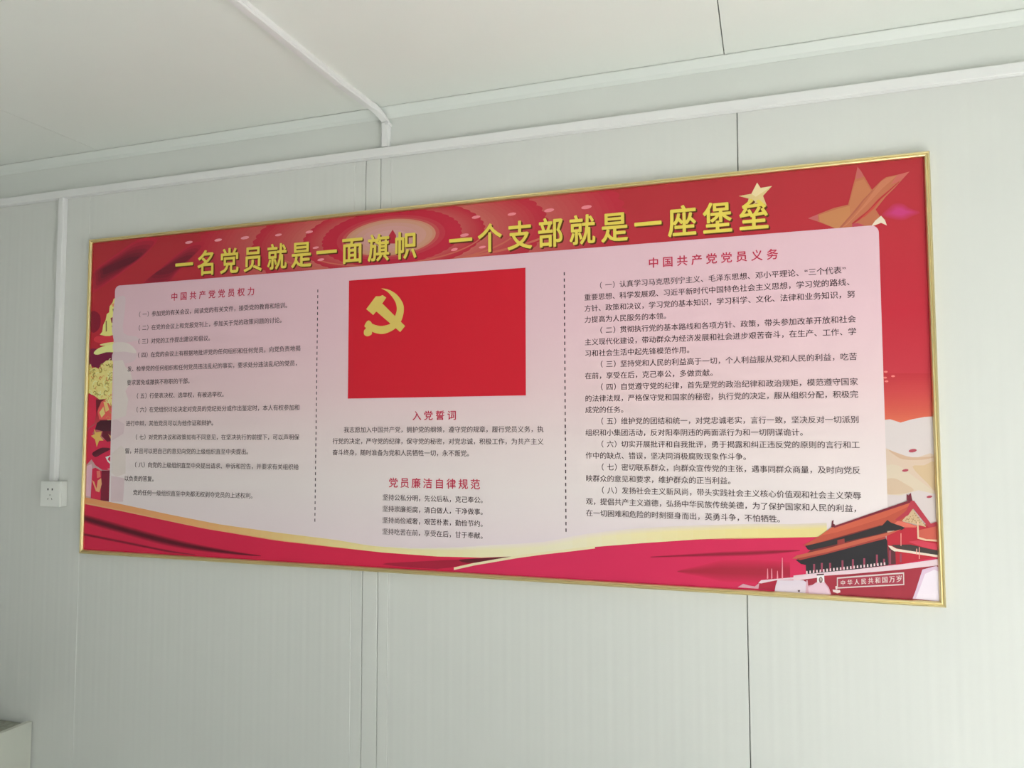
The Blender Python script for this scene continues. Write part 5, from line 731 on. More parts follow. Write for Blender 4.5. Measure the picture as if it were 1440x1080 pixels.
        ((.314,.019,.045), 4, [(-8,920.9),(9.1,924),(32.7,928.2),(61,933.4),(92.2,939),(124.2,944.7),(158.8,951),(197.1,958),(236.8,965.1),(275.6,971.9),(311,977.7),(342.5,982.9),(371.7,987.4),(399.4,991.4),(426.6,995),(454.2,998.4),(482.6,1001.8),(511.3,1004.8),(539.5,1007.6),(566.7,1010.1),(592.2,1012.4),(617.3,1014.4),(642.3,1016.2),(665.5,1017.7),(685.1,1019),(699.1,1020.2),(699.1,1021.4),(685.1,1021.5),(665.5,1021.5),(642.3,1021.3),(617.3,1020.8),(592.2,1020),(566.7,1019),(539.5,1017.8),(511.3,1016.3),(482.6,1014.5),(454.2,1012.4),(426.6,1010),(399.4,1007.4),(371.7,1004.4),(342.5,1000.9),(311,996.7),(275.6,990.9),(236.8,984.2),(197.1,977),(158.8,970),(124.2,963.7),(92.2,957.8),(61,951.9),(32.7,946.5),(9.1,942),(-8,938.7)]),
        ((.243,.017,.039), 4, [(-8,922.6),(9.1,925.7),(32.7,930),(61,935.1),(92.2,940.8),(124.2,946.5),(158.8,952.8),(197.1,959.8),(236.8,966.9),(275.6,973.7),(311,979.5),(342.5,984.6),(371.7,989),(399.4,992.9),(426.6,996.4),(454.2,999.7),(482.6,1003),(511.3,1005.9),(539.5,1008.6),(566.7,1011),(592.2,1013.1),(617.3,1015),(642.3,1016.7),(665.5,1018),(685.1,1019.2),(699.1,1020.3),(699.1,1021.3),(685.1,1021.3),(665.5,1021.1),(642.3,1020.8),(617.3,1020.2),(592.2,1019.3),(566.7,1018.2),(539.5,1016.8),(511.3,1015.2),(482.6,1013.3),(454.2,1011.1),(426.6,1008.5),(399.4,1005.8),(371.7,1002.8),(342.5,999.2),(311,994.9),(275.6,989.1),(236.8,982.4),(197.1,975.2),(158.8,968.2),(124.2,961.9),(92.2,956),(61,950.2),(32.7,944.8),(9.1,940.3),(-8,937)]),
        ((.182,.015,.033), 4, [(-8,924.3),(9.1,927.4),(32.7,931.7),(61,936.9),(92.2,942.6),(124.2,948.3),(158.8,954.6),(197.1,961.6),(236.8,968.8),(275.6,975.5),(311,981.3),(342.5,986.3),(371.7,990.6),(399.4,994.4),(426.6,997.8),(454.2,1001.1),(482.6,1004.2),(511.3,1007),(539.5,1009.5),(566.7,1011.8),(592.2,1013.8),(617.3,1015.6),(642.3,1017.1),(665.5,1018.4),(685.1,1019.5),(699.1,1020.4),(699.1,1021.2),(685.1,1021.1),(665.5,1020.8),(642.3,1020.3),(617.3,1019.6),(592.2,1018.6),(566.7,1017.3),(539.5,1015.8),(511.3,1014.1),(482.6,1012.1),(454.2,1009.7),(426.6,1007.1),(399.4,1004.3),(371.7,1001.2),(342.5,997.5),(311,993.1),(275.6,987.3),(236.8,980.5),(197.1,973.4),(158.8,966.4),(124.2,960.1),(92.2,954.2),(61,948.4),(32.7,943),(9.1,938.6),(-8,935.3)]),
        ((.131,.014,.028), 4, [(-8,926),(9.1,929.1),(32.7,933.5),(61,938.7),(92.2,944.4),(124.2,950.1),(158.8,956.4),(197.1,963.4),(236.8,970.6),(275.6,977.3),(311,983.1),(342.5,988.1),(371.7,992.3),(399.4,995.9),(426.6,999.3),(454.2,1002.4),(482.6,1005.4),(511.3,1008.1),(539.5,1010.5),(566.7,1012.7),(592.2,1014.6),(617.3,1016.2),(642.3,1017.6),(665.5,1018.8),(685.1,1019.7),(699.1,1020.5),(699.1,1021.1),(685.1,1020.8),(665.5,1020.4),(642.3,1019.8),(617.3,1018.9),(592.2,1017.8),(566.7,1016.5),(539.5,1014.9),(511.3,1013),(482.6,1010.8),(454.2,1008.4),(426.6,1005.7),(399.4,1002.8),(371.7,999.5),(342.5,995.8),(311,991.3),(275.6,985.5),(236.8,978.7),(197.1,971.6),(158.8,964.6),(124.2,958.3),(92.2,952.4),(61,946.6),(32.7,941.3),(9.1,936.8),(-8,933.6)]),
        ((.588,.025,.07), 4, [(-6.3,978),(16.6,980.6),(48.7,984.2),(86.4,988.4),(125.9,992.8),(163.5,997),(200.7,1001.5),(240,1006.2),(279.2,1011),(315.9,1015.2),(348.1,1018.7),(376.1,1021.6),(401.5,1023.9),(423.5,1025.6),(441.5,1027),(454.7,1028.3),(454.7,1030.3),(441.5,1030.2),(423.5,1030),(401.5,1029.5),(376.1,1028.4),(348.1,1026.7),(315.9,1023.6),(279.2,1019.8),(240,1015.4),(200.7,1011.1),(163.5,1007),(125.9,1002.8),(86.4,998.4),(48.7,994.2),(16.6,990.6),(-6.3,988)]),
        ((.458,.023,.059), 4, [(-6.3,979.1),(16.6,981.6),(48.7,985.2),(86.4,989.4),(125.9,993.8),(163.5,998.1),(200.7,1002.5),(240,1007.2),(279.2,1011.9),(315.9,1016.1),(348.1,1019.6),(376.1,1022.4),(401.5,1024.5),(423.5,1026.1),(441.5,1027.4),(454.7,1028.5),(454.7,1030.1),(441.5,1029.9),(423.5,1029.5),(401.5,1028.9),(376.1,1027.7),(348.1,1025.9),(315.9,1022.7),(279.2,1018.8),(240,1014.5),(200.7,1010),(163.5,1005.9),(125.9,1001.7),(86.4,997.3),(48.7,993.1),(16.6,989.5),(-6.3,986.9)]),
        ((.347,.02,.05), 4, [(-6.3,980.1),(16.6,982.7),(48.7,986.3),(86.4,990.5),(125.9,994.9),(163.5,999.1),(200.7,1003.5),(240,1008.2),(279.2,1012.8),(315.9,1017),(348.1,1020.4),(376.1,1023.1),(401.5,1025.1),(423.5,1026.5),(441.5,1027.7),(454.7,1028.7),(454.7,1029.9),(441.5,1029.5),(423.5,1029.1),(401.5,1028.3),(376.1,1027),(348.1,1025),(315.9,1021.9),(279.2,1017.9),(240,1013.5),(200.7,1009),(163.5,1004.9),(125.9,1000.7),(86.4,996.2),(48.7,992),(16.6,988.4),(-6.3,985.9)]),
        ((.253,.018,.041), 4, [(-6.3,981.2),(16.6,983.7),(48.7,987.3),(86.4,991.6),(125.9,996),(163.5,1000.2),(200.7,1004.5),(240,1009.2),(279.2,1013.8),(315.9,1017.9),(348.1,1021.2),(376.1,1023.8),(401.5,1025.7),(423.5,1027),(441.5,1028),(454.7,1028.9),(454.7,1029.7),(441.5,1029.2),(423.5,1028.6),(401.5,1027.7),(376.1,1026.3),(348.1,1024.2),(315.9,1021),(279.2,1016.9),(240,1012.5),(200.7,1008),(163.5,1003.8),(125.9,999.6),(86.4,995.2),(48.7,991),(16.6,987.4),(-6.3,984.8)]),
        ((.405,.019,.051), 4, [(1112.3,1024),(1127.7,1020.3),(1175.2,1015.5),(1228.4,1010.5),(1281.7,1005.3),(1340.7,999.9),(1396,994.8),(1453,988.8),(1506.3,983.1),(1529.8,981.5),(1504.1,986.6),(1448.7,995.7),(1395.9,1004.8),(1359.6,1013.6),(1325.8,1022.4),(1285.1,1028.1),(1221.4,1029.1),(1150.8,1027.1)]),
        ((.149,.017,.028), 5, [(1352,999.4),(1367.5,996.9),(1393.3,994.3),(1423.1,991.5),(1463.7,987.2),(1508.3,982.7),(1529.8,981.5),(1509.7,986.2),(1466.5,994.2),(1428.5,1000.7),(1405.7,1004.2),(1388,1006.3),(1374,1006.9),(1360.8,1005.4),(1351.2,1002.4)]),
        ((.84,.73,.475), 7, [(1335.4,1021.5),(1395.9,1005.9),(1519.3,980),(1592.4,966.8),(1672.5,954.4),(1735.3,944),(1735.3,951),(1672.5,961.4),(1592.4,973.8),(1519.3,987),(1395.9,1012.9),(1335.4,1028.5)]),
        ((.671,.03,.106), 6, [(1335.4,1024.5),(1395.9,1008.9),(1519.3,983),(1592.4,969.8),(1672.5,957.4),(1735.3,947),(1852.7,932.8),(2003.1,916.2),(2160.9,904.5),(2023.6,916.1),(2143,907.7),(2276.9,899.3),(2318,891.8),(2300,900),(2540,900),(2540,1036),(1325.4,1036)]),
        ((.597,.025,.085), 8, [(1879.8,965),(1895.8,963),(1918.9,960.3),(1945.1,957.3),(1970.8,954.4),(1992.1,951.9),(2008.2,950),(2021.8,948.4),(2033.9,946.9),(2045.5,945.5),(2057.8,944),(2070.8,942.9),(2083.7,942),(2096.5,941),(2109.3,940),(2122.1,938.9),(2134.9,937.9),(2147.9,936.8),(2160.7,935.7),(2173.2,934.6),(2185.2,933.6),(2197.4,933.1),(2209.9,932.6),(2221.7,932.1),(2231.7,931.8),(2238.8,931.8),(2238.8,933.8),(2231.7,935.4),(2221.7,937.3),(2209.9,939.4),(2197.4,941.5),(2185.2,943.6),(2173.2,945),(2160.7,946.5),(2147.9,948),(2134.9,949.5),(2122.1,950.9),(2109.3,952),(2096.5,953),(2083.7,954),(2070.8,954.9),(2057.8,956),(2045.5,956.7),(2033.9,957.3),(2021.8,958),(2008.2,958.8),(1992.1,959.9),(1970.8,961.2),(1945.1,962.9),(1918.9,964.7),(1895.8,966.2),(1879.8,967)]),
        ((.526,.024,.075), 8, [(1879.8,965.1),(1895.8,963.2),(1918.9,960.6),(1945.1,957.7),(1970.8,954.9),(1992.1,952.5),(2008.2,950.7),(2021.8,949.1),(2033.9,947.6),(2045.5,946.3),(2057.8,944.8),(2070.8,943.8),(2083.7,942.8),(2096.5,941.8),(2109.3,940.8),(2122.1,939.8),(2134.9,938.7),(2147.9,937.6),(2160.7,936.5),(2173.2,935.4),(2185.2,934.3),(2197.4,933.7),(2209.9,933),(2221.7,932.4),(2231.7,932),(2238.8,931.9),(2238.8,933.7),(2231.7,935.1),(2221.7,936.9),(2209.9,938.9),(2197.4,940.9),(2185.2,942.9),(2173.2,944.3),(2160.7,945.8),(2147.9,947.2),(2134.9,948.7),(2122.1,950),(2109.3,951.1),(2096.5,952.1),(2083.7,953.1),(2070.8,954.1),(2057.8,955.2),(2045.5,955.9),(2033.9,956.6),(2021.8,957.3),(2008.2,958.2),(1992.1,959.3),(1970.8,960.7),(1945.1,962.5),(1918.9,964.4),(1895.8,965.9),(1879.8,966.9)]),
        ((.461,.022,.066), 8, [(1879.8,965.3),(1895.8,963.4),(1918.9,960.9),(1945.1,958.1),(1970.8,955.4),(1992.1,953),(2008.2,951.3),(2021.8,949.8),(2033.9,948.4),(2045.5,947),(2057.8,945.7),(2070.8,944.6),(2083.7,943.7),(2096.5,942.7),(2109.3,941.7),(2122.1,940.6),(2134.9,939.6),(2147.9,938.4),(2160.7,937.3),(2173.2,936.1),(2185.2,935),(2197.4,934.3),(2209.9,933.5),(2221.7,932.8),(2231.7,932.3),(2238.8,932.1),(2238.8,933.5),(2231.7,934.9),(2221.7,936.5),(2209.9,938.4),(2197.4,940.3),(2185.2,942.2),(2173.2,943.6),(2160.7,945),(2147.9,946.5),(2134.9,947.9),(2122.1,949.2),(2109.3,950.3),(2096.5,951.3),(2083.7,952.3),(2070.8,953.2),(2057.8,954.3),(2045.5,955.1),(2033.9,955.8),(2021.8,956.6),(2008.2,957.6),(1992.1,958.8),(1970.8,960.2),(1945.1,962.1),(1918.9,964.1),(1895.8,965.7),(1879.8,966.7)]),
        ((.401,.021,.058), 8, [(1879.8,965.4),(1895.8,963.6),(1918.9,961.2),(1945.1,958.5),(1970.8,955.9),(1992.1,953.6),(2008.2,951.9),(2021.8,950.4),(2033.9,949.1),(2045.5,947.8),(2057.8,946.6),(2070.8,945.5),(2083.7,944.5),(2096.5,943.5),(2109.3,942.5),(2122.1,941.4),(2134.9,940.4),(2147.9,939.2),(2160.7,938),(2173.2,936.9),(2185.2,935.7),(2197.4,934.9),(2209.9,934),(2221.7,933.2),(2231.7,932.5),(2238.8,932.2),(2238.8,933.4),(2231.7,934.6),(2221.7,936.2),(2209.9,937.9),(2197.4,939.7),(2185.2,941.5),(2173.2,942.8),(2160.7,944.2),(2147.9,945.7),(2134.9,947),(2122.1,948.4),(2109.3,949.4),(2096.5,950.4),(2083.7,951.4),(2070.8,952.4),(2057.8,953.4),(2045.5,954.3),(2033.9,955.1),(2021.8,956),(2008.2,957),(1992.1,958.2),(1970.8,959.8),(1945.1,961.7),(1918.9,963.8),(1895.8,965.5),(1879.8,966.6)]),
        ((.346,.02,.05), 8, [(1879.8,965.6),(1895.8,963.9),(1918.9,961.5),(1945.1,958.9),(1970.8,956.3),(1992.1,954.2),(2008.2,952.5),(2021.8,951.1),(2033.9,949.8),(2045.5,948.6),(2057.8,947.4),(2070.8,946.3),(2083.7,945.4),(2096.5,944.4),(2109.3,943.4),(2122.1,942.3),(2134.9,941.2),(2147.9,940),(2160.7,938.8),(2173.2,937.6),(2185.2,936.4),(2197.4,935.5),(2209.9,934.5),(2221.7,933.6),(2231.7,932.8),(2238.8,932.4),(2238.8,933.2),(2231.7,934.4),(2221.7,935.8),(2209.9,937.4),(2197.4,939.1),(2185.2,940.8),(2173.2,942.1),(2160.7,943.5),(2147.9,944.9),(2134.9,946.2),(2122.1,947.5),(2109.3,948.6),(2096.5,949.6),(2083.7,950.6),(2070.8,951.5),(2057.8,952.6),(2045.5,953.5),(2033.9,954.4),(2021.8,955.3),(2008.2,956.3),(1992.1,957.6),(1970.8,959.3),(1945.1,961.3),(1918.9,963.4),(1895.8,965.3),(1879.8,966.4)]),
        ((.295,.019,.043), 8, [(1879.8,965.7),(1895.8,964.1),(1918.9,961.8),(1945.1,959.3),(1970.8,956.8),(1992.1,954.7),(2008.2,953.2),(2021.8,951.8),(2033.9,950.6),(2045.5,949.4),(2057.8,948.2),(2070.8,947.2),(2083.7,946.2),(2096.5,945.2),(2109.3,944.2),(2122.1,943.2),(2134.9,942),(2147.9,940.8),(2160.7,939.6),(2173.2,938.3),(2185.2,937.1),(2197.4,936.1),(2209.9,935),(2221.7,933.9),(2231.7,933.1),(2238.8,932.5),(2238.8,933.1),(2231.7,934.1),(2221.7,935.4),(2209.9,937),(2197.4,938.5),(2185.2,940.1),(2173.2,941.4),(2160.7,942.7),(2147.9,944.1),(2134.9,945.4),(2122.1,946.6),(2109.3,947.7),(2096.5,948.7),(2083.7,949.7),(2070.8,950.7),(2057.8,951.8),(2045.5,952.7),(2033.9,953.6),(2021.8,954.6),(2008.2,955.7),(1992.1,957.1),(1970.8,958.8),(1945.1,960.9),(1918.9,963.1),(1895.8,965),(1879.8,966.3)]),
        ((.638,.028,.089), 7, [(1947,997.7),(1956.4,994),(1969.9,990.1),(1985.3,986),(2000.5,982),(2013.4,978.1),(2022.9,975.4),(2030.5,972.9),(2037.7,970.4),(2046,967.9),(2057,965.4),(2071.6,964.4),(2088.7,963.4),(2107.1,962.5),(2125.4,961.5),(2142.3,960.5),(2158.8,960.7),(2175.8,960.8),(2191.8,961),(2205.4,961.3),(2215.1,961.7),(2215.1,1009.7),(2205.4,1010.9),(2191.8,1012.2),(2175.8,1013.6),(2158.8,1015.1),(2142.3,1016.5),(2125.4,1016.7),(2107.1,1016.9),(2088.7,1017),(2071.6,1017.2),(2057,1017.4),(2046,1015.9),(2037.7,1014.4),(2030.5,1012.9),(2022.9,1011.4),(2013.4,1010.1),(2000.5,1008),(1985.3,1006),(1969.9,1004.1),(1956.4,1002),(1947,999.7)]),
        ((.605,.027,.084), 7, [(1947,997.8),(1956.4,994.5),(1969.9,990.8),(1985.3,987.1),(2000.5,983.4),(2013.4,979.8),(2022.9,977.4),(2030.5,975),(2037.7,972.7),(2046,970.5),(2057,968.2),(2071.6,967.2),(2088.7,966.3),(2107.1,965.4),(2125.4,964.4),(2142.3,963.5),(2158.8,963.6),(2175.8,963.6),(2191.8,963.7),(2205.4,963.9),(2215.1,964.2),(2215.1,1007.2),(2205.4,1008.2),(2191.8,1009.5),(2175.8,1010.8),(2158.8,1012.2),(2142.3,1013.5),(2125.4,1013.7),(2107.1,1014),(2088.7,1014.2),(2071.6,1014.4),(2057,1014.6),(2046,1013.4),(2037.7,1012.1),(2030.5,1010.8),(2022.9,1009.5),(2013.4,1008.4),(2000.5,1006.6),(1985.3,1005),(1969.9,1003.4),(1956.4,1001.6),(1947,999.6)]),
        ((.572,.027,.078), 7, [(1947,997.9),(1956.4,994.9),(1969.9,991.6),(1985.3,988.1),(2000.5,984.7),(2013.4,981.5),(2022.9,979.3),(2030.5,977.1),(2037.7,975.1),(2046,973),(2057,970.9),(2071.6,970),(2088.7,969.1),(2107.1,968.2),(2125.4,967.3),(2142.3,966.4),(2158.8,966.5),(2175.8,966.4),(2191.8,966.5),(2205.4,966.5),(2215.1,966.8),(2215.1,1004.6),(2205.4,1005.6),(2191.8,1006.8),(2175.8,1008),(2158.8,1009.3),(2142.3,1010.6),(2125.4,1010.8),(2107.1,1011.1),(2088.7,1011.4),(2071.6,1011.6),(2057,1011.9),(2046,1010.8),(2037.7,1009.7),(2030.5,1008.6),(2022.9,1007.6),(2013.4,1006.7),(2000.5,1005.2),(1985.3,1003.9),(1969.9,1002.6),(1956.4,1001.2),(1947,999.5)]),
        ((.54,.026,.073), 7, [(1947,998),(1956.4,995.3),(1969.9,992.3),(1985.3,989.2),(2000.5,986.1),(2013.4,983.2),(2022.9,981.2),(2030.5,979.3),(2037.7,977.4),(2046,975.6),(2057,973.7),(2071.6,972.8),(2088.7,972),(2107.1,971.1),(2125.4,970.3),(2142.3,969.4),(2158.8,969.4),(2175.8,969.3),(2191.8,969.2),(2205.4,969.2),(2215.1,969.4),(2215.1,1002),(2205.4,1003),(2191.8,1004.1),(2175.8,1005.2),(2158.8,1006.4),(2142.3,1007.6),(2125.4,1007.9),(2107.1,1008.2),(2088.7,1008.5),(2071.6,1008.8),(2057,1009.1),(2046,1008.3),(2037.7,1007.4),(2030.5,1006.5),(2022.9,1005.7),(2013.4,1005),(2000.5,1003.8),(1985.3,1002.8),(1969.9,1001.9),(1956.4,1000.8),(1947,999.4)]),
        ((.51,.026,.068), 7, [(1947,998.1),(1956.4,995.7),(1969.9,993.1),(1985.3,990.3),(2000.5,987.5),(2013.4,984.9),(2022.9,983.1),(2030.5,981.4),(2037.7,979.8),(2046,978.1),(2057,976.4),(2071.6,975.7),(2088.7,974.8),(2107.1,974),(2125.4,973.2),(2142.3,972.4),(2158.8,972.2),(2175.8,972.1),(2191.8,971.9),(2205.4,971.8),(2215.1,971.9),(2215.1,999.5),(2205.4,1000.3),(2191.8,1001.3),(2175.8,1002.4),(2158.8,1003.5),(2142.3,1004.6),(2125.4,1004.9),(2107.1,1005.3),(2088.7,1005.7),(2071.6,1006),(2057,1006.4),(2046,1005.7),(2037.7,1005.1),(2030.5,1004.4),(2022.9,1003.8),(2013.4,1003.3),(2000.5,1002.4),(1985.3,1001.8),(1969.9,1001.1),(1956.4,1000.3),(1947,999.3)]),
        ((.48,.025,.063), 7, [(1947,998.2),(1956.4,996.2),(1969.9,993.8),(1985.3,991.3),(2000.5,988.9),(2013.4,986.6),(2022.9,985),(2030.5,983.5),(2037.7,982.1),(2046,980.7),(2057,979.2),(2071.6,978.5),(2088.7,977.7),(2107.1,976.9),(2125.4,976.1),(2142.3,975.4),(2158.8,975.1),(2175.8,974.9),(2191.8,974.6),(2205.4,974.5),(2215.1,974.4),(2215.1,997),(2205.4,997.7),(2191.8,998.6),(2175.8,999.6),(2158.8,1000.6),(2142.3,1001.6),(2125.4,1002),(2107.1,1002.4),(2088.7,1002.8),(2071.6,1003.2),(2057,1003.6),(2046,1003.2),(2037.7,1002.7),(2030.5,1002.3),(2022.9,1001.9),(2013.4,1001.6),(2000.5,1001.1),(1985.3,1000.7),(1969.9,1000.4),(1956.4,999.9),(1947,999.2)]),
        ((.452,.024,.059), 7, [(1947,998.3),(1956.4,996.6),(1969.9,994.6),(1985.3,992.4),(2000.5,990.3),(2013.4,988.3),(2022.9,986.9),(2030.5,985.6),(2037.7,984.4),(2046,983.2),(2057,982),(2071.6,981.3),(2088.7,980.5),(2107.1,979.8),(2125.4,979.1),(2142.3,978.4),(2158.8,978),(2175.8,977.7),(2191.8,977.3),(2205.4,977.1),(2215.1,977),(2215.1,994.4),(2205.4,995.1),(2191.8,995.9),(2175.8,996.8),(2158.8,997.7),(2142.3,998.6),(2125.4,999.1),(2107.1,999.5),(2088.7,1000),(2071.6,1000.4),(2057,1000.8),(2046,1000.6),(2037.7,1000.4),(2030.5,1000.1),(2022.9,1000),(2013.4,999.9),(2000.5,999.7),(1985.3,999.6),(1969.9,999.6),(1956.4,999.5),(1947,999.1)]),
        ((.424,.024,.054), 8, [(1947,998.4),(1956.4,997),(1969.9,995.3),(1985.3,993.5),(2000.5,991.6),(2013.4,990),(2022.9,988.8),(2030.5,987.8),(2037.7,986.8),(2046,985.8),(2057,984.7),(2071.6,984.1),(2088.7,983.4),(2107.1,982.7),(2125.4,982),(2142.3,981.3),(2158.8,980.9),(2175.8,980.5),(2191.8,980.1),(2205.4,979.7),(2215.1,979.6),(2215.1,991.8),(2205.4,992.4),(2191.8,993.2),(2175.8,994),(2158.8,994.9),(2142.3,995.7),(2125.4,996.1),(2107.1,996.6),(2088.7,997.1),(2071.6,997.6),(2057,998.1),(2046,998.1),(2037.7,998),(2030.5,998),(2022.9,998.1),(2013.4,998.2),(2000.5,998.3),(1985.3,998.6),(1969.9,998.9),(1956.4,999.1),(1947,999)]),
    ],
    'gate': [
        ((.506,.027,.047), 0, [(2430.1,884),(2469,867.9),(2538.3,855.8),(2537,933.2),(2455.2,954.1),(2428,955.4)]),
        ((.374,.034,.056), 1, [(2210.1,1011.9),(2224.8,1006),(2536.8,938),(2535.8,1039.1),(2479.8,1033),(2224.2,1035.1)]),
        ((.417,.024,.053), 1, [(2141.7,1015.6),(2187.8,1006.5),(2187.2,1032.3),(2130.9,1029.2)]),
        ((.2,.034,.037), 1, [(2253.5,921.1),(2432.1,853.1),(2469,869.8),(2432.3,886.4),(2423,894.2),(2240.6,952),(2262.8,930.8)]),
        ((.501,.093,.057), 1, [(2416.9,867.2),(2484.3,807.4),(2488.2,825.6),(2464.9,855.8),(2462.3,865.7),(2439.8,861.5)]),
        ((.511,.094,.058), 2, [(2246.2,920.1),(2279.2,899.8),(2309.5,876),(2316.7,872),(2484.3,807.4),(2488.3,823.2),(2463,843.5),(2440.2,849.2),(2421.5,864.6),(2346.8,889.7),(2299.3,906.5),(2253.5,921.1)]),
        ((.599,.119,.069), 3, [(2285.2,895.8),(2311.9,874.6),(2481.9,811.1),(2477.2,821),(2428.9,847.1),(2370.7,868.8),(2323.5,885.5)]),
        ((.236,.028,.048), 4, [(2315.5,872),(2477.6,807.5),(2483.2,804.9),(2484.2,811),(2394.5,845.7),(2316.6,876.2)]),
        ((.168,.034,.049), 5, [(2310,874.7),(2312.3,859.5),(2315.9,856.9),(2315,865.7),(2318.3,867.6),(2318.6,874.4)]),
        ((.196,.027,.047), 5, [(2474.9,807.6),(2474.7,791.6),(2478.4,795.2),(2483.7,789),(2485,798.7),(2486.5,807.3)]),
        ((.635,.446,.273), 3, [(2486,825.7),(2512.6,866.4),(2462.7,854.6)]),
        ((.474,.047,.073), 4, [(2483.2,807.4),(2489.9,807.2),(2505.9,832.5),(2522.8,858.7),(2536.2,853.4),(2535.8,865.5),(2518.1,867.4),(2503.2,847.2),(2487.1,824.4),(2476.6,840.7),(2453.6,854.9),(2449.2,851.4),(2472.4,831)]),
        ((.392,.233,.119), 4, [(2479.4,843.5),(2481.7,842.9),(2481.6,844.9),(2480,845.4)]),
        ((.392,.233,.119), 4, [(2476.2,855),(2478.4,854.5),(2478.4,856.4),(2476.7,857)]),
        ((.392,.233,.119), 4, [(2477.2,847.4),(2479.5,846.9),(2479.4,848.8),(2477.7,849.4)]),
        ((.392,.233,.119), 4, [(2475.7,850.4),(2478,849.9),(2477.9,851.8),(2476.2,852.4)]),
        ((.391,.232,.119), 4, [(2489.7,852.2),(2491.9,851.6),(2491.9,853.6),(2490.2,854.1)]),
        ((.391,.232,.119), 4, [(2497.6,845.7),(2499.8,845.1),(2499.8,847.1),(2498.1,847.6)]),
        ((.392,.233,.119), 4, [(2476.7,855),(2478.9,854.5),(2478.9,856.4),(2477.2,857)]),
        ((.393,.233,.119), 4, [(2469.6,851.7),(2471.9,851.1),(2471.9,853.1),(2470.1,853.7)]),
        ((.391,.232,.119), 4, [(2488,852.2),(2490.2,851.6),(2490.2,853.6),(2488.5,854.1)]),
        ((.39,.231,.119), 4, [(2511.1,862.9),(2513.3,862.3),(2513.3,864.2),(2511.6,864.8)]),
        ((.392,.232,.119), 4, [(2484,853.2),(2486.2,852.6),(2486.2,854.6),(2484.5,855.1)]),
        ((.392,.233,.119), 4, [(2475.6,850.2),(2477.8,849.6),(2477.8,851.6),(2476.1,852.2)]),
        ((.392,.232,.119), 4, [(2485.1,841.2),(2487.3,840.6),(2487.3,842.6),(2485.6,843.1)]),
        ((.393,.233,.119), 4, [(2470.2,851.4),(2472.5,850.8),(2472.4,852.8),(2470.7,853.3)]),
        ((.391,.232,.119), 4, [(2499.3,855),(2501.5,854.5),(2501.5,856.4),(2499.8,857)]),
        ((.391,.232,.119), 4, [(2498.2,850.1),(2500.5,849.6),(2500.4,851.5),(2498.7,852.1)]),
        ((.392,.232,.119), 4, [(2482.5,848.5),(2484.8,847.9),(2484.7,849.9),(2483,850.4)]),
        ((.391,.232,.119), 4, [(2492,856.7),(2494.2,856.2),(2494.2,858.1),(2492.5,858.7)]),
        ((.391,.232,.119), 4, [(2495.9,845),(2498.2,844.4),(2498.1,846.4),(2496.4,846.9)]),
        ((.392,.233,.119), 4, [(2472.2,849.6),(2474.5,849),(2474.4,851),(2472.7,851.6)]),
        ((.391,.232,.119), 4, [(2491.3,839.6),(2493.5,839.1),(2493.4,841),(2491.8,841.6)]),
        ((.391,.232,.119), 4, [(2490.5,840.7),(2492.7,840.2),(2492.7,842.1),(2491,842.7)]),
        ((.391,.232,.119), 4, [(2495.3,851.9),(2497.6,851.4),(2497.5,853.3),(2495.8,853.9)]),
        ((.392,.232,.119), 4, [(2485.6,849.7),(2487.8,849.2),(2487.8,851.1),(2486.1,851.7)]),
        ((.391,.232,.119), 4, [(2486.5,846.2),(2488.7,845.6),(2488.7,847.6),(2487,848.1)]),
        ((.391,.232,.119), 4, [(2493.1,856.3),(2495.3,855.7),(2495.3,857.7),(2493.6,858.2)]),
        ((.392,.233,.119), 4, [(2472.1,848.3),(2474.4,847.7),(2474.3,849.7),(2472.6,850.3)]),
        ((.392,.232,.119), 4, [(2484.9,849.2),(2487.1,848.7),(2487.1,850.6),(2485.4,851.2)]),
        ((.391,.232,.119), 4, [(2488.8,836.4),(2491,835.8),(2491,837.8),(2489.3,838.3)]),
        ((.392,.232,.119), 4, [(2482,855.1),(2484.3,854.6),(2484.2,856.5),(2482.5,857.1)]),
        ((.39,.231,.119), 4, [(2509.4,861.4),(2511.6,860.8),(2511.6,862.8),(2509.9,863.3)]),
        ((.39,.231,.119), 4, [(2506.5,857.7),(2508.8,857.1),(2508.7,859.1),(2507,859.6)]),
        ((.391,.232,.119), 4, [(2489.1,835),(2491.4,834.5),(2491.3,836.4),(2489.6,837)]),
        ((.391,.232,.119), 4, [(2491.1,855.2),(2493.3,854.6),(2493.3,856.6),(2491.6,857.1)]),
        ((.39,.232,.119), 4, [(2502.6,852.9),(2504.8,852.4),(2504.7,854.3),(2503,854.8)]),
        ((.391,.232,.119), 4, [(2494.6,845.1),(2496.8,844.6),(2496.8,846.5),(2495.1,847.1)]),
        ((.392,.233,.119), 4, [(2473.9,849.1),(2476.2,848.6),(2476.1,850.5),(2474.4,851.1)]),
        ((.391,.232,.119), 4, [(2498.3,856.2),(2500.5,855.6),(2500.5,857.6),(2498.8,858.1)]),
        ((.391,.232,.119), 4, [(2495.3,858.6),(2497.5,858),(2497.4,859.9),(2495.8,860.5)]),
        ((.391,.232,.119), 4, [(2498.3,850.5),(2500.5,849.9),(2500.5,851.9),(2498.8,852.4)]),
        ((.709,.163,.119), 4, [(2453.6,854.9),(2464.9,855.8),(2493.8,864.6),(2491.4,868.3),(2469,869.1),(2446.6,861.3)]),
        ((.037,.031,.034), 5, [(2251,921.2),(2299.2,907.8),(2360.9,887.9),(2421.5,865.8),(2432.1,853.1),(2439.9,859),(2469,869.8),(2462,875.5),(2432.5,880.3),(2421,884.4),(2360.5,901.6),(2306.1,918.8),(2262.8,930.8),(2256.9,929.8)]),
        ((.606,.422,.32), 6, [(2431.4,879.1),(2446.2,877.3),(2448.3,880.4),(2431.3,882.8)]),
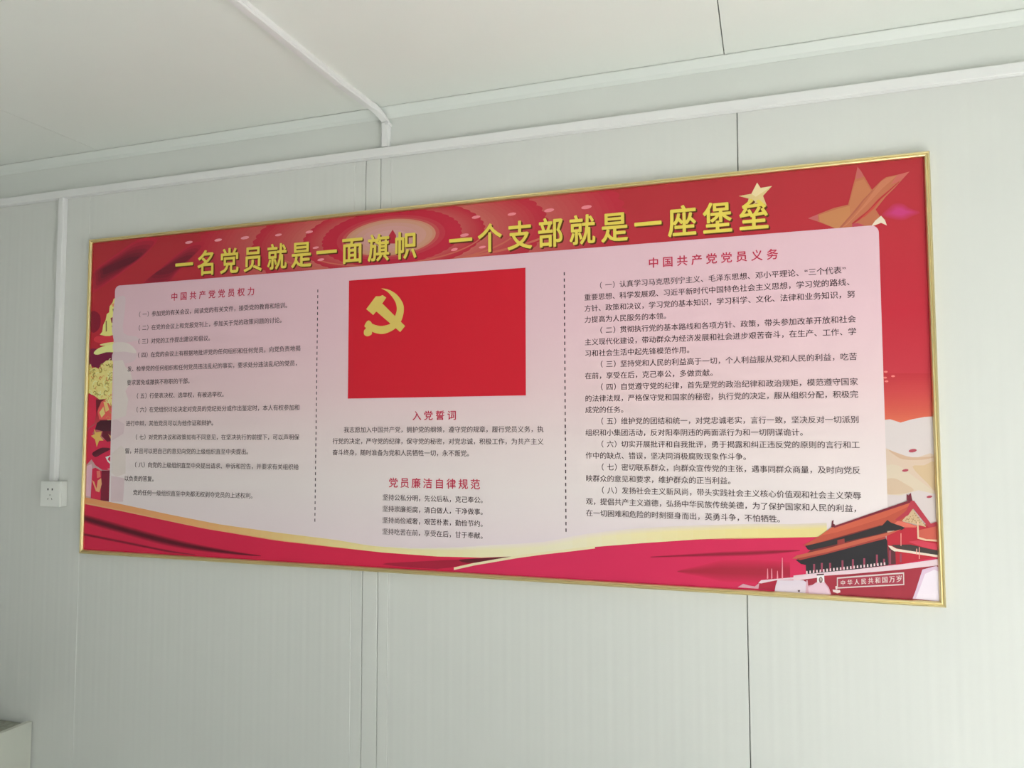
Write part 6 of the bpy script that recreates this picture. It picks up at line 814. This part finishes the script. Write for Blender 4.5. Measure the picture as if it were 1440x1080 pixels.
        ((.327,.048,.048), 6, [(2323,904.3),(2338.4,900),(2339.2,912.4),(2322.7,916.9)]),
        ((.551,.125,.077), 6, [(2221.2,952.9),(2231.1,944.8),(2298.8,925.4),(2369.8,901.2),(2423.2,885.5),(2462.1,873),(2427.6,891.5),(2369.6,911.2),(2298.6,934.2),(2240.6,952)]),
        ((.377,.057,.048), 7, [(2231,952.5),(2298.6,934.2),(2369.6,911.2),(2427.6,891.5),(2427.5,896.5),(2369.5,914.9),(2298.5,938),(2238.1,955.9)]),
        ((.032,.029,.034), 5, [(2228.5,955.6),(2298.5,936.7),(2369.5,913.7),(2427.5,895.2),(2430.7,901.3),(2431.4,957.7),(2358.7,971.3),(2306.8,981.4),(2251.8,989.4),(2251.1,966.7),(2240.3,964.7)]),
        ((.12,.036,.044), 6, [(2432.6,915.9),(2447.1,922.7),(2447.3,954.5),(2431.4,956.5)]),
        ((.787,.638,.538), 7, [(2431.6,912.3),(2439.5,913.2),(2449.5,918.9),(2536,929.6),(2535.8,934.5),(2451.6,924.9),(2444.8,925.2),(2438.1,920.6)]),
        ((.067,.05,.047), 6, [(2438.4,910.8),(2479,907.9),(2516.6,916),(2535.2,918.8),(2534.9,929.7),(2483.1,923.5),(2449.5,917.7)]),
        ((.633,.055,.094), 6, [(2474.7,901.9),(2495,897.4),(2535.7,904.3),(2535.2,918.8),(2505.6,912.8)]),
        ((.598,.118,.083), 6, [(2497.9,874.2),(2537,863.1),(2536.6,897),(2497.4,891.3)]),
        ((.78,.533,.364), 7, [(2494,854.8),(2497.4,854.7),(2497.4,890),(2512.8,894.3),(2536,894.6),(2535.9,899),(2510.5,898),(2494,893.8)]),
        ((.811,.319,.274), 8, [(2459.1,883),(2460.9,882.9),(2460.1,912.3),(2458.3,912.4)]),
        ((.806,.317,.272), 8, [(2496.3,913.2),(2498.1,913.1),(2497.3,939.9),(2495.5,940)]),
        ((.807,.317,.273), 8, [(2490.8,917.1),(2492.6,917),(2492.2,930.4),(2490.4,930.5)]),
        ((.331,.066,.111), 7, [(2267.8,963.3),(2272.1,963.1),(2271.6,982),(2267.3,982.2)]),
        ((.33,.066,.111), 7, [(2285.1,960),(2289.4,959.8),(2288.9,979.9),(2284.6,980.1)]),
        ((.328,.066,.11), 7, [(2303.4,959.1),(2307.6,958.9),(2307.2,977.7),(2302.9,977.9)]),
        ((.327,.066,.11), 7, [(2330.9,951.5),(2335.1,951.3),(2334.6,973.7),(2330.3,974)]),
        ((.325,.065,.109), 7, [(2353.7,947.9),(2357.9,947.7),(2357.3,970.1),(2353.1,970.3)]),
        ((.324,.065,.109), 7, [(2378.2,944.3),(2382.3,944.1),(2381.7,966.4),(2377.6,966.6)]),
        ((.322,.065,.108), 7, [(2405.6,934.4),(2409.7,934.2),(2409,958.8),(2404.9,959.1)]),
        ((.32,.064,.107), 7, [(2433.7,923.3),(2437.8,923.1),(2436.9,955),(2432.8,955.2)]),
        ((.321,.065,.108), 7, [(2420.6,943.5),(2424.7,943.3),(2424.4,955.6),(2420.3,955.8)]),
        ((.319,.064,.107), 7, [(2456.2,929.6),(2460.2,929.4),(2459.7,949),(2455.6,949.2)]),
        ((.819,.594,.628), 8, [(2251.8,980.8),(2254.7,980.6),(2255,987.2),(2251.1,987.4)]),
        ((.818,.593,.627), 8, [(2259.4,979.5),(2262.3,979.3),(2262.6,985.9),(2258.7,986.1)]),
        ((.817,.592,.627), 8, [(2267,978.2),(2269.8,978),(2270.1,984.6),(2266.3,984.8)]),
        ((.816,.591,.626), 8, [(2274.5,976.9),(2277.4,976.7),(2277.7,983.3),(2273.9,983.5)]),
        ((.814,.59,.625), 8, [(2282.1,975.6),(2284.9,975.4),(2285.2,982),(2281.4,982.2)]),
        ((.813,.589,.624), 8, [(2289.6,974.3),(2292.4,974.2),(2292.8,980.7),(2289,980.9)]),
        ((.812,.589,.623), 8, [(2297.1,973),(2300,972.9),(2300.3,979.4),(2296.5,979.6)]),
        ((.811,.588,.622), 8, [(2304.6,971.7),(2307.4,971.6),(2307.7,978.1),(2304,978.3)]),
        ((.81,.587,.621), 8, [(2312.1,970.5),(2314.9,970.3),(2315.2,976.8),(2311.4,977)]),
        ((.808,.586,.62), 8, [(2319.5,969.2),(2322.4,969),(2322.7,975.5),(2318.9,975.7)]),
        ((.807,.585,.619), 8, [(2327,967.9),(2329.8,967.8),(2330.1,974.2),(2326.3,974.4)]),
        ((.806,.584,.618), 8, [(2334.4,966.6),(2337.2,966.5),(2337.5,973),(2333.8,973.1)]),
        ((.805,.583,.618), 8, [(2341.8,965.4),(2344.6,965.2),(2344.9,971.7),(2341.2,971.9)]),
        ((.804,.583,.617), 8, [(2349.2,964.1),(2352,964),(2352.3,970.4),(2348.5,970.6)]),
        ((.803,.582,.616), 8, [(2356.6,962.8),(2359.4,962.7),(2359.6,969.1),(2355.9,969.3)]),
        ((.802,.581,.615), 8, [(2363.9,961.6),(2366.7,961.4),(2367,967.9),(2363.3,968.1)]),
        ((.801,.58,.614), 8, [(2371.2,960.3),(2374,960.2),(2374.3,966.6),(2370.6,966.8)]),
        ((.799,.579,.613), 8, [(2378.6,959.1),(2381.3,958.9),(2381.6,965.3),(2377.9,965.5)]),
        ((.798,.579,.612), 8, [(2385.9,957.8),(2388.6,957.7),(2388.9,964.1),(2385.2,964.3)]),
        ((.797,.578,.612), 8, [(2393.2,956.6),(2395.9,956.4),(2396.2,962.8),(2392.5,963)]),
        ((.796,.577,.611), 8, [(2400.4,955.3),(2403.2,955.2),(2403.5,961.6),(2399.8,961.8)]),
        ((.795,.576,.61), 8, [(2407.7,954.1),(2410.4,954),(2410.7,960.3),(2407,960.5)]),
        ((.794,.575,.609), 8, [(2414.9,952.8),(2417.6,952.7),(2417.9,959.1),(2414.3,959.3)]),
        ((.793,.575,.608), 8, [(2422.1,951.6),(2424.9,951.5),(2425.1,957.9),(2421.5,958)]),
        ((.777,.587,.65), 9, [(2222.7,993.4),(2251.8,988.1),(2358.7,971.3),(2459.7,953.9),(2535.7,938.1),(2535.3,952.6),(2459.4,966.1),(2344.4,983.2),(2292.4,989.7),(2222.4,1007.4)]),
        ((.802,.606,.67), 9, [(2141.7,1015.6),(2148.1,1008.7),(2225.1,997),(2278.1,987.7),(2277.9,995.2),(2245.4,1001.2),(2183.6,1006.7),(2148,1016.3)]),
        ((.682,.34,.42), 9, [(2092.7,1029.2),(2105.7,1019.8),(2120.4,1023.3),(2133.1,1024.7),(2143.8,1015.4),(2141.4,1029.6)]),
        ((.834,.29,.363), 9, [(2163,979.8),(2164.5,979.8),(2165,1003.5),(2161.6,1004.7)]),
        ((.832,.29,.362), 9, [(2172.6,979.3),(2174.1,979.3),(2174.6,1002.9),(2171.2,1004.2)]),
        ((.83,.289,.361), 9, [(2185.8,984),(2187.2,984),(2187.9,1002.2),(2184.5,1003.5)]),
        ((.828,.288,.361), 9, [(2197.5,952.3),(2198.9,952.2),(2198.8,1001.6),(2195.5,1002.9)]),
        ((.745,.633,.722), 10, [(2185.7,1006.6),(2245.3,1003.3),(2251.3,1007.3),(2250.6,1037),(2178.9,1033.9),(2181.3,1019.8)]),
        ((.699,.408,.495), 10, [(2251.4,1003),(2254.5,1002.8),(2255.2,1015.5),(2265.3,1012.8),(2273.6,1006),(2291.7,1003.9),(2301.4,1017.1),(2306.9,1035.7),(2248.6,1035)]),
        ((.791,.557,.661), 11, [(2255.1,1019.8),(2273.5,1008.1),(2291.6,1007.1),(2299.3,1019.3),(2303.9,1034.9),(2256.7,1034.6)]),
        ((.17,.112,.125), 11, [(2231.5,1027.1),(2237,1026.8),(2236.1,1031.5),(2232,1031.4)]),
        ((.84,.79,.806), 12, [(2276,989.3),(2291.7,987.2),(2291.7,1005.4),(2275.6,1007.2)]),
        ((.087,.041,.049), 13, [(2275.1,986.8),(2291.2,984.7),(2291.3,988.1),(2275.2,990.2)]),
        ((.222,.153,.153), 13, [(2279.8,997.2),(2280.9,995.1),(2282.5,993.2),(2284,992.3),(2285.5,993),(2286.9,994.7),(2287.9,996.7),(2288.1,998.7),(2287.9,1001),(2287.3,1003.1),(2286.3,1005.2),(2284.9,1007.1),(2283.6,1008),(2282.3,1007.4),(2281,1005.8),(2280.1,1003.9),(2279.6,1001.8),(2279.4,999.4)]),
        ((.557,.407,.37), 14, [(2281.8,997.5),(2282.4,996.2),(2283.4,995.2),(2284.3,994.8),(2285.1,995.3),(2285.8,996.5),(2286.2,997.7),(2286.1,999),(2285.8,1000.4),(2285.3,1001.5),(2284.7,1002.3),(2284,1002.7),(2283.3,1002.5),(2282.6,1001.2),(2282,999.2)]),
        ((.726,.533,.682), 10, [(2501.9,963.9),(2530.8,954),(2536.2,957.4),(2534.9,1034.4),(2479.8,1031.1),(2487.1,1010.8)]),
        ((.84,.741,.835), 11, [(2507.1,973.4),(2526.2,962.7),(2535.9,967),(2534.5,1033.2),(2486.5,1030.2),(2493.8,1010.4)]),
        ((.84,.656,.656), 11, [(2309.4,1021.2),(2325.8,1021.5),(2326.4,1026.5),(2319.7,1029.3),(2310.4,1026.2)]),
        ((.84,.656,.656), 11, [(2315.4,1013.4),(2319,1012),(2320,1019.4),(2316.4,1020.8)]),
    ],
    'emblem': [
        ((.7,.5,.11), 1, [(1101.8,224),(1103.7,224.3),(1106.3,224.6),(1109.3,225),(1112.6,225.5),(1115.9,226.2),(1119,226.9),(1121.9,227.8),(1124.7,228.7),(1127.6,229.8),(1130.5,230.9),(1133.3,232.2),(1136.2,233.7),(1139.1,235.3),(1142,237),(1144.9,238.9),(1147.8,240.9),(1150.6,243),(1153.2,245.3),(1155.7,247.7),(1158.2,250.3),(1160.6,253),(1162.9,255.8),(1165,258.7),(1167,261.5),(1168.8,264.3),(1170.5,267.2),(1172.1,270),(1173.5,273),(1174.6,276),(1175.5,279.2),(1176.1,282.5),(1176.4,285.9),(1176.5,289.4),(1176.4,293),(1176.1,296.7),(1175.6,300.3),(1174.9,304.1),(1173.9,308),(1172.7,311.9),(1171.4,315.8),(1169.9,319.5),(1168.3,323),(1166.6,326.2),(1164.7,329.2),(1162.7,332),(1160.6,334.7),(1158.2,337.3),(1155.7,339.7),(1152.9,342),(1149.9,344.2),(1146.7,346.2),(1143.4,348),(1140,349.8),(1136.6,351.4),(1133.1,352.9),(1129.5,354.3),(1125.8,355.5),(1122.2,356.6),(1118.6,357.5),(1115.3,358.2),(1112.2,358.6),(1109.3,358.8),(1106.5,358.8),(1103.8,358.7),(1101,358.4),(1098.2,358.1),(1095.2,357.6),(1092.1,357),(1089,356.3),(1086,355.5),(1083.3,354.6),(1080.9,353.9),(1078.9,353.2),(1077,352.3),(1075.5,351.5),(1074.1,350.8),(1073,350.2),(1072.2,349.7),(1072.1,326.4),(1073.5,327),(1075.3,327.9),(1077.5,328.9),(1080,330),(1082.5,331),(1085.1,331.8),(1087.7,332.5),(1090.4,333.2),(1093.3,333.9),(1096.3,334.4),(1099.3,334.9),(1102.3,335.1),(1105.4,335.2),(1108.7,335.1),(1112.1,334.8),(1115.4,334.5),(1118.6,334),(1121.6,333.4),(1124.4,332.8),(1127.1,332.1),(1129.6,331.3),(1132,330.3),(1134.3,329),(1136.5,327.3),(1138.6,325.1),(1140.5,322.6),(1142.3,319.7),(1144,316.7),(1145.6,313.5),(1147.1,310.5),(1148.5,307.5),(1149.8,304.3),(1151,301.1),(1152.1,297.9),(1152.9,294.7),(1153.4,291.6),(1153.6,288.6),(1153.6,285.6),(1153.4,282.7),(1153,279.8),(1152.3,276.9),(1151.6,274.1),(1150.7,271.3),(1149.6,268.6),(1148.3,266),(1146.8,263.4),(1145.3,260.8),(1143.7,258.3),(1142,255.8),(1140.1,253.3),(1138.1,250.9),(1136.1,248.6),(1134,246.3),(1131.9,244.1),(1129.9,242),(1127.8,240),(1125.8,238.1),(1123.7,236.2),(1121.4,234.4),(1119,232.7),(1116.2,231),(1112.9,229.3),(1109.6,227.6),(1106.4,226.2),(1103.7,224.9),(1101.8,224)]),
        ((.7,.5,.11), 2, [(1059,317.1),(1062.4,317.1),(1066.2,318.7),(1069.6,321.5),(1072.1,325.4),(1073.3,331.1),(1073.7,338.6),(1073.6,346),(1073.3,351.7),(1073.1,355),(1072.8,356.9),(1072,358.1),(1070.6,359.3),(1068.1,360.9),(1064.9,362.3),(1061.4,363.4),(1058.2,363.7),(1055.1,363.2),(1052,362.1),(1049.3,360.4),(1047.3,358.4),(1046.3,355.8),(1045.9,352.7),(1046.1,349.5),(1046.6,346.7),(1047.9,344.5),(1049.9,342.6),(1051.7,340.9),(1052.6,339.1),(1051.8,337.5),(1049.9,336.1),(1048.1,334.4),(1047.8,332.1),(1049.4,328.4),(1052.3,323.6),(1055.7,319.4)]),
        ((.7,.5,.11), 3, [(1053.4,282.7),(1084.7,246.3),(1097.6,247.1),(1107.3,244.3),(1119.1,252.1),(1106.3,268.9),(1109.6,274.9),(1093.5,294.4),(1086,292.1),(1076.7,301.4)]),
        ((.7,.5,.11), 4, [(1107.4,269.9),(1181,338.9),(1165.2,355.8),(1089.2,293.2)]),
    ],
}

# ------------------------------------------------------------------ the framed display board
S = .9938                                                      # millimetres on the print to the real thing
BW, BH = 2.535*S, 1.034*S
board = thing('display_board', 'wide red and pink display board in a gold frame hanging on the white panel wall', 'display board', (-2.166, -.0006, EYE+.639))
PY = -.0118                                                    # face of the print, measured out from the wall
LAYER = .00008
def UV(u, v, lay=0.0):
    return (u*S/1000, PY-lay*LAYER, -v*S/1000)
def clip(pts, u0=-3, v0=-3, u1=2538, v1=1037):
    for ax, lim, sg in ((0, u0, 1), (0, u1, -1), (1, v0, 1), (1, v1, -1)):
        out = []
        for a, b in zip(pts, pts[1:]+pts[:1]):
            ia, ib = sg*(a[ax]-lim) >= 0, sg*(b[ax]-lim) >= 0
            if ia: out.append(a)
            if ia != ib:
                t_ = (lim-a[ax])/(b[ax]-a[ax])
                out.append((a[0]+(b[0]-a[0])*t_, a[1]+(b[1]-a[1])*t_))
        pts = out
        if not pts: return []
    return pts
class Print:
    """flat printed shapes gathered into one mesh, each with its own ink"""
    def __init__(self, bold=((0, 0),)):
        self.n = 0
        self.bold = bold
        self.v, self.f, self.m, self.fm = [], [], [], []
    def mi(self, m):
        if m not in self.m: self.m.append(m)
        return self.m.index(m)
    def poly(self, pts, m, lay):
        pts = clip(list(pts))
        if len(pts) < 3: return
        tris = tessellate_polygon([[Vector((p[0], p[1], 0)) for p in pts]])
        k0 = len(self.v)
        lay += self.n*.003; self.n += 1                        # no two shapes share a plane
        self.v += [UV(p[0], p[1], lay) for p in pts]
        i = self.mi(m)
        for t_ in tris:
            a, b, c_ = [pts[j] for j in t_]
            ar = (b[0]-a[0])*(c_[1]-a[1])-(b[1]-a[1])*(c_[0]-a[0])
            t_ = tuple(k0+j for j in t_)
            self.f.append(t_ if ar < 0 else t_[::-1]); self.fm.append(i)      # faces look out of the wall
    def glyphs(self, items, m, lay):
        i = self.mi(m)
        b_ = self.bold
        for n_, (du, dv) in enumerate(b_):                     # a heavier face: the strokes thickened all round
            for vs_, fs_ in items:
                k0 = len(self.v)
                self.v += [UV(u+du, v+dv, lay+n_*.06) for u, v in vs_]
                self.f += [tuple(k0+j for j in f) for f in fs_]; self.fm += [i]*len(fs_)
    def build(self, name, parent):
        return link(name, self.v, self.f, self.m, parent, self.fm)

# glyph shapes come from Blender's own built-in font
_cache = {}
def glyph(ch, bold):
    if (ch, 0) not in _cache:
        c_ = bpy.data.curves.new('glyph', 'FONT')
        c_.body = ch; c_.resolution_u = 3
        o = bpy.data.objects.new('glyph', c_); COL.objects.link(o)
        me = bpy.data.meshes.new_from_object(o.evaluated_get(bpy.context.evaluated_depsgraph_get()))
        fs_ = []
        for p in me.polygons:
            fs_.append(tuple(p.vertices) if p.normal.z > 0 else tuple(p.vertices)[::-1])
        _cache[(ch, 0)] = ([(v.co.x, v.co.y) for v in me.vertices], fs_)
        bpy.data.objects.remove(o); bpy.data.curves.remove(c_); bpy.data.meshes.remove(me)
    return _cache[(ch, 0)]
HALF = '“”'
def set_line(text, u, vc, em, pitch, bold=0.0, sx=1.0, shear=0.0):
    """one glyph per square of a grid, as Chinese is set; u is the left of the first square, vc its middle"""
    out = []
    for ch in text:
        if ch == '　': u += pitch; continue
        vs_, fs_ = glyph(ch, bold)
        dx = -.40 if ch == '（' else (.05 if ch == '）' else 0)
        adv = pitch*.5 if ch in HALF else pitch
        if ch in HALF: dx = .05
        pad = (pitch-em*sx)/2 if ch not in HALF else 0
        out.append(([(u+pad+(x+dx)*em*sx, vc-(y-.38)*em+shear*x*em) for x, y in vs_], fs_))
        u += adv
    return out

# --- backing and the printed sheet
box('backing_board', (-.004, PY+.0006, -BH-.004), (BW+.004, 0, .004), M_BACK, board)
sheet = Print()
M_SHEET = ramp_z('printed_red_ground', [(0, (.46, .034, .046)), (.16, (.50, .032, .047)), (.36, (.53, .026, .048)), (.60, (.56, .05, .07)), (.75, (.62, .38, .40)), (1.0, (.66, .50, .52))])
sheet.poly([(-3, -3), (2538, -3), (2538, 1037), (-3, 1037)], M_SHEET, 0)
# the great hall ceiling: scalloped rings around a glowing centre
HC, HV = 1128, 74
def oval(rx, ry, nsc=0, amp=0):
    pts = []
    N = 144 if nsc == 0 else nsc*8
    for i in range(N):
        a = 2*math.pi*i/N
        k = 1+amp*abs(math.sin(a*nsc/2)) if nsc else 1
        pts.append((HC+rx*k*math.cos(a), HV+ry*k*math.sin(a)))
    return pts
def mix(a, b, t_): return tuple(round(p+(q-p)*t_, 3) for p, q in zip(a, b))
RED, TAN = (.52, .03, .055), (.60, .17, .14)
li = .2
for rx, ry, rin, tan, nsc in ((690, 245, 478, .62, 64), (478, 158, 296, .85, 56), (296, 103, 226, .55, 48)):
    steps = 12
    for i in range(steps):                                     # printed blend from tan next to the inner ring out to red
        t_ = 1-i/steps
        r_ = rin+(rx-rin)*t_
        col_ = mix(RED, TAN, tan*(1-t_)**1.2)
        if i == 0: sheet.poly(oval(rx, ry, nsc, .018), ink(mix(RED, TAN, .0)), li)
        else: sheet.poly(oval(r_, r_*ry/rx), ink(col_), li)
        li += .03
sheet.poly(oval(226, 82, 44, .02), ink((.54, .025, .055)), li); li += .05
for i, (r_, c_) in enumerate(((178, (.55, .045, .07)), (160, (.57, .09, .09)), (148, (.62, .27, .18)), (138, (.62, .31, .22)), (118, (.63, .32, .27)), (92, (.64, .33, .31)), (60, (.66, .36, .35)))):
    sheet.poly(oval(r_, r_*.365), ink(c_), li); li += .05
for a0, a1, rx, ry, w_ in ((.25, 2.5, 300, 80, 2.0), (.3, 2.7, 400, 92, 2.4), (.35, 1.6, 520, 84, 3)):
    pts = [(HC+rx*math.cos(a0+(a1-a0)*i/24), HV+ry*math.sin(a0+(a1-a0)*i/24)) for i in range(25)]
    sheet.poly(pts+[(p[0], p[1]+w_*2) for p in pts[::-1]], ink((.60, .14, .10)), li); li += .04
for rgb, lay, pts in ART['sheet']:
    sheet.poly(pts, ink(rgb), 2+lay)
sh = sheet.build('printed_sheet', board)

# --- pale text panel with rounded top corners, the pillar showing through at its left
L_PANEL = 13
panel = Print()
r_, u0, v0, u1, v1 = 18, 101, 153, 2434, 1037
pts = [(u0, v1), (u0, v0+r_)]+[(u0+r_-r_*math.cos(a), v0+r_-r_*math.sin(a)) for a in (.3, .6, .9, 1.2, 1.5)]+[(u1-r_+r_*math.sin(a), v0+r_-r_*math.cos(a)) for a in (.07, .4, .7, 1, 1.3)]+[(u1, v0+r_), (u1, v1)]
M_PANEL = ramp_z('pale_pink_panel', [(.15, (.77, .51, .585)), (.36, (.79, .54, .605)), (.52, (.79, .585, .62)), (.66, (.80, .67, .68)), (.80, (.81, .72, .725)), (.95, (.80, .68, .72))])
panel.poly(pts, M_PANEL, L_PANEL)
for rgb, lay, pts in ART['ghost']:
    panel.poly(pts, ink(rgb), L_PANEL+1+lay)
tp = panel.build('text_panel', board)

# --- red and gold ribbons across the foot
rb = Print()
for rgb, lay, pts in ART['ribbon']:
    rb.poly(pts, ink(rgb), L_PANEL+4+lay)
rb.build('ribbon_picture', board)

# --- gate tower
gt = Print()
L_GATE = L_PANEL+15
for rgb, lay, pts in ART['gate']:
    gt.poly(pts, ink(rgb), L_GATE+lay)
gto = gt.build('gate_tower_picture', board)
sl = Print(((-.3, 0), (.3, 0)))
WHITE = ink((.72, .60, .58))
oq = [(2319.5, 992.0), (2463.7, 972.0), (2463.3, 1001.2), (2318.8, 1018.2)]
iq = [(2321.6, 995.0), (2461.4, 975.6), (2461.1, 998.8), (2321.1, 1015.0)]
sl.poly(oq, WHITE, L_GATE+15)
sl.poly(iq, ink((.40, .05, .08)), L_GATE+16)
for i, ch in enumerate('中华人民共和国万岁'):
    t_ = i/8
    uc, vc = 2326+t_*120.5, 1004.6-t_*16.5
    sl.glyphs(set_line(ch, uc, vc, 13.0+3.6*t_, 13.0, .028, 11.8/14.5, -.11), WHITE, L_GATE+17)
slo = sl.build('slogan_sign', gto); slo['label'] = 'white framed slogan on the gate wall'

# --- flag
fl = Print()
fl.poly([(994.3, 193.8), (1547.1, 193.8), (1547.1, 546.5), (994.3, 546.5)], ink((.63, .014, .032)), L_PANEL+5)
flo = fl.build('flag_picture', board)
em_ = Print()
GOLD_INK = ink((.74, .55, .14))
for rgb, lay, pts in ART['emblem']:
    em_.poly(pts, GOLD_INK, L_PANEL+6+lay)
emo = em_.build('flag_emblem', flo); emo['label'] = 'yellow hammer and sickle'

# --- dotted dividers
def divider(u):
    d = Print()
    v = 214
    while v < 911:
        d.poly([(u-1.5, v), (u+1.5, v), (u+1.5, v+9), (u-1.5, v+9)], ink((.05, .03, .04)), L_PANEL+4.5)
        v += 17.2
    d.build('dashed_line', tp)
divider(887.2); divider(1657.3)

# --- headline: yellow with a printed dark edge
L_TXT = L_PANEL+6
RING = [(1.5*math.cos(a*math.pi/4), 1.5*math.sin(a*math.pi/4)) for a in range(8)]
for txt, u in (('一名党员就是一面旗帜', 341.0), ('一个支部就是一座堡垒', 1309.5)):
    hl = Print(RING)
    ln = set_line(txt, u, 101.5, 85.5, 88.45, .017, .87)
    hl.glyphs([([(a+4.0, b+4.0) for a, b in vs_], fs_) for vs_, fs_ in ln], ink((.10, .03, .012)), L_TXT)
    hl.glyphs([([(a+2.0, b+2.0) for a, b in vs_], fs_) for vs_, fs_ in ln], ink((.16, .06, .012)), L_TXT+1)
    hl.glyphs(ln, ink((.80, .64, .11)), L_TXT+2)
    ho = hl.build('headline_lettering', board); ho['label'] = 'large yellow headline lettering'

# --- headings
HEAD = ink((.56, .035, .085))
for txt, u, vc, em, pitch in (('中国共产党党员权力', 330.5, 204.5, 28, 37.1), ('中国共产党党员义务', 1879.5, 205.5, 28.5, 36.75), ('入党誓词', 1201.5, 598.5, 28.5, 36.1), ('党员廉洁自律规范', 1128.0, 790.5, 30, 36.1)):
    h_ = Print(((-.45, 0), (.45, 0), (0, .4), (0, -.4)))
    h_.glyphs(set_line(txt, u, vc, em, pitch, .010), HEAD, L_TXT)
    h_.build('heading_lettering', tp)

# --- body text
BODY = ink((.062, .036, .042))
def block(lines, u, v, dv, em, sx=1.0, bold=.004):
    b = Print(((-.16, 0), (.16, 0)))
    for i, tx in enumerate(lines):
        b.glyphs(set_line(tx, u, v+i*dv, em, em*sx, bold, sx), BODY, L_TXT)
    b.build('paragraph_lettering', tp)
block(['　　（一）参加党的有关会议，阅读党的有关文件，接受党的教育和培训。',
       '　　（二）在党的会议上和党报党刊上，参加关于党的政策问题的讨论。',
       '　　（三）对党的工作提出建议和倡议。',
       '　　（四）在党的会议上有根据地批评党的任何组织和任何党员，向党负责地揭',
       '发、检举党的任何组织和任何党员违法乱纪的事实，要求处分违法乱纪的党员，',
       '要求罢免或撤换不称职的干部。',
       '　　（五）行使表决权、选举权，有被选举权。',
       '　　（六）在党组织讨论决定对党员的党纪处分或作出鉴定时，本人有权参加和',
       '进行申辩，其他党员可以为他作证和辩护。',
       '　　（七）对党的决议和政策如有不同意见，在坚决执行的前提下，可以声明保',
       '留，并且可以把自己的意见向党的上级组织直至中央提出。',
       '　　（八）向党的上级组织直至中央提出请求、申诉和控告，并要求有关组织给',
       '以负责的答复。',
       '　　党的任何一级组织直至中央都无权剥夺党员的上述权利。'], 162.8, 255.5, 44.95, 19.05)
block(['　　我志愿加入中国共产党，拥护党的纲领，遵守党的规章，履行党员义务，执',
       '行党的决定，严守党的纪律，保守党的秘密，对党忠诚，积极工作，为共产主义',
       '奋斗终身，随时准备为党和人民牺牲一切，永不叛党。'], 944.3, 638.5, 33.3, 18.65)
block(['坚持公私分明，先公后私，克己奉公。', '坚持崇廉拒腐，清白做人，干净做事。', '坚持尚俭戒奢，艰苦朴素，勤俭节约。', '坚持吃苦在前，享受在后，甘于奉献。'], 1111.5, 833.2, 32.5, 18.9)
block(['　　（一）认真学习马克思列宁主义、毛泽东思想、邓小平理论、“三个代表”',
       '重要思想、科学发展观、习近平新时代中国特色社会主义思想，学习党的路线、',
       '方针、政策和决议，学习党的基本知识，学习科学、文化、法律和业务知识，努',
       '力提高为人民服务的本领。',
       '　　（二）贯彻执行党的基本路线和各项方针、政策，带头参加改革开放和社会',
       '主义现代化建设，带动群众为经济发展和社会进步艰苦奋斗，在生产、工作、学',
       '习和社会生活中起先锋模范作用。',
       '　　（三）坚持党和人民的利益高于一切，个人利益服从党和人民的利益，吃苦',
       '在前，享受在后，克己奉公，多做贡献。',
       '　　（四）自觉遵守党的纪律，首先是党的政治纪律和政治规矩，模范遵守国家',
       '的法律法规，严格保守党和国家的秘密，执行党的决定，服从组织分配，积极完',
       '成党的任务。',
       '　　（五）维护党的团结和统一，对党忠诚老实，言行一致，坚决反对一切派别',
       '组织和小集团活动，反对阳奉阴违的两面派行为和一切阴谋诡计。',
       '　　（六）切实开展批评和自我批评，勇于揭露和纠正违反党的原则的言行和工',
       '作中的缺点、错误，坚决同消极腐败现象作斗争。',
       '　　（七）密切联系群众，向群众宣传党的主张，遇事同群众商量，及时向党反',
       '映群众的意见和要求，维护群众的正当利益。',
       '　　（八）发扬社会主义新风尚，带头实践社会主义核心价值观和社会主义荣辱',
       '观，提倡共产主义道德，弘扬中华民族传统美德，为了保护国家和人民的利益，',
       '在一切困难和危险的时刻挺身而出，英勇斗争，不怕牺牲。'], 1711.8, 256.3, 30.13, 19.05)

# --- gold frame: one mitred profile run round the four sides
prof = [(-.0005, -.0126), (-.0005, -.0175), (.0010, -.0205), (.0030, -.0222), (.0048, -.0214), (.0056, -.0196), (.0066, -.0196), (.0076, -.0216), (.0098, -.0222), (.0122, -.0208), (.0135, -.0178), (.0138, -.0002), (.0045, -.0002), (.0045, -.0126)]
prof = [(a*.92, b) for a, b in prof]
vs, fs = [], []
for (cx, cz, dx, dz) in ((0, 0, -1, 1), (BW, 0, 1, 1), (BW, -BH, 1, -1), (0, -BH, -1, -1)):
    for a, y in prof:
        vs.append((cx+dx*a, y, cz+dz*a))
n = len(prof)
for i in range(4):
    j = (i+1) % 4
    for q in range(n):
        w = (q+1) % n
        fs.append((i*n+q, j*n+q, j*n+w, i*n+w))
fr = link('frame', vs, fs, M_GOLD, board)
bm = bmesh.new(); bm.from_mesh(fr.data); bmesh.ops.recalc_face_normals(bm, faces=bm.faces); bm.to_mesh(fr.data); bm.free()
fr['label'] = 'ridged gold metal frame'
